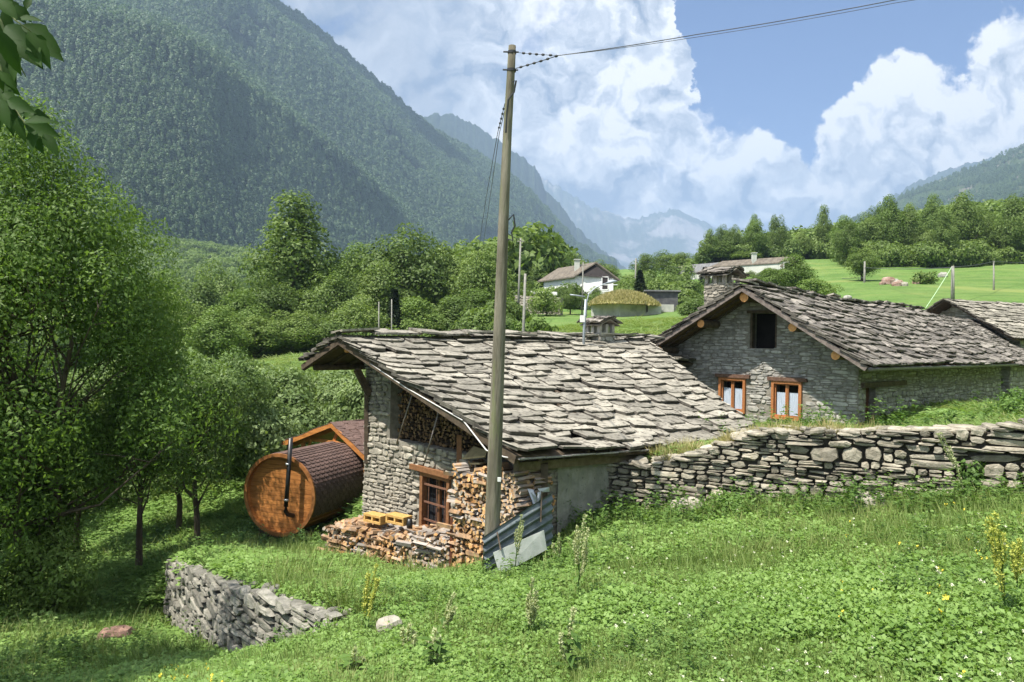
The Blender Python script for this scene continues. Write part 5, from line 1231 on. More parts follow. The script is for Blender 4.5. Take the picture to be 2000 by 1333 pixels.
cable('overhead_cable', 'thin cable dropping left from the pole towards the village, front one', [P(986, 203, 11), P(972, 260, 12.5), P(948, 395, 18), P(930, 520, 26), P(893, 655, 40)], .006, 0, beads=(.04, .08, .12, .16, .2))
cable('overhead_cable', 'thin cable dropping left from the pole towards the village, rear one', [P(986, 215, 11), P(975, 262, 12.5), P(955, 400, 18), P(938, 520, 26), P(905, 655, 40)], .006, 0)
cable('rake_cable', 'pale sagging cable clipped along the gable edge of the low stone house', [LRF.lerp(LEF, .22) + Vector((0, -.05, -.10)), LRF.lerp(LEF, .45) + Vector((0, -.06, -.10)), P(905, 822, 12.4), P(950, 880, 11.8), P(985, 893, 11.6), P(1008, 897, 11.6)], .013, 0, m=surf('pale_cable', (.45, .44, .42), (.6, .58, .56), 20, .5, 0, isl=0), n=10)
for a_, b_, lab in ((P(806, 768, 14.1), P(775, 866, 14.9), 'grey rod leaning across the loft firewood, left one'), (P(858, 800, 13.4), P(829, 905, 13.85), 'grey rod leaning across the loft firewood, right one')):
    mb = MB(); mb.tube([a_, b_], .016, 6); tag(mb.build('leaning_rod', surf('dull_rod', (.16, .14, .13), (.26, .22, .21), 20, .7, 0, isl=0), smooth=True), lab, 'rod', 'rods leaning across the loft firewood')
# ================================================================ SHEET, BOARD, SCRAP
def sheet(corners, nu, nv, wave, amp, th=.004):
    A, B, C_, D_ = map(Vector, corners); n_ = (B - A).cross(D_ - A).normalized(); vs = []
    for side_ in (0, 1):
        for i in range(nu + 1):
            for j in range(nv + 1):
                s, t = i / nu, j / nv; p = (A * (1 - s) + B * s) * (1 - t) + (D_ * (1 - s) + C_ * s) * t
                vs.append(p + n_ * (amp * math.sin(t * wave * 6.283) + th * side_ + .01 * math.sin(s * 5)))
    q = lambda i, j, k: k * (nu + 1) * (nv + 1) + i * (nv + 1) + j
    fs = [(q(i, j, k), q(i + 1, j, k), q(i + 1, j + 1, k), q(i, j + 1, k)) for k in (0, 1) for i in range(nu) for j in range(nv)]
    return vs, fs
cm = surf('corrugated_steel', (.075, .092, .10), (.14, .165, .17), 5, .6, .2, 30, .003, isl=0, metallic=0, c3=(.12, .08, .06), c3at=(.62, .75))
mb = MB(); mb.add(*sheet([P(943, 1050, 10.65), P(1078, 962, 11.55), P(1078, 1062, 11.5), P(950, 1140, 10.6)], 14, 50, 5.5, .022)); tag(mb.build('corrugated_sheet', cm, smooth=True, recalc=False), 'blue grey corrugated metal sheet standing on its edge at the pole foot', 'metal sheet')
mb = MB(); mb.prism([P(963, 1080, 10.5), P(1062, 1036, 11.25), P(1068, 1074, 11.15), P(976, 1124, 10.4)], (.006, .02, .0)); tag(mb.build('fibre_board', surf('pale_board', (.30, .33, .29), (.40, .42, .38), 4, .8, .2, 30, isl=0)), 'pale grey flat board leaning against the corrugated sheet', 'board')
for (u0, v0, Y0), (u1, v1, Y1), lab in (((971, 1040, 10.7), (978, 1075, 10.55), 'thin wooden stick leaning on the corrugated sheet, left one'), ((1058, 960, 11.4), (1056, 1020, 11.3), 'thin grey stick rising behind the corrugated sheet, right one')):
    mb = MB(); mb.beam(P(u0, v0, Y0), P(u1, v1, Y1), .022, .02, up=(1, 0, 0)); tag(mb.build('stick', oldwood), lab, 'stick')
c = P(1020, 994, 11.9); r_ = random.Random(5); mb = MB(); vs = []; nn = 12
for i in range(nn + 1):
    for j in range(nn + 1):
        x, z = (i / nn - .5) * .42, (j / nn - .5) * .34; vs.append(c + Vector((x, .05 * math.sin(i * 1.3 + j * .9) + .03 * math.sin(j * 2.1 - i), z + .05 * math.sin(i * .9) + .02 * math.sin(j * 2 + i))))
mb.add(vs, [(i * (nn + 1) + j, (i + 1) * (nn + 1) + j, (i + 1) * (nn + 1) + j + 1, i * (nn + 1) + j + 1) for i in range(nn) for j in range(nn)]); tag(mb.build('plastic_sack', surf('white_plastic', (.55, .58, .62), (.7, .72, .75), 8, .4, .3, 20, isl=0), smooth=True), 'crumpled white plastic sack hanging behind the corrugated sheet', 'sack')
mb = MB(); mb.prism([P(1030, 955, 11.8), P(1042, 957, 11.8), P(1050, 975, 11.7), P(1048, 1000, 11.7)], (0, .02, 0)); mb.prism([P(1050, 955, 11.75), P(1073, 952, 11.8), P(1073, 961, 11.8), P(1056, 962, 11.75)], (0, .02, 0)); mb.prism([P(1050, 961.5, 11.75), P(1057, 961.5, 11.75), P(1052, 1000, 11.7), P(1048, 990, 11.7)], (0, .02, 0))
tag(mb.build('bent_plate', metal_grey), 'bent pale metal flashing propped in the open corner of the house', 'metal plate')
# ================================================================ BARREL SAUNA
sax = Vector((.34, .94, 0)).normalized(); sbx = Vector((sax.y, -sax.x, 0)); Sc = P(545, 967, 19.0); Rb = 1.03; Lb = 2.5
sauna = empty('barrel_sauna', (Sc.x, Sc.y, Sc.z - Rb - .15)); tag(sauna, 'orange wooden barrel sauna with brown shingle roof and black flue', 'sauna')
def bp(a, r, y): return Sc + sbx * math.cos(a) * r * 1.03 + UP * math.sin(a) * r + sax * y
mb = MB(); n_ = 40
for k in range(n_):   # staves
    a0, a1 = 6.2832 * k / n_, 6.2832 * (k + .95) / n_
    pts_ = [bp(a0, Rb, 0), bp(a1, Rb, 0), bp(a1, Rb - .05, 0), bp(a0, Rb - .05, 0)]; mb.prism(pts_, sax * Lb)
mb.build('body', orange, sauna)
mb = MB()
for k in range(17):   # front wall planks, recessed
    z0 = -Rb + .05 + k * (2 * Rb - .1) / 17; z1 = z0 + (2 * Rb - .1) / 17 * .945; w = lambda z: math.sqrt(max((Rb - .045) ** 2 - z * z, .0004)) * 1.03
    mb.prism([Sc + sax * .12 + sbx * x + UP * z for x, z in ((-w(z0), z0), (w(z0), z0), (w(z1), z1), (-w(z1), z1))], sax * .04)
mb.build('front_wall', orange, sauna)
mb = MB()
for k in range(48):
    a0, a1 = 6.2832 * k / 48, 6.2832 * (k + 1) / 48; mb.prism([bp(a0, Rb + .035, -.02), bp(a1, Rb + .035, -.02), bp(a1, Rb - .055, -.02), bp(a0, Rb - .055, -.02)], sax * .05)
mb.build('rim', surf('dark_larch', (.22, .09, .03), (.33, .14, .045), 6, .5, .2, 30, isl=.05), sauna)
shm = surf('brown_shingle', (.085, .052, .042), (.13, .085, .07), 25, .95, .4, 120, .004, isl=.18)
mb = MB()
r_ = random.Random(2); nrw = 20; aw0, aw1 = math.radians(-28), math.radians(208)
for k in range(nrw):
    for sgn in (0, 1):
        am = math.radians(90); 
        a_lo = (aw0 + (am - aw0) * k / nrw) if sgn == 0 else (aw1 + (am - aw1) * k / nrw); da = ((am - aw0) / nrw) * (1 if sgn == 0 else -1)
        y = .03 - (k % 2) * .1
        while y < Lb:
            y0, y1 = max(y, .03), min(y + .2, Lb + .02)
            if y1 > y0 + .02: mb.add([bp(a_lo, Rb + .045, y0 + .03), bp(a_lo, Rb + .045, y1 - .03), bp(a_lo + da * .5, Rb + .04, y1 - .004), bp(a_lo + da * 1.3, Rb + .018, y1), bp(a_lo + da * 1.3, Rb + .018, y0), bp(a_lo + da * .5, Rb + .04, y0 + .004)], [(0, 1, 2, 3, 4, 5)])
            y += .2
for k in range(30):
    a0, a1 = aw0 + (aw1 - aw0) * k / 30, aw0 + (aw1 - aw0) * (k + 1) / 30; mb.prism([bp(a0, Rb + .012, .04), bp(a1, Rb + .012, .04), bp(a1, Rb + .002, .04), bp(a0, Rb + .002, .04)], sax * (Lb - .04))
mb.build('shingle_roof', shm, sauna, recalc=False)
pf = lambda u, v, o_=-.16: P(u, v, 18.78)
mb = MB(); mb.tube([P(568, 856, 18.7), P(562, 945, 18.7), P(558.5, 990, 18.7)], .055, 14); mb.tube([P(558.5, 985, 18.7), P(558, 998, 18.7), P(562, 1005, 18.75), P(570, 1007, 18.9), P(575, 1008, 19.1)], .058, 12); mb.build('flue', black_metal, sauna, smooth=True)
mb = MB(); mb.tube([P(562.8, 905, 18.7), P(562.5, 909, 18.7)], .064, 14); mb.tube([P(559.4, 975, 18.7), P(559.2, 979, 18.7)], .064, 14); mb.build('flue_collar', metal_grey, sauna, smooth=True)
for y in (.35, Lb - .35):
    mb = MB(); c = Sc + sax * y - UP * (Rb + .03); mb.box(c, sbx * .85, sax * .06, UP * .14); mb.build('cradle', oldwood, sauna)
mb = MB(); a0 = bp(math.radians(-38), Rb + .01, .02); mb.beam(a0 + sax * .02, a0 + sax * Lb, .06, .03); mb.build('side_batten', surf('dark_larch2', (.25, .10, .035), (.35, .15, .05), 6, .5, .2, 30), sauna)
# ================================================================ GAZEBO
G0, G1, G2 = P(648, 826, 22), P(553, 864, 23.6), P(716, 892, 20.4)
gzb = empty('gazebo', (G0.x + 1, G0.y + 1, -5.2)); tag(gzb, 'small open wooden gazebo with brown shingle roof behind the sauna', 'gazebo')
Bk = d1 * 3.2; mb = MB()
slab_roof(mb, G0, G0 + Bk, G1, G1 + Bk, .15, (.24, .24), .008, 0, 90, sag=0, over=.02, jit=.02, zj=.1); slab_roof(mb, G0, G0 + Bk, G2, G2 + Bk, .15, (.24, .24), .008, 0, 91, sag=0, over=.02, jit=.02, zj=.1); mb.build('shingle_roof', [shm, shm], gzb)
mb = MB(); gd = UP * -.035; deck(mb, G0 + gd, G0 + Bk + gd, G1 + gd, G1 + Bk + gd, .03); deck(mb, G0 + gd, G0 + Bk + gd, G2 + gd, G2 + Bk + gd, .03); mb.build('roof_deck', orange, gzb)
mb = MB(); o_ = -d1 * .03 - UP * .07; mb.beam(G0 + o_, G1 + o_, .03, .14); mb.beam(G0 + o_, G2 + o_, .03, .14); mb.build('barge_board', orange, gzb)
for fr in (.25, 2.6):
    o_ = d1 * fr - UP * .14; a_, b_ = G0.lerp(G1, .92) + o_, G0.lerp(G2, .92) + o_; mb = MB(); mb.beam(G0 + o_, a_, .09, .12); mb.beam(G0 + o_, b_, .09, .12)
    mb.beam(G0.lerp(G1, .6) + o_, G0.lerp(G2, .6) + o_, .09, .10); mb.beam(G0 + o_, (G0.lerp(G1, .6) + G0.lerp(G2, .6)) / 2 + o_, .09, .09, up=(1, 0, 0)); mb.build('truss', orange, gzb)
    for q in (G0.lerp(G1, .72) + o_, G0.lerp(G2, .78) + o_): mb = MB(); mb.beam(q - UP * .05, Vector((q.x, q.y, gz1(q.x, q.y) - .1)), .12, .12, up=(1, 0, 0)); mb.beam(q - UP * .75, q - UP * .1 + (G0 - q).normalized() * .55, .07, .07, up=(1, 0, 0)); mb.build('post', orange, gzb)
# ================================================================ STREET LAMP, POLES
steel = surf('lamp_steel', (.25, .28, .31), (.34, .37, .40), 6, .5, .1, 30, isl=0, metallic=.3)
lamp = empty('street_lamp', P(1139, 720, 19.3)); tag(lamp, 'grey steel street lamp with curved arm beside the small chimney', 'street lamp')
lp = lambda u, v: P(u, v, 19.3)
mb = MB(); mb.tube([lp(1138, 720), lp(1141, 640), lp(1144, 585)], [.035, .035, .03], 10); mb.build('post', steel, lamp, smooth=True)
mb = MB(); mb.tube([lp(1145, 620), lp(1146, 590), lp(1150, 575), lp(1162, 563), lp(1178, 556), lp(1186, 553)], .016, 8); mb.build('arm', steel, lamp, smooth=True)
mb = MB(); c = lp(1195, 552); mb.tube([lp(1184, 554), lp(1190, 552), lp(1199, 550), lp(1206, 550)], [.02, .045, .045, .015], 10); mb.build('lamp_head', steel, lamp, smooth=True)
mb = MB(); mb.box(lp(1137.5, 623), (.06, 0, 0), (0, .05, 0), (0, 0, .09)); mb.build('switch_box', white_paint, lamp)
mb = MB(); mb.tube([lp(1113, 576), lp(1122, 577), lp(1143, 580)], .02, 6); mb.build('bracket', steel, lamp, smooth=True)
pgrey = surf('concrete_pole', (.17, .17, .15), (.25, .24, .21), 5, .9, .2, 20, isl=0)
def vpole(u0, v0, u1, v1, Y, px, lab, arm=False, group='distant utility poles'):
    b = P(u1, v1, Y); b.z = min(b.z, gz1(b.x, b.y)) - .3; t = P(u0, v0, Y); root = empty('utility_pole', b); tag(root, lab, 'pole', group)
    mb = MB(); mb.tube([b, t], [px * .5 / F * Y, px * .33 / F * Y], 8); mb.build('shaft', pgrey, root, smooth=True)
    if arm:
        mb = MB(); c = t - UP * (6 / F * Y); w = 7 / F * Y; mb.beam(c - Vector((w, 0, 0)), c + Vector((w, 0, 0)), .1, .1); mb.build('crossarm', pgrey, root)
vpole(1017, 466, 1012, 585, 75, 5, 'tall thin pole with crossarm right behind the big wooden pole', True)
vpole(1026, 535, 1021, 650, 33, 7, 'shorter bare pole right of the wooden pole')
vpole(1139, 512, 1137, 600, 88, 3, 'thin pole in front of the white chalet', True)
vpole(1242, 505, 1241, 545, 125, 4, 'short pole rising from the trees right of the white chalet')
vpole(1689, 511, 1688, 570, 100, 5, 'thin pole left of the reddish rocks in the right field')
vpole(1861, 520, 1861, 585, 62, 8, 'grey pole with guy wire above the rear roof at right')
vpole(1941, 510, 1941, 590, 85, 4, 'rightmost thin pole in the field')
vpole(740, 590, 741, 660, 52, 3, 'thin pole at the wood edge, left of two above the roof ridge'); vpole(765, 585, 766, 660, 52, 3, 'thin pole at the wood edge, right of two above the roof ridge')
for i, (pts_, lab) in enumerate([([P(1689, 523, 100), P(1861, 523, 62)], 'upper wire between the thin pole and the guyed pole'), ([P(1861, 522, 62), P(1941, 511, 85), P(2050, 512, 110)], 'wire from the guyed pole over the rightmost pole'), ([P(1540, 541, 150), P(1689, 543, 100)], 'lower wire running left from the thin pole in the right field'),
        ([P(1017, 470, 75), P(985, 452, 60)], 'wire running left from the crossarm pole'), ([P(1242, 508, 125), P(1380, 532, 140)], 'wire from the short pole towards the grey roofed villa')]):
    cable('overhead_cable', lab, pts_, .035, .004, n=8)
cable('guy_wire', 'pale green guy wire slanting down from the grey pole', [P(1858, 523, 61.9), P(1808, 602, 58)], .03, .01, n=8, m=surf('guy', (.35, .5, .3), (.45, .6, .38), 5, .6, 0, isl=0), cat='guy wire')
# ================================================================ FAR HOUSES
tan_roof = surf('tan_roof', (.10, .085, .068), (.17, .145, .115), 2, .9, .4, 12, .05, isl=0); grey_roof = surf('grey_roof', (.13, .13, .135), (.2, .2, .205), 2, .9, .4, 12, .05, isl=0)
darkboard = surf('dark_boards', (.018, .014, .014), (.03, .024, .022), 3, .8, .3, 10, isl=0); palewall = surf('pale_wall', (.42, .43, .38), (.52, .52, .47), 1, .9, .2, 10, isl=0)
def far_house(label, Y, apex, eL, eR, back, zb, wallm, roofm, gablem=None, wins=(), over=.5, side_wins=(), chim=None):
    A, L0, R0 = P(apex[0], apex[1], Y), P(*eL), P(*eR); back = Vector((back[0], back[1], 0)); bd = back.normalized(); zb = P(apex[0], zb, Y).z
    h_ = empty('house', (A.x, A.y, zb)); tag(h_, label, 'house')
    mb = MB()
    for E in (L0, R0): mb.prism([A, A + back, E + back, E], UP * -.18)
    mb.build('roof', roofm, h_)
    i_ = bd * over; gl_ = (R0 - L0); gl_.z = 0
    def ins(E): q = A.lerp(E, 1 - over / (E - A).length); q.z -= .2; return q
    a_, l_, r2 = A + i_ - UP * .22, ins(L0) + i_, ins(R0) + i_; Bx = back - bd * over * 2
    mb = MB(); bz = lambda p: Vector((p.x, p.y, zb - 1.5))
    mb.prism([bz(l_), bz(r2), r2, a_, l_], Bx); mb.build('wall', wallm, h_)
    n_ = Vector((gl_.y, -gl_.x, 0)).normalized(); n_ = n_ if n_.dot(bd) < 0 else -n_
    if gablem: mb = MB(); mb.prism([l_ + n_ * .06, r2 + n_ * .06, a_ + n_ * .06], n_ * .05); mb.build('gable_boards', gablem, h_)
    for (u, v, w, h, *m_) in wins:
        # point of the gable plane seen at u
        gx = gl_.normalized(); k = (u - 1000) / F; t = (k * l_.y - l_.x) / (gx.x - k * gx.y); c = l_ + gx * t; c.z = P(u, v, c.y).z; mb = MB(); mb.box(c + n_ * .03, gx * w / 2, n_ * .05, UP * h / 2); wd = mb.build('window', darkboard, h_)
        mb = MB(); 
        for sx in (-1, 1): mb.box(c + n_ * .05 + gx * sx * (w / 2 + .06), gx * .06, n_ * .06, UP * (h / 2 + .06)); mb.box(c + n_ * .05 + UP * sx * (h / 2 + .05), gx * (w / 2 + .02), n_ * .055, UP * .06)
        mb.build('frame', m_[0] if m_ else white_paint, wd)
    if chim: c = A + bd * chim[0] + (L0 - A) * chim[1]; mb = MB(); mb.box(c + UP * .3, (.35, 0, 0), (0, .35, 0), (0, 0, .9)); mb.box(c + UP * 1.25, (.45, 0, 0), (0, .45, 0), (0, 0, .06)); mb.build('chimney', palewall, h_)
    return h_
hc = far_house('white chalet with dark boarded gable and tan roof', 100, (1165, 512), (1120, 540, 101), (1211, 546, 97.5), (-4.6, 9.5), 600, white_paint, tan_roof, darkboard, wins=[(1180, 554, .8, 1.6)], over=.7, chim=(3, .35))
mb = MB(); a_, b_ = P(1132, 570, 99.3), P(1206, 570, 96.8); mb.beam(a_, b_, 1.2, .15); mb.beam(a_ + UP * .9, b_ + UP * .9, .08, .08)
mb.build('balcony', white_paint, hc)
far_house('grey roofed villa with pale gable behind the stone chimney', 130, (1430, 511), (1406, 529, 131), (1450, 531, 128.5), (-6, 7), 560, palewall, grey_roof, wins=[(1430, 526, .8, .8)], over=.4)
far_house('small white house with brown roof at the left of the grey roofed villa', 140, (1358, 516), (1342, 526, 141), (1374, 526, 139), (-3, 6), 560, white_paint, tan_roof, over=.3, wins=[(1352, 538, .8, 1.2)])
far_house('cream house with long tan roof among the trees above the right ridge', 122, (1548, 501), (1519, 513, 123), (1572, 517, 120), (-9, 9), 560, palewall, tan_roof, wins=[(1534, 519, .8, 1.0), (1534, 540, .8, 1.0)], over=.4, chim=(6, .3))
conc = surf('bare_concrete', (.33, .33, .30), (.46, .45, .41), 1.2, .9, .3, 6, .05, isl=0, c3=(.24, .25, .23), c3at=(.55, .7), c3scale=.5)
drygrass = leafmat('dry_grass', [(.26, .27, .09), (.36, .36, .14), (.44, .43, .2)], .3, .5)
cb_ = empty('concrete_building', P(1215, 612, 84)); tag(cb_, 'low concrete building with a domed roof of dry grass below the chalet', 'building')
q1_, q2_, q3_ = P(1155, 594, 86), P(1210, 594, 82.5), P(1292, 594, 86); q4_ = q1_ + q3_ - q2_ + Vector((0, 4, 0))
mb = MB(); mb.prism([Vector((p.x, p.y, gz1(q2_.x, q2_.y) - 1.5)) for p in (q1_, q2_, q3_, q4_)], UP * (q2_.z - gz1(q2_.x, q2_.y) + 1.5)); mb.build('wall', conc, cb_)
for u0_, u1_ in ((1264, 1270), (1240, 1243)):
    mb = MB(); mb.beam(P(u0_, 597, 84.6), P(u0_, 610, 84.6), .25, .1, up=(1, 0, 0)); mb.build('panel_joint', darkboard, cb_)
cq = (q1_ + q3_ + q2_ + q4_) / 4; r_ = np.random.default_rng(4); n_ = 9000; a_ = r_.random(n_) * 6.283; rr = r_.random(n_) ** .5
bx = (q3_ - q1_) / 2; by = (q4_ - q2_) / 2; hgt_ = (594 - 566) / F * 84
px_ = cq.x + bx.x * rr * np.cos(a_) * 1.02 + by.x * rr * np.sin(a_); py_ = cq.y + bx.y * rr * np.cos(a_) + by.y * rr * np.sin(a_) * 1.0; pz_ = q2_.z + hgt_ * (1 - rr ** 2) ** .9 + .06 * vnoise(px_, py_, 3, 2.0)
v = leaves(np.c_[px_, py_, pz_ - .1], np.c_[r_.normal(size=(n_, 2)) * .35, np.ones(n_)], r_.normal(size=(n_, 3)), r_.uniform(.25, .55, n_), np.full(n_, .10))
nrg = 14; gv = []
for i in range(nrg + 1):
    for j in range(40):
        t = i / nrg; a2 = 6.283 * j / 40; gv.append((cq.x + bx.x * t * math.cos(a2) + by.x * t * math.sin(a2) - cb_.location.x, cq.y + bx.y * t * math.cos(a2) + by.y * t * math.sin(a2) - cb_.location.y, q2_.z + .02 + hgt_ * (1 - t * t) ** .9 - cb_.location.z))
gf = [(i * 40 + j, (i + 1) * 40 + j, (i + 1) * 40 + (j + 1) % 40, i * 40 + (j + 1) % 40) for i in range(nrg) for j in range(40)]
npmesh('grass_roof', np.r_[v - np.array(cb_.location), np.array(gv)], np.r_[qf(n_), np.array(gf) + 4 * n_], drygrass, parent=cb_)
lowb = empty('shed', P(1290, 604, 92)); tag(lowb, 'low dark flat roofed shed right of the domed grass roof', 'shed')
mb = MB(); c = P(1292, 590, 93); mb.box(c, (1.9, -.3, 0), (.4, 2.2, 0), (0, 0, 1.2)); mb.build('wall', surf('dark_shed', (.06, .06, .065), (.1, .1, .1), 2, .9, .3, 10, isl=0), lowb)
mb = MB(); c = P(1300, 603, 89); mb.box(c, (.9, -.1, 0), (.1, .8, 0), (0, 0, .45)); mb.build('concrete_block', conc, lowb)
mb = MB(); mb.box(P(1292, 571, 93), (2.2, -.3, 0), (.4, 2.5, 0), (0, 0, .08)); mb.build('roof', grey_roof, lowb)
rb = empty('road_barrier', P(1035, 578, 96)); tag(rb, 'pale road barrier on a stone embankment left of the chalet', 'barrier')
mb = MB(); mb.beam(P(985, 570, 98), P(1088, 574, 92), .15, .42); mb.build('rail', white_paint, rb)
for k in range(6):
    mb = MB(); p = P(985, 572, 98).lerp(P(1088, 576, 92), k / 5.2); mb.beam(p, p - UP * .8, .12, .12, up=(1, 0, 0)); mb.build('post', pgrey, rb)
ra, rb2 = P(1005, 592, 90), P(1095, 597, 86); f_, L_w, _ = path_fn([(ra.x, ra.y), (rb2.x, rb2.y)]); mb = MB(); tz = lambda s: ra.z + .9 + (rb2.z - ra.z) * s / L_w; wall_core(mb, [(ra.x, ra.y), (rb2.x, rb2.y)], 1, tz, lambda s: ra.z - 2.5, .5); stone_skin(mb, [(ra.x, ra.y), (rb2.x, rb2.y)], 1, tz, lambda s: ra.z - 1.6, 95, (.25, .4), (.5, 1.0), .08, mi=1, s1=L_w); mb.build('embankment', [mortar_l, stone], rb)
# boulders in the right field
redrock = surf('red_boulder', (.20, .11, .08), (.40, .30, .25), .8, .9, .5, 6, .1, isl=0)
for u, v, Y, w, m_, lab in [(1735, 551, 96, 1.0, redrock, 'largest rounded reddish boulder in the right field'), (1724, 557, 95, .45, redrock, 'small reddish boulder left of the largest one'), (1745, 542, 99, .6, stone_grey, 'grey boulder above the reddish ones'), (1752, 556, 94, .6, stone, 'whitish boulder in the middle of the rock group'),
        (1757, 549, 97, .5, redrock, 'reddish boulder behind the whitish one'), (1764, 564, 92, .55, stone, 'pale flat boulder at the right end of the rock group'), (1750, 563, 92, .6, redrock, 'reddish boulder at the lower front of the rock group'), (1789, 552, 96, .6, redrock, 'lone reddish boulder right of the rock group'), (1841, 538, 110, .8, stone_grey, 'pale boulder left of the guyed pole'), (1655, 567, 75, .45, stone_grey, 'pale grey boulder just above the ridge of the right house')]:
    p = P(u, v, Y); mb = MB(); loose(mb, (p.x, p.y, gz1(p.x, p.y) + w * .25), w, w * .8, w * .6, u); tag(mb.build('boulder', m_), lab, 'boulder', 'boulders in the right field')
# ================================================================ FOREGROUND TREES
def hit(u, v, y0=2.0, y1=300):
    ys = y0 * (y1 / y0) ** (np.arange(500) / 499); p1_, p0_ = P(u, v, 1.0), 0
    h = gz(p1_.x * ys, ys); z = p1_.z * ys; k = np.argmax(z < h)
    return Vector((p1_.x * ys[k], ys[k], h[k])) if (z < h).any() else P(u, v, 40)
def big_tree(name, label, loc, rx, rz, cz, H, nlobe, nleaf, ls, mat, seed, r0, nl, group=None, lob=(.16, .30), asp=.42, ry=1.0, stems=((0, 0),), **kw):
    root = empty(name, loc); tag(root, label, 'tree', group)
    v, cc = crown_mesh(name, seed, rx, rz, nlobe, nleaf, ls, cz, mat, lob=lob, asp=asp, droop=.45, core=.45, rxy=ry, **kw)
    rr = random.Random(seed); ix = rr.sample(range(len(cc)), min(nl, len(cc)))
    for si, (sx, sy) in enumerate(stems):
        tg = [Vector(cc[i]) - Vector((sx, sy, 0)) for k, i in enumerate(ix) if k % len(stems) == si]
        mb = trunk_mb(seed + si, H, r0 * (1 if si == 0 else .75), tg, lean=(cz * .15 * rr.uniform(-1, 1), rr.uniform(-.5, .5)), n=9, stop=.8)
        mb.v = [(x + sx, y + sy, z) for x, y, z in mb.v]; mb.build('trunk', bark, root, smooth=True, origin=Vector((0, 0, 0)))
    npmesh('crown', v, qf(len(v) // 4), mat, parent=root); return root
z_ = gz1(-9.7, 14.6)
big_tree('ash_tree', 'large leafy ash tree filling the left side of the picture', (-9.65, 14.6, z_ - .1), 4.15, 5.05, 4.9, 10.4, 95, 125000, .092, LM['ash'], 101, .12, 70, stems=((0, 0), (.5, .3), (-.7, .1)), top=.12, lob=(.13, .27))
big_tree('ash_tree', 'leafy tree at the left border beyond the large ash', (-17.5, 19.5, gz1(-17.5, 19.5)), 4.2, 5.0, 6.0, 11, 60, 36000, .17, LM['ash'], 102, .2, 20)
big_tree('ash_tree', 'low leafy tree under the large ash at the left border', (-9.6, 15.2, gz1(-9.6, 15.2)), 1.5, 1.9, 2.9, 4.6, 26, 15000, .10, LM['ash'], 103, .06, 14, lob=(.2, .35))
for i, (u, v, Y, rx, rz, cz, lab) in enumerate([(271, 1098, 17.2, 1.45, 2.0, 3.4, 'small dark trunked tree standing alone in front of the thicket, left of the terrace wall'), (384, 1066, 19.5, 1.55, 2.1, 3.3, 'small fruit tree just left of the barrel sauna'), (349, 1062, 20.5, 1.3, 1.9, 3.1, 'slim fruit tree behind the terrace wall corner, middle one'),
        (150, 1040, 19.5, 1.8, 2.3, 3.2, 'low spreading tree in the shade of the large ash'), (440, 1000, 23.5, 1.7, 2.0, 2.9, 'leafy tree directly behind the barrel sauna left edge'), (60, 1000, 23, 2.2, 2.6, 3.4, 'bushy tree deep in the shade at the left border')]):
    p = P(u, v, Y); big_tree('fruit_tree', lab, (p.x, p.y, gz1(p.x, p.y) - .05), rx, rz, cz, 5.2, 30, 14000, .10, LM['orchard'], 110 + i, .085, 14, group='small trees beside the terrace', lob=(.2, .36), asp=.5)
big_tree('ash_tree', 'leafy tree just outside the left border that shades the lower left lawn', (-8.9, 7.4, gz1(-8.9, 7.4)), 3.0, 2.9, 7.2, 10, 40, 13000, .13, LM['ash'], 104, .14, 24)
big_tree('hazel_bush', 'low leafy hazel at the foot of the large ash', (-8.7, 14.0, gz1(-8.7, 14.0) - .3), 1.3, 1.1, 1.1, 2.2, 20, 8000, .10, LM['bright'], 105, .04, 10, lob=(.2, .4))
big_tree('hazel_bush', 'bushy hazel at the left border under the ash', (-10.6, 13.0, gz1(-10.6, 13.0) - .3), 1.6, 1.7, 1.6, 3.2, 26, 9500, .10, LM['bright'], 106, .04, 10, lob=(.2, .4))
# thicket on the bank behind the sauna
tk = []
for s_ in range(3):
    v, _ = crown_mesh('x', 130 + s_, 1.0, .95, 16, 2600, .13, .9, None, lob=(.3, .5), asp=.5, droop=.3); tk.append(hidden('thicket_%d' % s_, v, LM['grey']))
r_ = np.random.default_rng(77); n_ = 430
uu, YY = r_.uniform(330, 760, n_), r_.uniform(24, 39, n_); xx_ = (uu - 1000) / F * YY; keep = (YY < 31.5 - (uu - 400) * .006 + 1.5 * np.sin(uu * .03)) & ~((uu > 540) & (YY < 26.5))
xx_, yy_ = xx_[keep], YY[keep]
inst_stuff('thicket', np.c_[xx_, yy_, gz(xx_, yy_) - .25], r_.uniform(.7, 1.35, len(xx_)), tk, 'grey green shrub thicket covering the bank behind the sauna', 'thicket', 5)
uu, YY = r_.uniform(-250, 370, 300), r_.uniform(24, 60, 300); xx_ = (uu - 1000) / F * YY
inst_stuff('undergrowth', np.c_[xx_, YY, gz(xx_, YY) - .3], r_.uniform(1.0, 2.2, 300), tk, 'dense undergrowth between the large ash and the wood', 'undergrowth', 6)
ub = []
for s_ in range(3):
    v, _ = crown_mesh('x', 140 + s_, 1.0, .8, 14, 1300, .17, .7, None, lob=(.3, .5), asp=.55); ub.append(hidden('underbush_%d' % s_, v, LM['wood']))
pp = []
for k in range(420):     # bushes under the wood's edge and round the houses
    if k < 230: u, Y = R.uniform(400, 1010), R.uniform(64, 78)
    elif k < 330: u, Y = R.uniform(1000, 1360), R.uniform(96, 145)
    else: u, Y = R.uniform(1340, 1640), R.uniform(74, 130)
    p = P(u, 0, Y)
    if 330 > k >= 230 and 1150 < u < 1320 and Y < 105: continue
    if k >= 330 and u > 1570 and Y > 84: continue
    pp.append((p.x, p.y, gz1(p.x, p.y) - .3, R.uniform(1.2, 2.6) if k < 330 else R.uniform(.7, 1.3)))
pp = np.array(pp); inst_stuff('hedge_bushes', pp[:, :3], pp[:, 3], ub, 'bushes along the edge of the wood and between the village houses', 'bushes', 7)
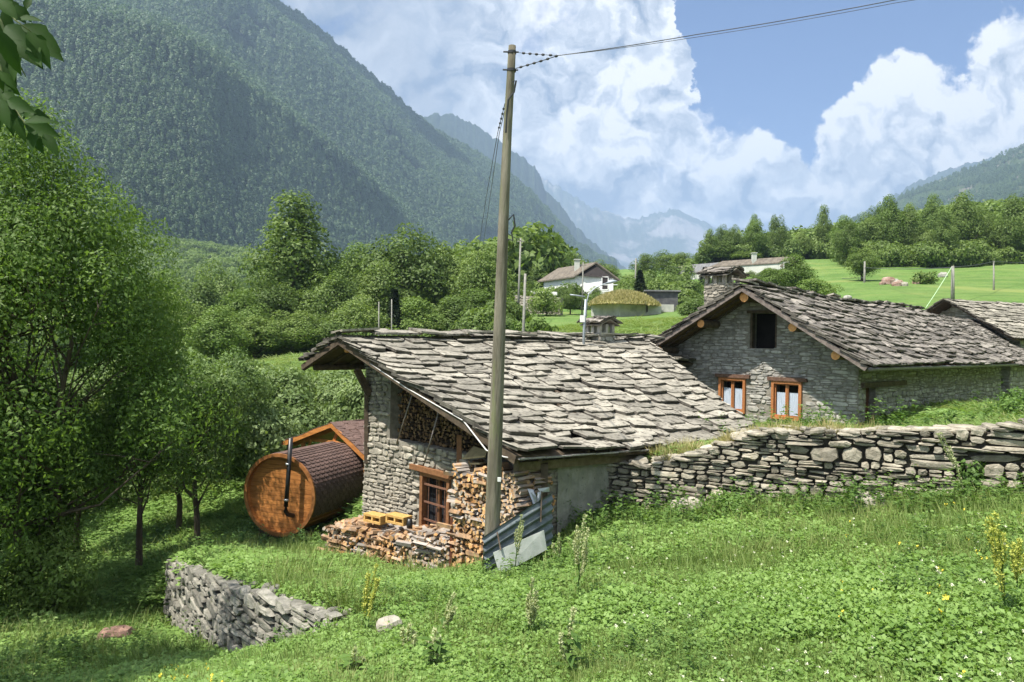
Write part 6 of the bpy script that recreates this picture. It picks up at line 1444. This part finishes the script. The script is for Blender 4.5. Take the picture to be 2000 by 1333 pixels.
r_ = np.random.default_rng(5); n_ = 520; uu, YY = r_.uniform(1370, 2300, n_), r_.uniform(128, 165, n_); YY = YY + np.where(uu < 1640, 40, 0); xx_ = (uu - 1000) / F * YY
inst_stuff('wood_edge_bushes', np.c_[xx_, YY, gz(xx_, YY) - .4], r_.uniform(1.6, 3.4, n_), ub, 'bushes closing the lower edge of the hillside wood', 'bushes', 8)
# ================================================================ LAWN AND WEEDS
GL = {'clover': leafmat('clover_leaf', [(.115, .225, .042), (.18, .32, .068), (.255, .41, .11)], .4, .9, tr=(1.2, 1.3, .6)),
      'grass': leafmat('grass_blade', [(.11, .20, .04), (.18, .27, .065), (.28, .34, .11)], .35, .7, tr=(1.2, 1.3, .5)),
      'weed': leafmat('weed_leaf', [(.06, .13, .025), (.10, .195, .038), (.15, .26, .06)], .35, .9)}
def clover(seed, n=62, R0=.17):
    r = np.random.default_rng(seed); a = r.random(n) * 6.283; d = R0 * r.random(n) ** .55; h = r.uniform(.03, .15, n) * (1.15 - d / R0 * .6)
    c = np.c_[d * np.cos(a), d * np.sin(a), h]; b = r.random(n) * 6.283; dr = np.c_[np.cos(b), np.sin(b), r.uniform(-.35, .35, n)]; nr2 = np.c_[r.normal(size=(n, 2)) * .35, np.ones(n)]
    L = r.uniform(.028, .055, n); return leaves(c, dr, nr2, L, L * r.uniform(.6, .85, n))
def blades(seed, n=46, R0=.12, h0=.12, h1=.30, w=.009):
    r = np.random.default_rng(seed); a = r.random(n) * 6.283; d = R0 * r.random(n) ** .6; c = np.c_[d * np.cos(a), d * np.sin(a), np.full(n, -.01)]
    dr = np.c_[np.cos(a) * r.uniform(.1, .7, n) + r.normal(size=n) * .2, np.sin(a) * r.uniform(.1, .7, n) + r.normal(size=n) * .2, np.ones(n)]; L = r.uniform(h0, h1, n)
    return leaves(c, dr, r.normal(size=(n, 3)), L, np.full(n, w) * r.uniform(.7, 1.4, n), cup=.05)
def weed(seed, n=90, H=.42, R0=.16, ls=.075):
    r = np.random.default_rng(seed); st = r.uniform(-R0, R0, (7, 2)); k = r.integers(0, 7, n); t = r.random(n) ** .6; a = r.random(n) * 6.283
    c = np.c_[st[k] * (1 + .5 * t[:, None]), t * H * (.7 + .3 * np.cos(k * 2.0))]; dr = np.c_[np.cos(a), np.sin(a), r.uniform(-.3, .4, n)]; nr2 = np.c_[r.normal(size=(n, 2)) * .4, np.ones(n)]
    L = ls * r.uniform(.5, 1.2, n) * (1.15 - .5 * t); return leaves(c, dr, nr2, L, L * .5)
cl = [hidden('clover_%d' % k, clover(200 + k), GL['clover']) for k in range(4)]
gr = [hidden('blades_%d' % k, blades(210 + k), GL['grass']) for k in range(4)]
wd = [hidden('weeds_%d' % k, weed(220 + k), GL['weed']) for k in range(3)]
def inside(x, y, poly):
    c = np.zeros(x.shape, bool); n = len(poly)
    for i in range(n):
        (ax, ay), (bx, by) = poly[i], poly[(i + 1) % n]
        k = ((ay > y) != (by > y)) & (x < (bx - ax) * (y - ay) / (by - ay + 1e-12) + ax); c ^= k
    return c
def q2(p): return (p.x, p.y)
foot1 = [q2(W1), q2(W0), q2(LB0), q2(LB1)]; foot2 = [q2(C2L), q2(C2), q2(SB), q2(lb)]
st1 = [q2(at(SBs, 0, .05)), q2(at(SBs, 0, 1.0)), q2(at(SBe, 0, 1.0)), q2(at(SBe, 0, .05))]; st2 = [q2(onl(-.3, 0, .38)), q2(onl(Ll, 0, .38)), q2(at(SBs, 0, .0)), q2(at(s_of(725), 0, 0)), q2(onl(-.1, 0, -1.2))]
st3 = [(-.75, 9.7), (.95, 10.5), (1.1, 11.8), (-.6, 11.2)]
ft3 = [q2(Sc + sax * -.1 - sbx * 1.0), q2(Sc - sax * .1 + sbx * 1.0), q2(Sc + sax * 2.5 + sbx * 1.0), q2(Sc + sax * 2.5 - sbx * 1.0)]
def scatter(n, r0, r1, seed, pw=1.0, a0=-.66, a1=.66):
    r = np.random.default_rng(seed); t = r.random(n) ** pw; rad_ = r0 * (r1 / r0) ** t; a = r.uniform(a0, a1, n); x, y = rad_ * np.sin(a), rad_ * np.cos(a)
    k = np.ones(n, bool)
    for f_ in (foot1, foot2, st1, st2, st3, ft3): k &= ~inside(x, y, f_)
    sR = side(x, y, BL); k &= ~((sR > -.42) & (sR < .06) & (x > 1.7)); sT = side(x, y, TL); k &= ~((sT > -.10) & (sT < .22) & (y > 7.8) & (y < 14.2) & (x < -1.7))
    return x[k], y[k], rad_[k], r
x, y, rd_, r = scatter(46000, 3.0, 30, 301)
g_ = gz(x, y); pn = vnoise(x, y, 41, .5, 3); sel = (pn > -.25) | (r.random(len(x)) < .45) | (x / y < -.3); x, y, rd_, g_, pn = x[sel], y[sel], rd_[sel], g_[sel], pn[sel]
sc_ = np.clip(rd_ / 8, .8, 2.6) * r.uniform(.7, 1.3, len(x)) * (1 + .35 * vnoise(x, y, 45, 1.3, 2)); zs = np.where(side(x, y, BL) < 0, .4, 1) * np.clip(r.uniform(.8, 1.5, len(x)) * (1 + .5 * vnoise(x, y, 46, .9, 2)), .5, 2)
inst_stuff('clover_lawn', np.c_[x, y, g_ - .01], np.c_[sc_, sc_, zs], cl, 'bright green clover and low herbs covering the sloping lawn', 'lawn', 31, tilt=.1)
x, y, rd_, r = scatter(26000, 2.6, 60, 302)
g_ = gz(x, y); pn = vnoise(x, y, 41, .5, 3); sel = ((pn < .1) | (r.random(len(x)) < .4) | (x > 3.5)) & ((x / y > -.3) | (r.random(len(x)) < .4)); x, y, rd_, g_ = x[sel], y[sel], rd_[sel], g_[sel]
sc_ = np.clip(rd_ / 9, .75, 4.5) * r.uniform(.7, 1.3, len(x)); zs = np.where(side(x, y, BL) < 0, .35, 1) * np.clip(sc_, .7, 1.6) * r.uniform(.5, 1.0, len(x))
inst_stuff('long_grass', np.c_[x, y, g_], np.c_[sc_, sc_, zs], gr, 'tufts of longer yellow green grass among the clover', 'grass', 32, tilt=.12)
x, y, rd_, r = scatter(8500, 3.5, 26, 303)
pn = vnoise(x, y, 61, .8, 3); sR = side(x, y, BL); nearw = (sR > 0) & (sR < 1.3) & (x > .8) & (y > 8); sel = (pn > .28) & (r.random(len(x)) < .55) | nearw & (r.random(len(x)) < .8)
sc_ = np.clip(rd_ / 9, .8, 2) * r.uniform(.5, 1.0, len(x)) * np.where(nearw & (x < 6.5), 1.15, 1); x, y, rd_, sc_ = x[sel], y[sel], rd_[sel], sc_[sel]
inst_stuff('nettles', np.c_[x, y, gz(x, y)], sc_, wd, 'darker leafy weeds in the lawn and along the foot of the walls', 'weeds', 33, tilt=.1)
# dry grass on top of the wall and blades
v = blades(400, 60, .14, .10, .26, .008); dg = [hidden('dry_%d' % k, blades(400 + k, 60, .14, .10, .26, .008), drygrass) for k in range(2)]
pp = []
for k in range(620):
    s = R.uniform(.45, 1) * LR_ if k > 90 else R.uniform(.05, .35) * LR_; p, d = fR(s); n_ = Vector((d.y, -d.x)); q = p - n_ * (abs(R.gauss(0, .5)) + .12)
    if vnoise(np.array([q.x]), np.array([q.y]), 9, .9, 2)[0] < -.12 and k > 90: continue
    pp.append((q.x, q.y, max(gz1(q.x, q.y), 0 if False else rtop(s) - .04 if (q - p).length < .45 else -99)))
pp = np.array(pp); inst_stuff('dry_grass', pp, np.random.default_rng(2).uniform(.5, 1.2, len(pp)), dg, 'tufts of straw coloured dry grass on top of the retaining wall', 'dry grass', 34, tilt=.25)
r = np.random.default_rng(9)
# small flowers
def blossom(seed, n, sz):
    r = np.random.default_rng(seed); c = r.normal(size=(n, 3)) * sz * .3; c[:, 2] += .17; return leaves(c, r.normal(size=(n, 3)), r.normal(size=(n, 3)), np.full(n, sz), np.full(n, sz * .8))
whitef = surf('white_clover_flower', (.36, .38, .24), (.55, .55, .42), 5, .8, 0, isl=.1); yellowf = surf('yellow_flower', (.55, .45, .04), (.7, .6, .08), 5, .7, 0, isl=.1)
bw = hidden('white_blossom', blossom(1, 7, .013), whitef); by_ = hidden('yellow_blossom', blossom(2, 7, .015), yellowf)
x, y, rd_, r = scatter(9000, 3.5, 14, 305); k = (x / y > .12) & (vnoise(x, y, 71, .6, 3) > -.35) & (side(x, y, BL) > .2); x, y = x[k][:420], y[k][:420]
inst_stuff('clover_flowers', np.c_[x, y, gz(x, y)], r.uniform(.7, 1.3, len(x)), [bw], 'tiny white clover blossoms sprinkled over the right half of the lawn', 'flowers', 35)
x, y, rd_, r = scatter(6000, 3.5, 13, 306); k = ((x / y > .45) | (x / y < -.35) & (y < 9)) & (vnoise(x, y, 75, .7, 3) > -.1) & (side(x, y, BL) > .2); x, y = x[k][:110], y[k][:110]
inst_stuff('yellow_flowers', np.c_[x, y, gz(x, y) + .05], r.uniform(.8, 1.5, len(x)), [by_], 'small yellow flowers scattered in the lawn near the borders of the picture', 'flowers', 36)
# tall flower stalks, each one a plant
seedm = leafmat('seed_spike', [(.28, .36, .14), (.38, .46, .2), (.48, .55, .28)], .3, 2); spikey = leafmat('yellow_spike', [(.34, .42, .07), (.43, .50, .10), (.5, .56, .15)], .3, 2)
def stalk(u, vb, vt, lab, m_=None, ut=None, nsp=5, leafy=0, Y=None, wid=.075, group='tall flower stalks in the lawn'):
    b = hit(u, vb) if Y is None else Vector((P(u, 0, Y).x, Y, gz1(P(u, 0, Y).x, Y))); t = P(ut or u, vt, b.y); H = max(t.z - b.z, .2); root = empty('flower_stalk', b); tag(root, lab, 'plant', group)
    r = random.Random(u * 7 + vb); lean = Vector((t.x - b.x, 0, 0)); mb = MB(); f = lambda q: lean * q * q + Vector((0, 0, H * q)); mb.tube([f(k / 8) for k in range(9)], [.008 - .0006 * k for k in range(9)], 5)
    br = []
    for k in range(nsp):
        q0 = r.uniform(.25, .55); a = r.uniform(0, 6.28); e = f(min(1, q0 + r.uniform(.3, .5))) + Vector((math.cos(a), math.sin(a), 0)) * wid * r.uniform(.5, 1.1); m1 = f(q0).lerp(e, .5) + Vector((math.cos(a), math.sin(a), 0)) * wid * .45; mb.tube([f(q0), m1, e], [.004, .003, .002], 4); br.append((f(q0), m1, e))
    mb.build('stem', GL['weed'], root, smooth=True, origin=Vector((0, 0, 0)))
    rr = np.random.default_rng(u); C_ = []; D_ = []
    for (a_, b2, c_) in br + [(f(.5), f(.75), f(1.02))]:
        for k in range(150):
            q = rr.random() ** .8; p = (a_ * (1 - q) ** 2 + b2 * 2 * q * (1 - q) + c_ * q * q) if q > .15 else c_; C_.append(p + Vector(rr.normal(size=3)) * .007); D_.append(Vector(rr.normal(size=3)) + Vector((0, 0, 1.0)))
    C_ = np.array([tuple(p) for p in C_]); D_ = np.array([tuple(p) for p in D_]); n_ = len(C_); v = leaves(C_, D_, rr.normal(size=(n_, 3)), rr.uniform(.014, .028, n_), np.full(n_, .013)); npmesh('flower_spikes', v, qf(n_), m_ or seedm, parent=root)
    n_ = 14 + leafy; q = rr.random(n_) * (.85 if leafy else .4); C_ = np.array([tuple(f(a)) for a in q]); a = rr.random(n_) * 6.28; L = rr.uniform(.06, .13, n_) * (1.2 if leafy else 1); v = leaves(C_, np.c_[np.cos(a), np.sin(a), rr.uniform(-.5, .4, n_)], np.c_[np.zeros((n_, 2)), np.ones(n_)], L, L * .42); npmesh('leaf', v, qf(n_), GL['weed'], parent=root)['kind'] = 'stuff'
for a in [(712, 1262, 1108, 'bright yellow flower stalk nearest the broken terrace wall', spikey, 735, 7), (1128, 1190, 1012, 'tall pale seed stalk left of centre with several upright spikes', None, 1142, 8), (1032, 1262, 1135, 'pale seed stalk with drooping spikes below the tallest one', None, 1040, 7),
          (862, 1262, 1165, 'slender reddish seed stalk leaning right in the lower lawn', None, 885, 3), (793, 1300, 1222, 'low seed stalk between the yellow stalk and the slender one', None, 800, 3), (1108, 1340, 1195, 'leafy dark green stalk rising from the lower border', None, 1120, 2, 26),
          (1006, 1130, 1010, 'seed stalk in front of the corrugated sheet', None, 1018, 5), (1088, 1120, 1045, 'short seed stalk at the right end of the corrugated sheet', None, 1092, 4), (1962, 1235, 1010, 'tall yellowish flower stalk at the right border', spikey, 1945, 8), (1985, 1190, 1060, 'thin yellowish stalk at the right border beside the tall one', spikey, 1990, 5),
          (845, 1335, 1235, 'leafy stalk at the lower border left of the middle', None, 850, 2, 22), (690, 1340, 1270, 'low leafy stalk at the lower border below the yellow stalk', None, 693, 2, 18), (1885, 1010, 850, 'thin brown stalk leaning against the retaining wall at right', None, 1840, 4), (490, 1275, 1195, 'pale dry stalk at the corner of the terrace wall', None, 480, 4)]:
    stalk(*a)
# ivy plant on the wall, bushes beside it
def leafy_plant(name, label, c, rx, ry, rz, n, ls, mat, seed, cat='plant'):
    r = np.random.default_rng(seed); root = empty(name, c); tag(root, label, cat); d = norm(r.normal(size=(n, 3))); rr = r.random((n, 1)) ** .4; lump = 1 + .3 * np.sin(d[:, :1] * 5 + seed) * np.sin(d[:, 2:] * 6)
    p = d * rr * lump * [[rx, ry, rz]]; p[:, 2] += rz * .8; o_ = norm(d + r.normal(size=(n, 3)) * .5); v = leaves(p, norm(np.cross(o_, r.normal(size=(n, 3)))) - [[0, 0, .3]], o_, r.uniform(.6, 1.3, n) * ls, r.uniform(.4, .7, n) * ls)
    npmesh('leaves', v, qf(n), mat, parent=root)['kind'] = 'stuff'; mb = MB(); rr_ = random.Random(seed)
    for k in range(6): e = Vector((rr_.uniform(-1, 1) * rx * .7, rr_.uniform(-1, 1) * ry * .7, rz * rr_.uniform(.8, 1.6))); mb.tube([(0, 0, 0), e * .5 + Vector((0, 0, .05)), e], [.012, .008, .004], 5)
    mb.build('stems', bark, root, smooth=True, origin=Vector((0, 0, 0)))['kind'] = 'stuff'
for nm, lab, u, v_, Y, rx, ry, rz, n_, ls, mt, cat_ in [('ivy_plant', 'dark green leafy plant growing on the right part of the retaining wall', 1900, 975, 10.75, .24, .14, .34, 700, .09, GL['weed'], 'plant'),
    ('bush', 'green bush at the right border under the eaves', 1992, 800, 15.5, .40, .35, .34, 1500, .09, GL['weed'], 'bush'), ('bush', 'low bush at the corner between the rendered wall and the retaining wall', 1165, 1020, 12.6, .42, .35, .22, 900, .08, GL['weed'], 'bush'),
    ('bush', 'low bush in front of the retaining wall below its highest stones', 1440, 1010, 11.9, .55, .35, .22, 1400, .07, GL['clover'], 'bush'), ('bush', 'dark weed clump behind the right end of the fibre board', 1062, 1080, 11.2, .28, .2, .14, 500, .07, GL['weed'], 'bush'),
    ('bush', 'small bush growing on the broken right end of the terrace wall', 648, 1235, 7.9, .22, .2, .16, 450, .06, GL['weed'], 'bush'), ('bush', 'roadside bush at the foot of the bare pole', 1040, 640, 44, 1.3, 1.1, .8, 1500, .28, LM['bright'], 'bush'), ('bush', 'dark bush in the field right of the rocks', 1805, 552, 96, 1.6, 1.2, .9, 900, .4, LM['wood'], 'bush')]:
    p = P(u, v_, Y); leafy_plant(nm, lab, (p.x, p.y, gz1(p.x, p.y) if cat_ == 'bush' and nm != 'x' else p.z), rx, ry, rz, n_, ls, mt, u, cat_)
# overhanging branch at the top left
br = empty('tree_branch', P(-60, 40, 3.0)); tag(br, 'dark green leafy branch hanging into the top left corner', 'branch'); org = br.location.copy()
tw = [[(-80, -60), (-10, -10), (30, 40), (60, 62)], [(-60, -40), (0, 40), (30, 110), (50, 150)], [(-40, 60), (0, 130), (12, 190), (48, 240), (85, 262)], [(-30, 20), (20, 0), (48, -8)], [(5, 150), (8, 200), (20, 230)], [(-20, 90), (-4, 170), (4, 190)]]
mb = MB()
for k, t_ in enumerate(tw): mb.tube([P(u, v, 3.0 + .05 * k) - org for u, v in t_], [.008 * (1 - .75 * i / (len(t_) - 1)) for i in range(len(t_))], 6)
mb.build('twig', surf('green_twig', (.10, .13, .04), (.15, .17, .06), 20, .6, 0, isl=0), br, smooth=True, origin=Vector((0, 0, 0)))
ovl = leafmat('overhang_leaf', [(.016, .042, .008), (.026, .065, .012), (.04, .09, .016)], .35, 3, rough=.6, tr=(1.3, 1.6, .4), spec=.08)
r_ = random.Random(17); mb = MB()
def bigleaf(c, d, n_, L, W_):
    d = d.normalized(); s = d.cross(n_).normalized(); u_ = s.cross(d); prof = [(0, .05), (.12, .45), (.3, .85), (.42, 1.0), (.5, .82), (.62, .78), (.75, .55), (.88, .25), (1, 0)]
    vs = []; 
    for t, w in prof: dr = -.18 * t * t * L; vs += [c + d * L * t + s * w * W_ / 2 + u_ * (w * .10 * L + dr), c + d * L * t + u_ * dr, c + d * L * t - s * w * W_ / 2 + u_ * (w * .10 * L + dr)]
    fs = [(3 * i + a, 3 * i + 3 + a, 3 * i + 4 + a, 3 * i + 1 + a) for i in range(len(prof) - 1) for a in (0, 1)]
    mb.add(vs, fs)
for (u, v, au, av) in [(30, 10, 60, 40), (5, 20, 30, 75), (40, 50, 112, 105), (60, 62, 112, 92), (20, 60, 75, 120), (55, 62, 95, 125), (0, 60, 35, 140), (50, 20, 60, -10), (30, 40, 80, 35), (-10, 40, 10, 110), (20, 90, 35, 140), (10, 0, 45, 40), (0, 100, 25, 160), (60, 90, 75, 120), (0, 140, 30, 172), (8, 160, 38, 185), (-10, 130, 5, 175),
    (15, 195, 60, 215), (30, 220, 90, 222), (48, 240, 104, 232), (48, 240, 108, 262), (35, 228, 45, 275), (60, 250, 80, 296), (85, 262, 112, 300), (70, 255, 58, 292), (20, 205, 22, 260), (10, 190, -8, 250), (45, 235, 70, 205), (0, 165, 18, 215), (5, 180, 36, 205), (-15, 190, 15, 240), (40, 100, 20, 150), (-5, 0, 30, 30), (70, 70, 92, 78), (-20, 60, 0, 95), (12, 50, 50, 85), (28, 78, 52, 112)]:
    Y = 3.0 + r_.uniform(-.12, .2); a_, b_ = P(u, v, Y), P(au, av, Y + r_.uniform(-.06, .03)); bigleaf(a_ - org, b_ - a_, Vector((r_.uniform(-.3, .3), -1, r_.uniform(.2, .8))), (b_ - a_).length * 1.05, (b_ - a_).length * r_.uniform(.42, .58))
lf = mb.build('leaves', ovl, br, smooth=True, origin=Vector((0, 0, 0)), recalc=False); lf['kind'] = 'stuff'
# ================================================================ CLOUD OVER THE MOUNTAIN (out of view, added to shade the upper slopes)
r = np.random.default_rng(3); cv = []; cf = []; nlat, nlon = 10, 16
for k in range(46):
    t = r.random(); c = np.array([-1850 + 1150 * t + r.normal() * 50, 1250 + 900 * t + r.normal() * 60, 1640 + r.normal() * 12]); c += np.array([-.5, .5, 0]) * r.uniform(-90, 90); rr = r.uniform(80, 170); b0 = len(cv)
    for i in range(nlat + 1):
        for j in range(nlon):
            th_, ph = math.pi * i / nlat, 6.283 * j / nlon; w = 1 + .12 * math.sin(3 * th_ + k) * math.cos(4 * ph + k * 2); cv.append(tuple(c + np.array([math.sin(th_) * math.cos(ph), math.sin(th_) * math.sin(ph), math.cos(th_) * .4]) * rr * w))
    for i in range(nlat):
        for j in range(nlon): cf.append((b0 + i * nlon + j, b0 + (i + 1) * nlon + j, b0 + (i + 1) * nlon + (j + 1) % nlon, b0 + i * nlon + (j + 1) % nlon))
cloudm = surf('cloud_white', (.8, .8, .8), (.85, .85, .85), 1, 1, 0, isl=0)
tag(npmesh('cloud', np.array(cv), np.array(cf), cloudm, smooth=True), 'unseen white cumulus cloud added above the forested mountain to shade its upper slopes', 'cloud', kind='stuff')
# ---------------------------------------------------------------- haze
m, n = material('haze_air')
pv = n.n('ShaderNodeVolumePrincipled', {'Color': (.46, .64, .88, 1), 'Density': HAZE_DENSITY, 'Anisotropy': .15})
o_ = n.n('ShaderNodeOutputMaterial'); n.t.links.new(pv.outputs[0], o_.inputs['Volume'])
hz = MB(); hz.box((0, 5900, 700), (9000, 0, 0), (0, 8100, 0), (0, 0, 850))
hzo = hz.build('haze', m, origin=Vector((0, 0, 0))); tag(hzo, 'pale blue valley haze', 'haze', kind='stuff')
print('TOTAL OBJECTS', len(bpy.data.objects))
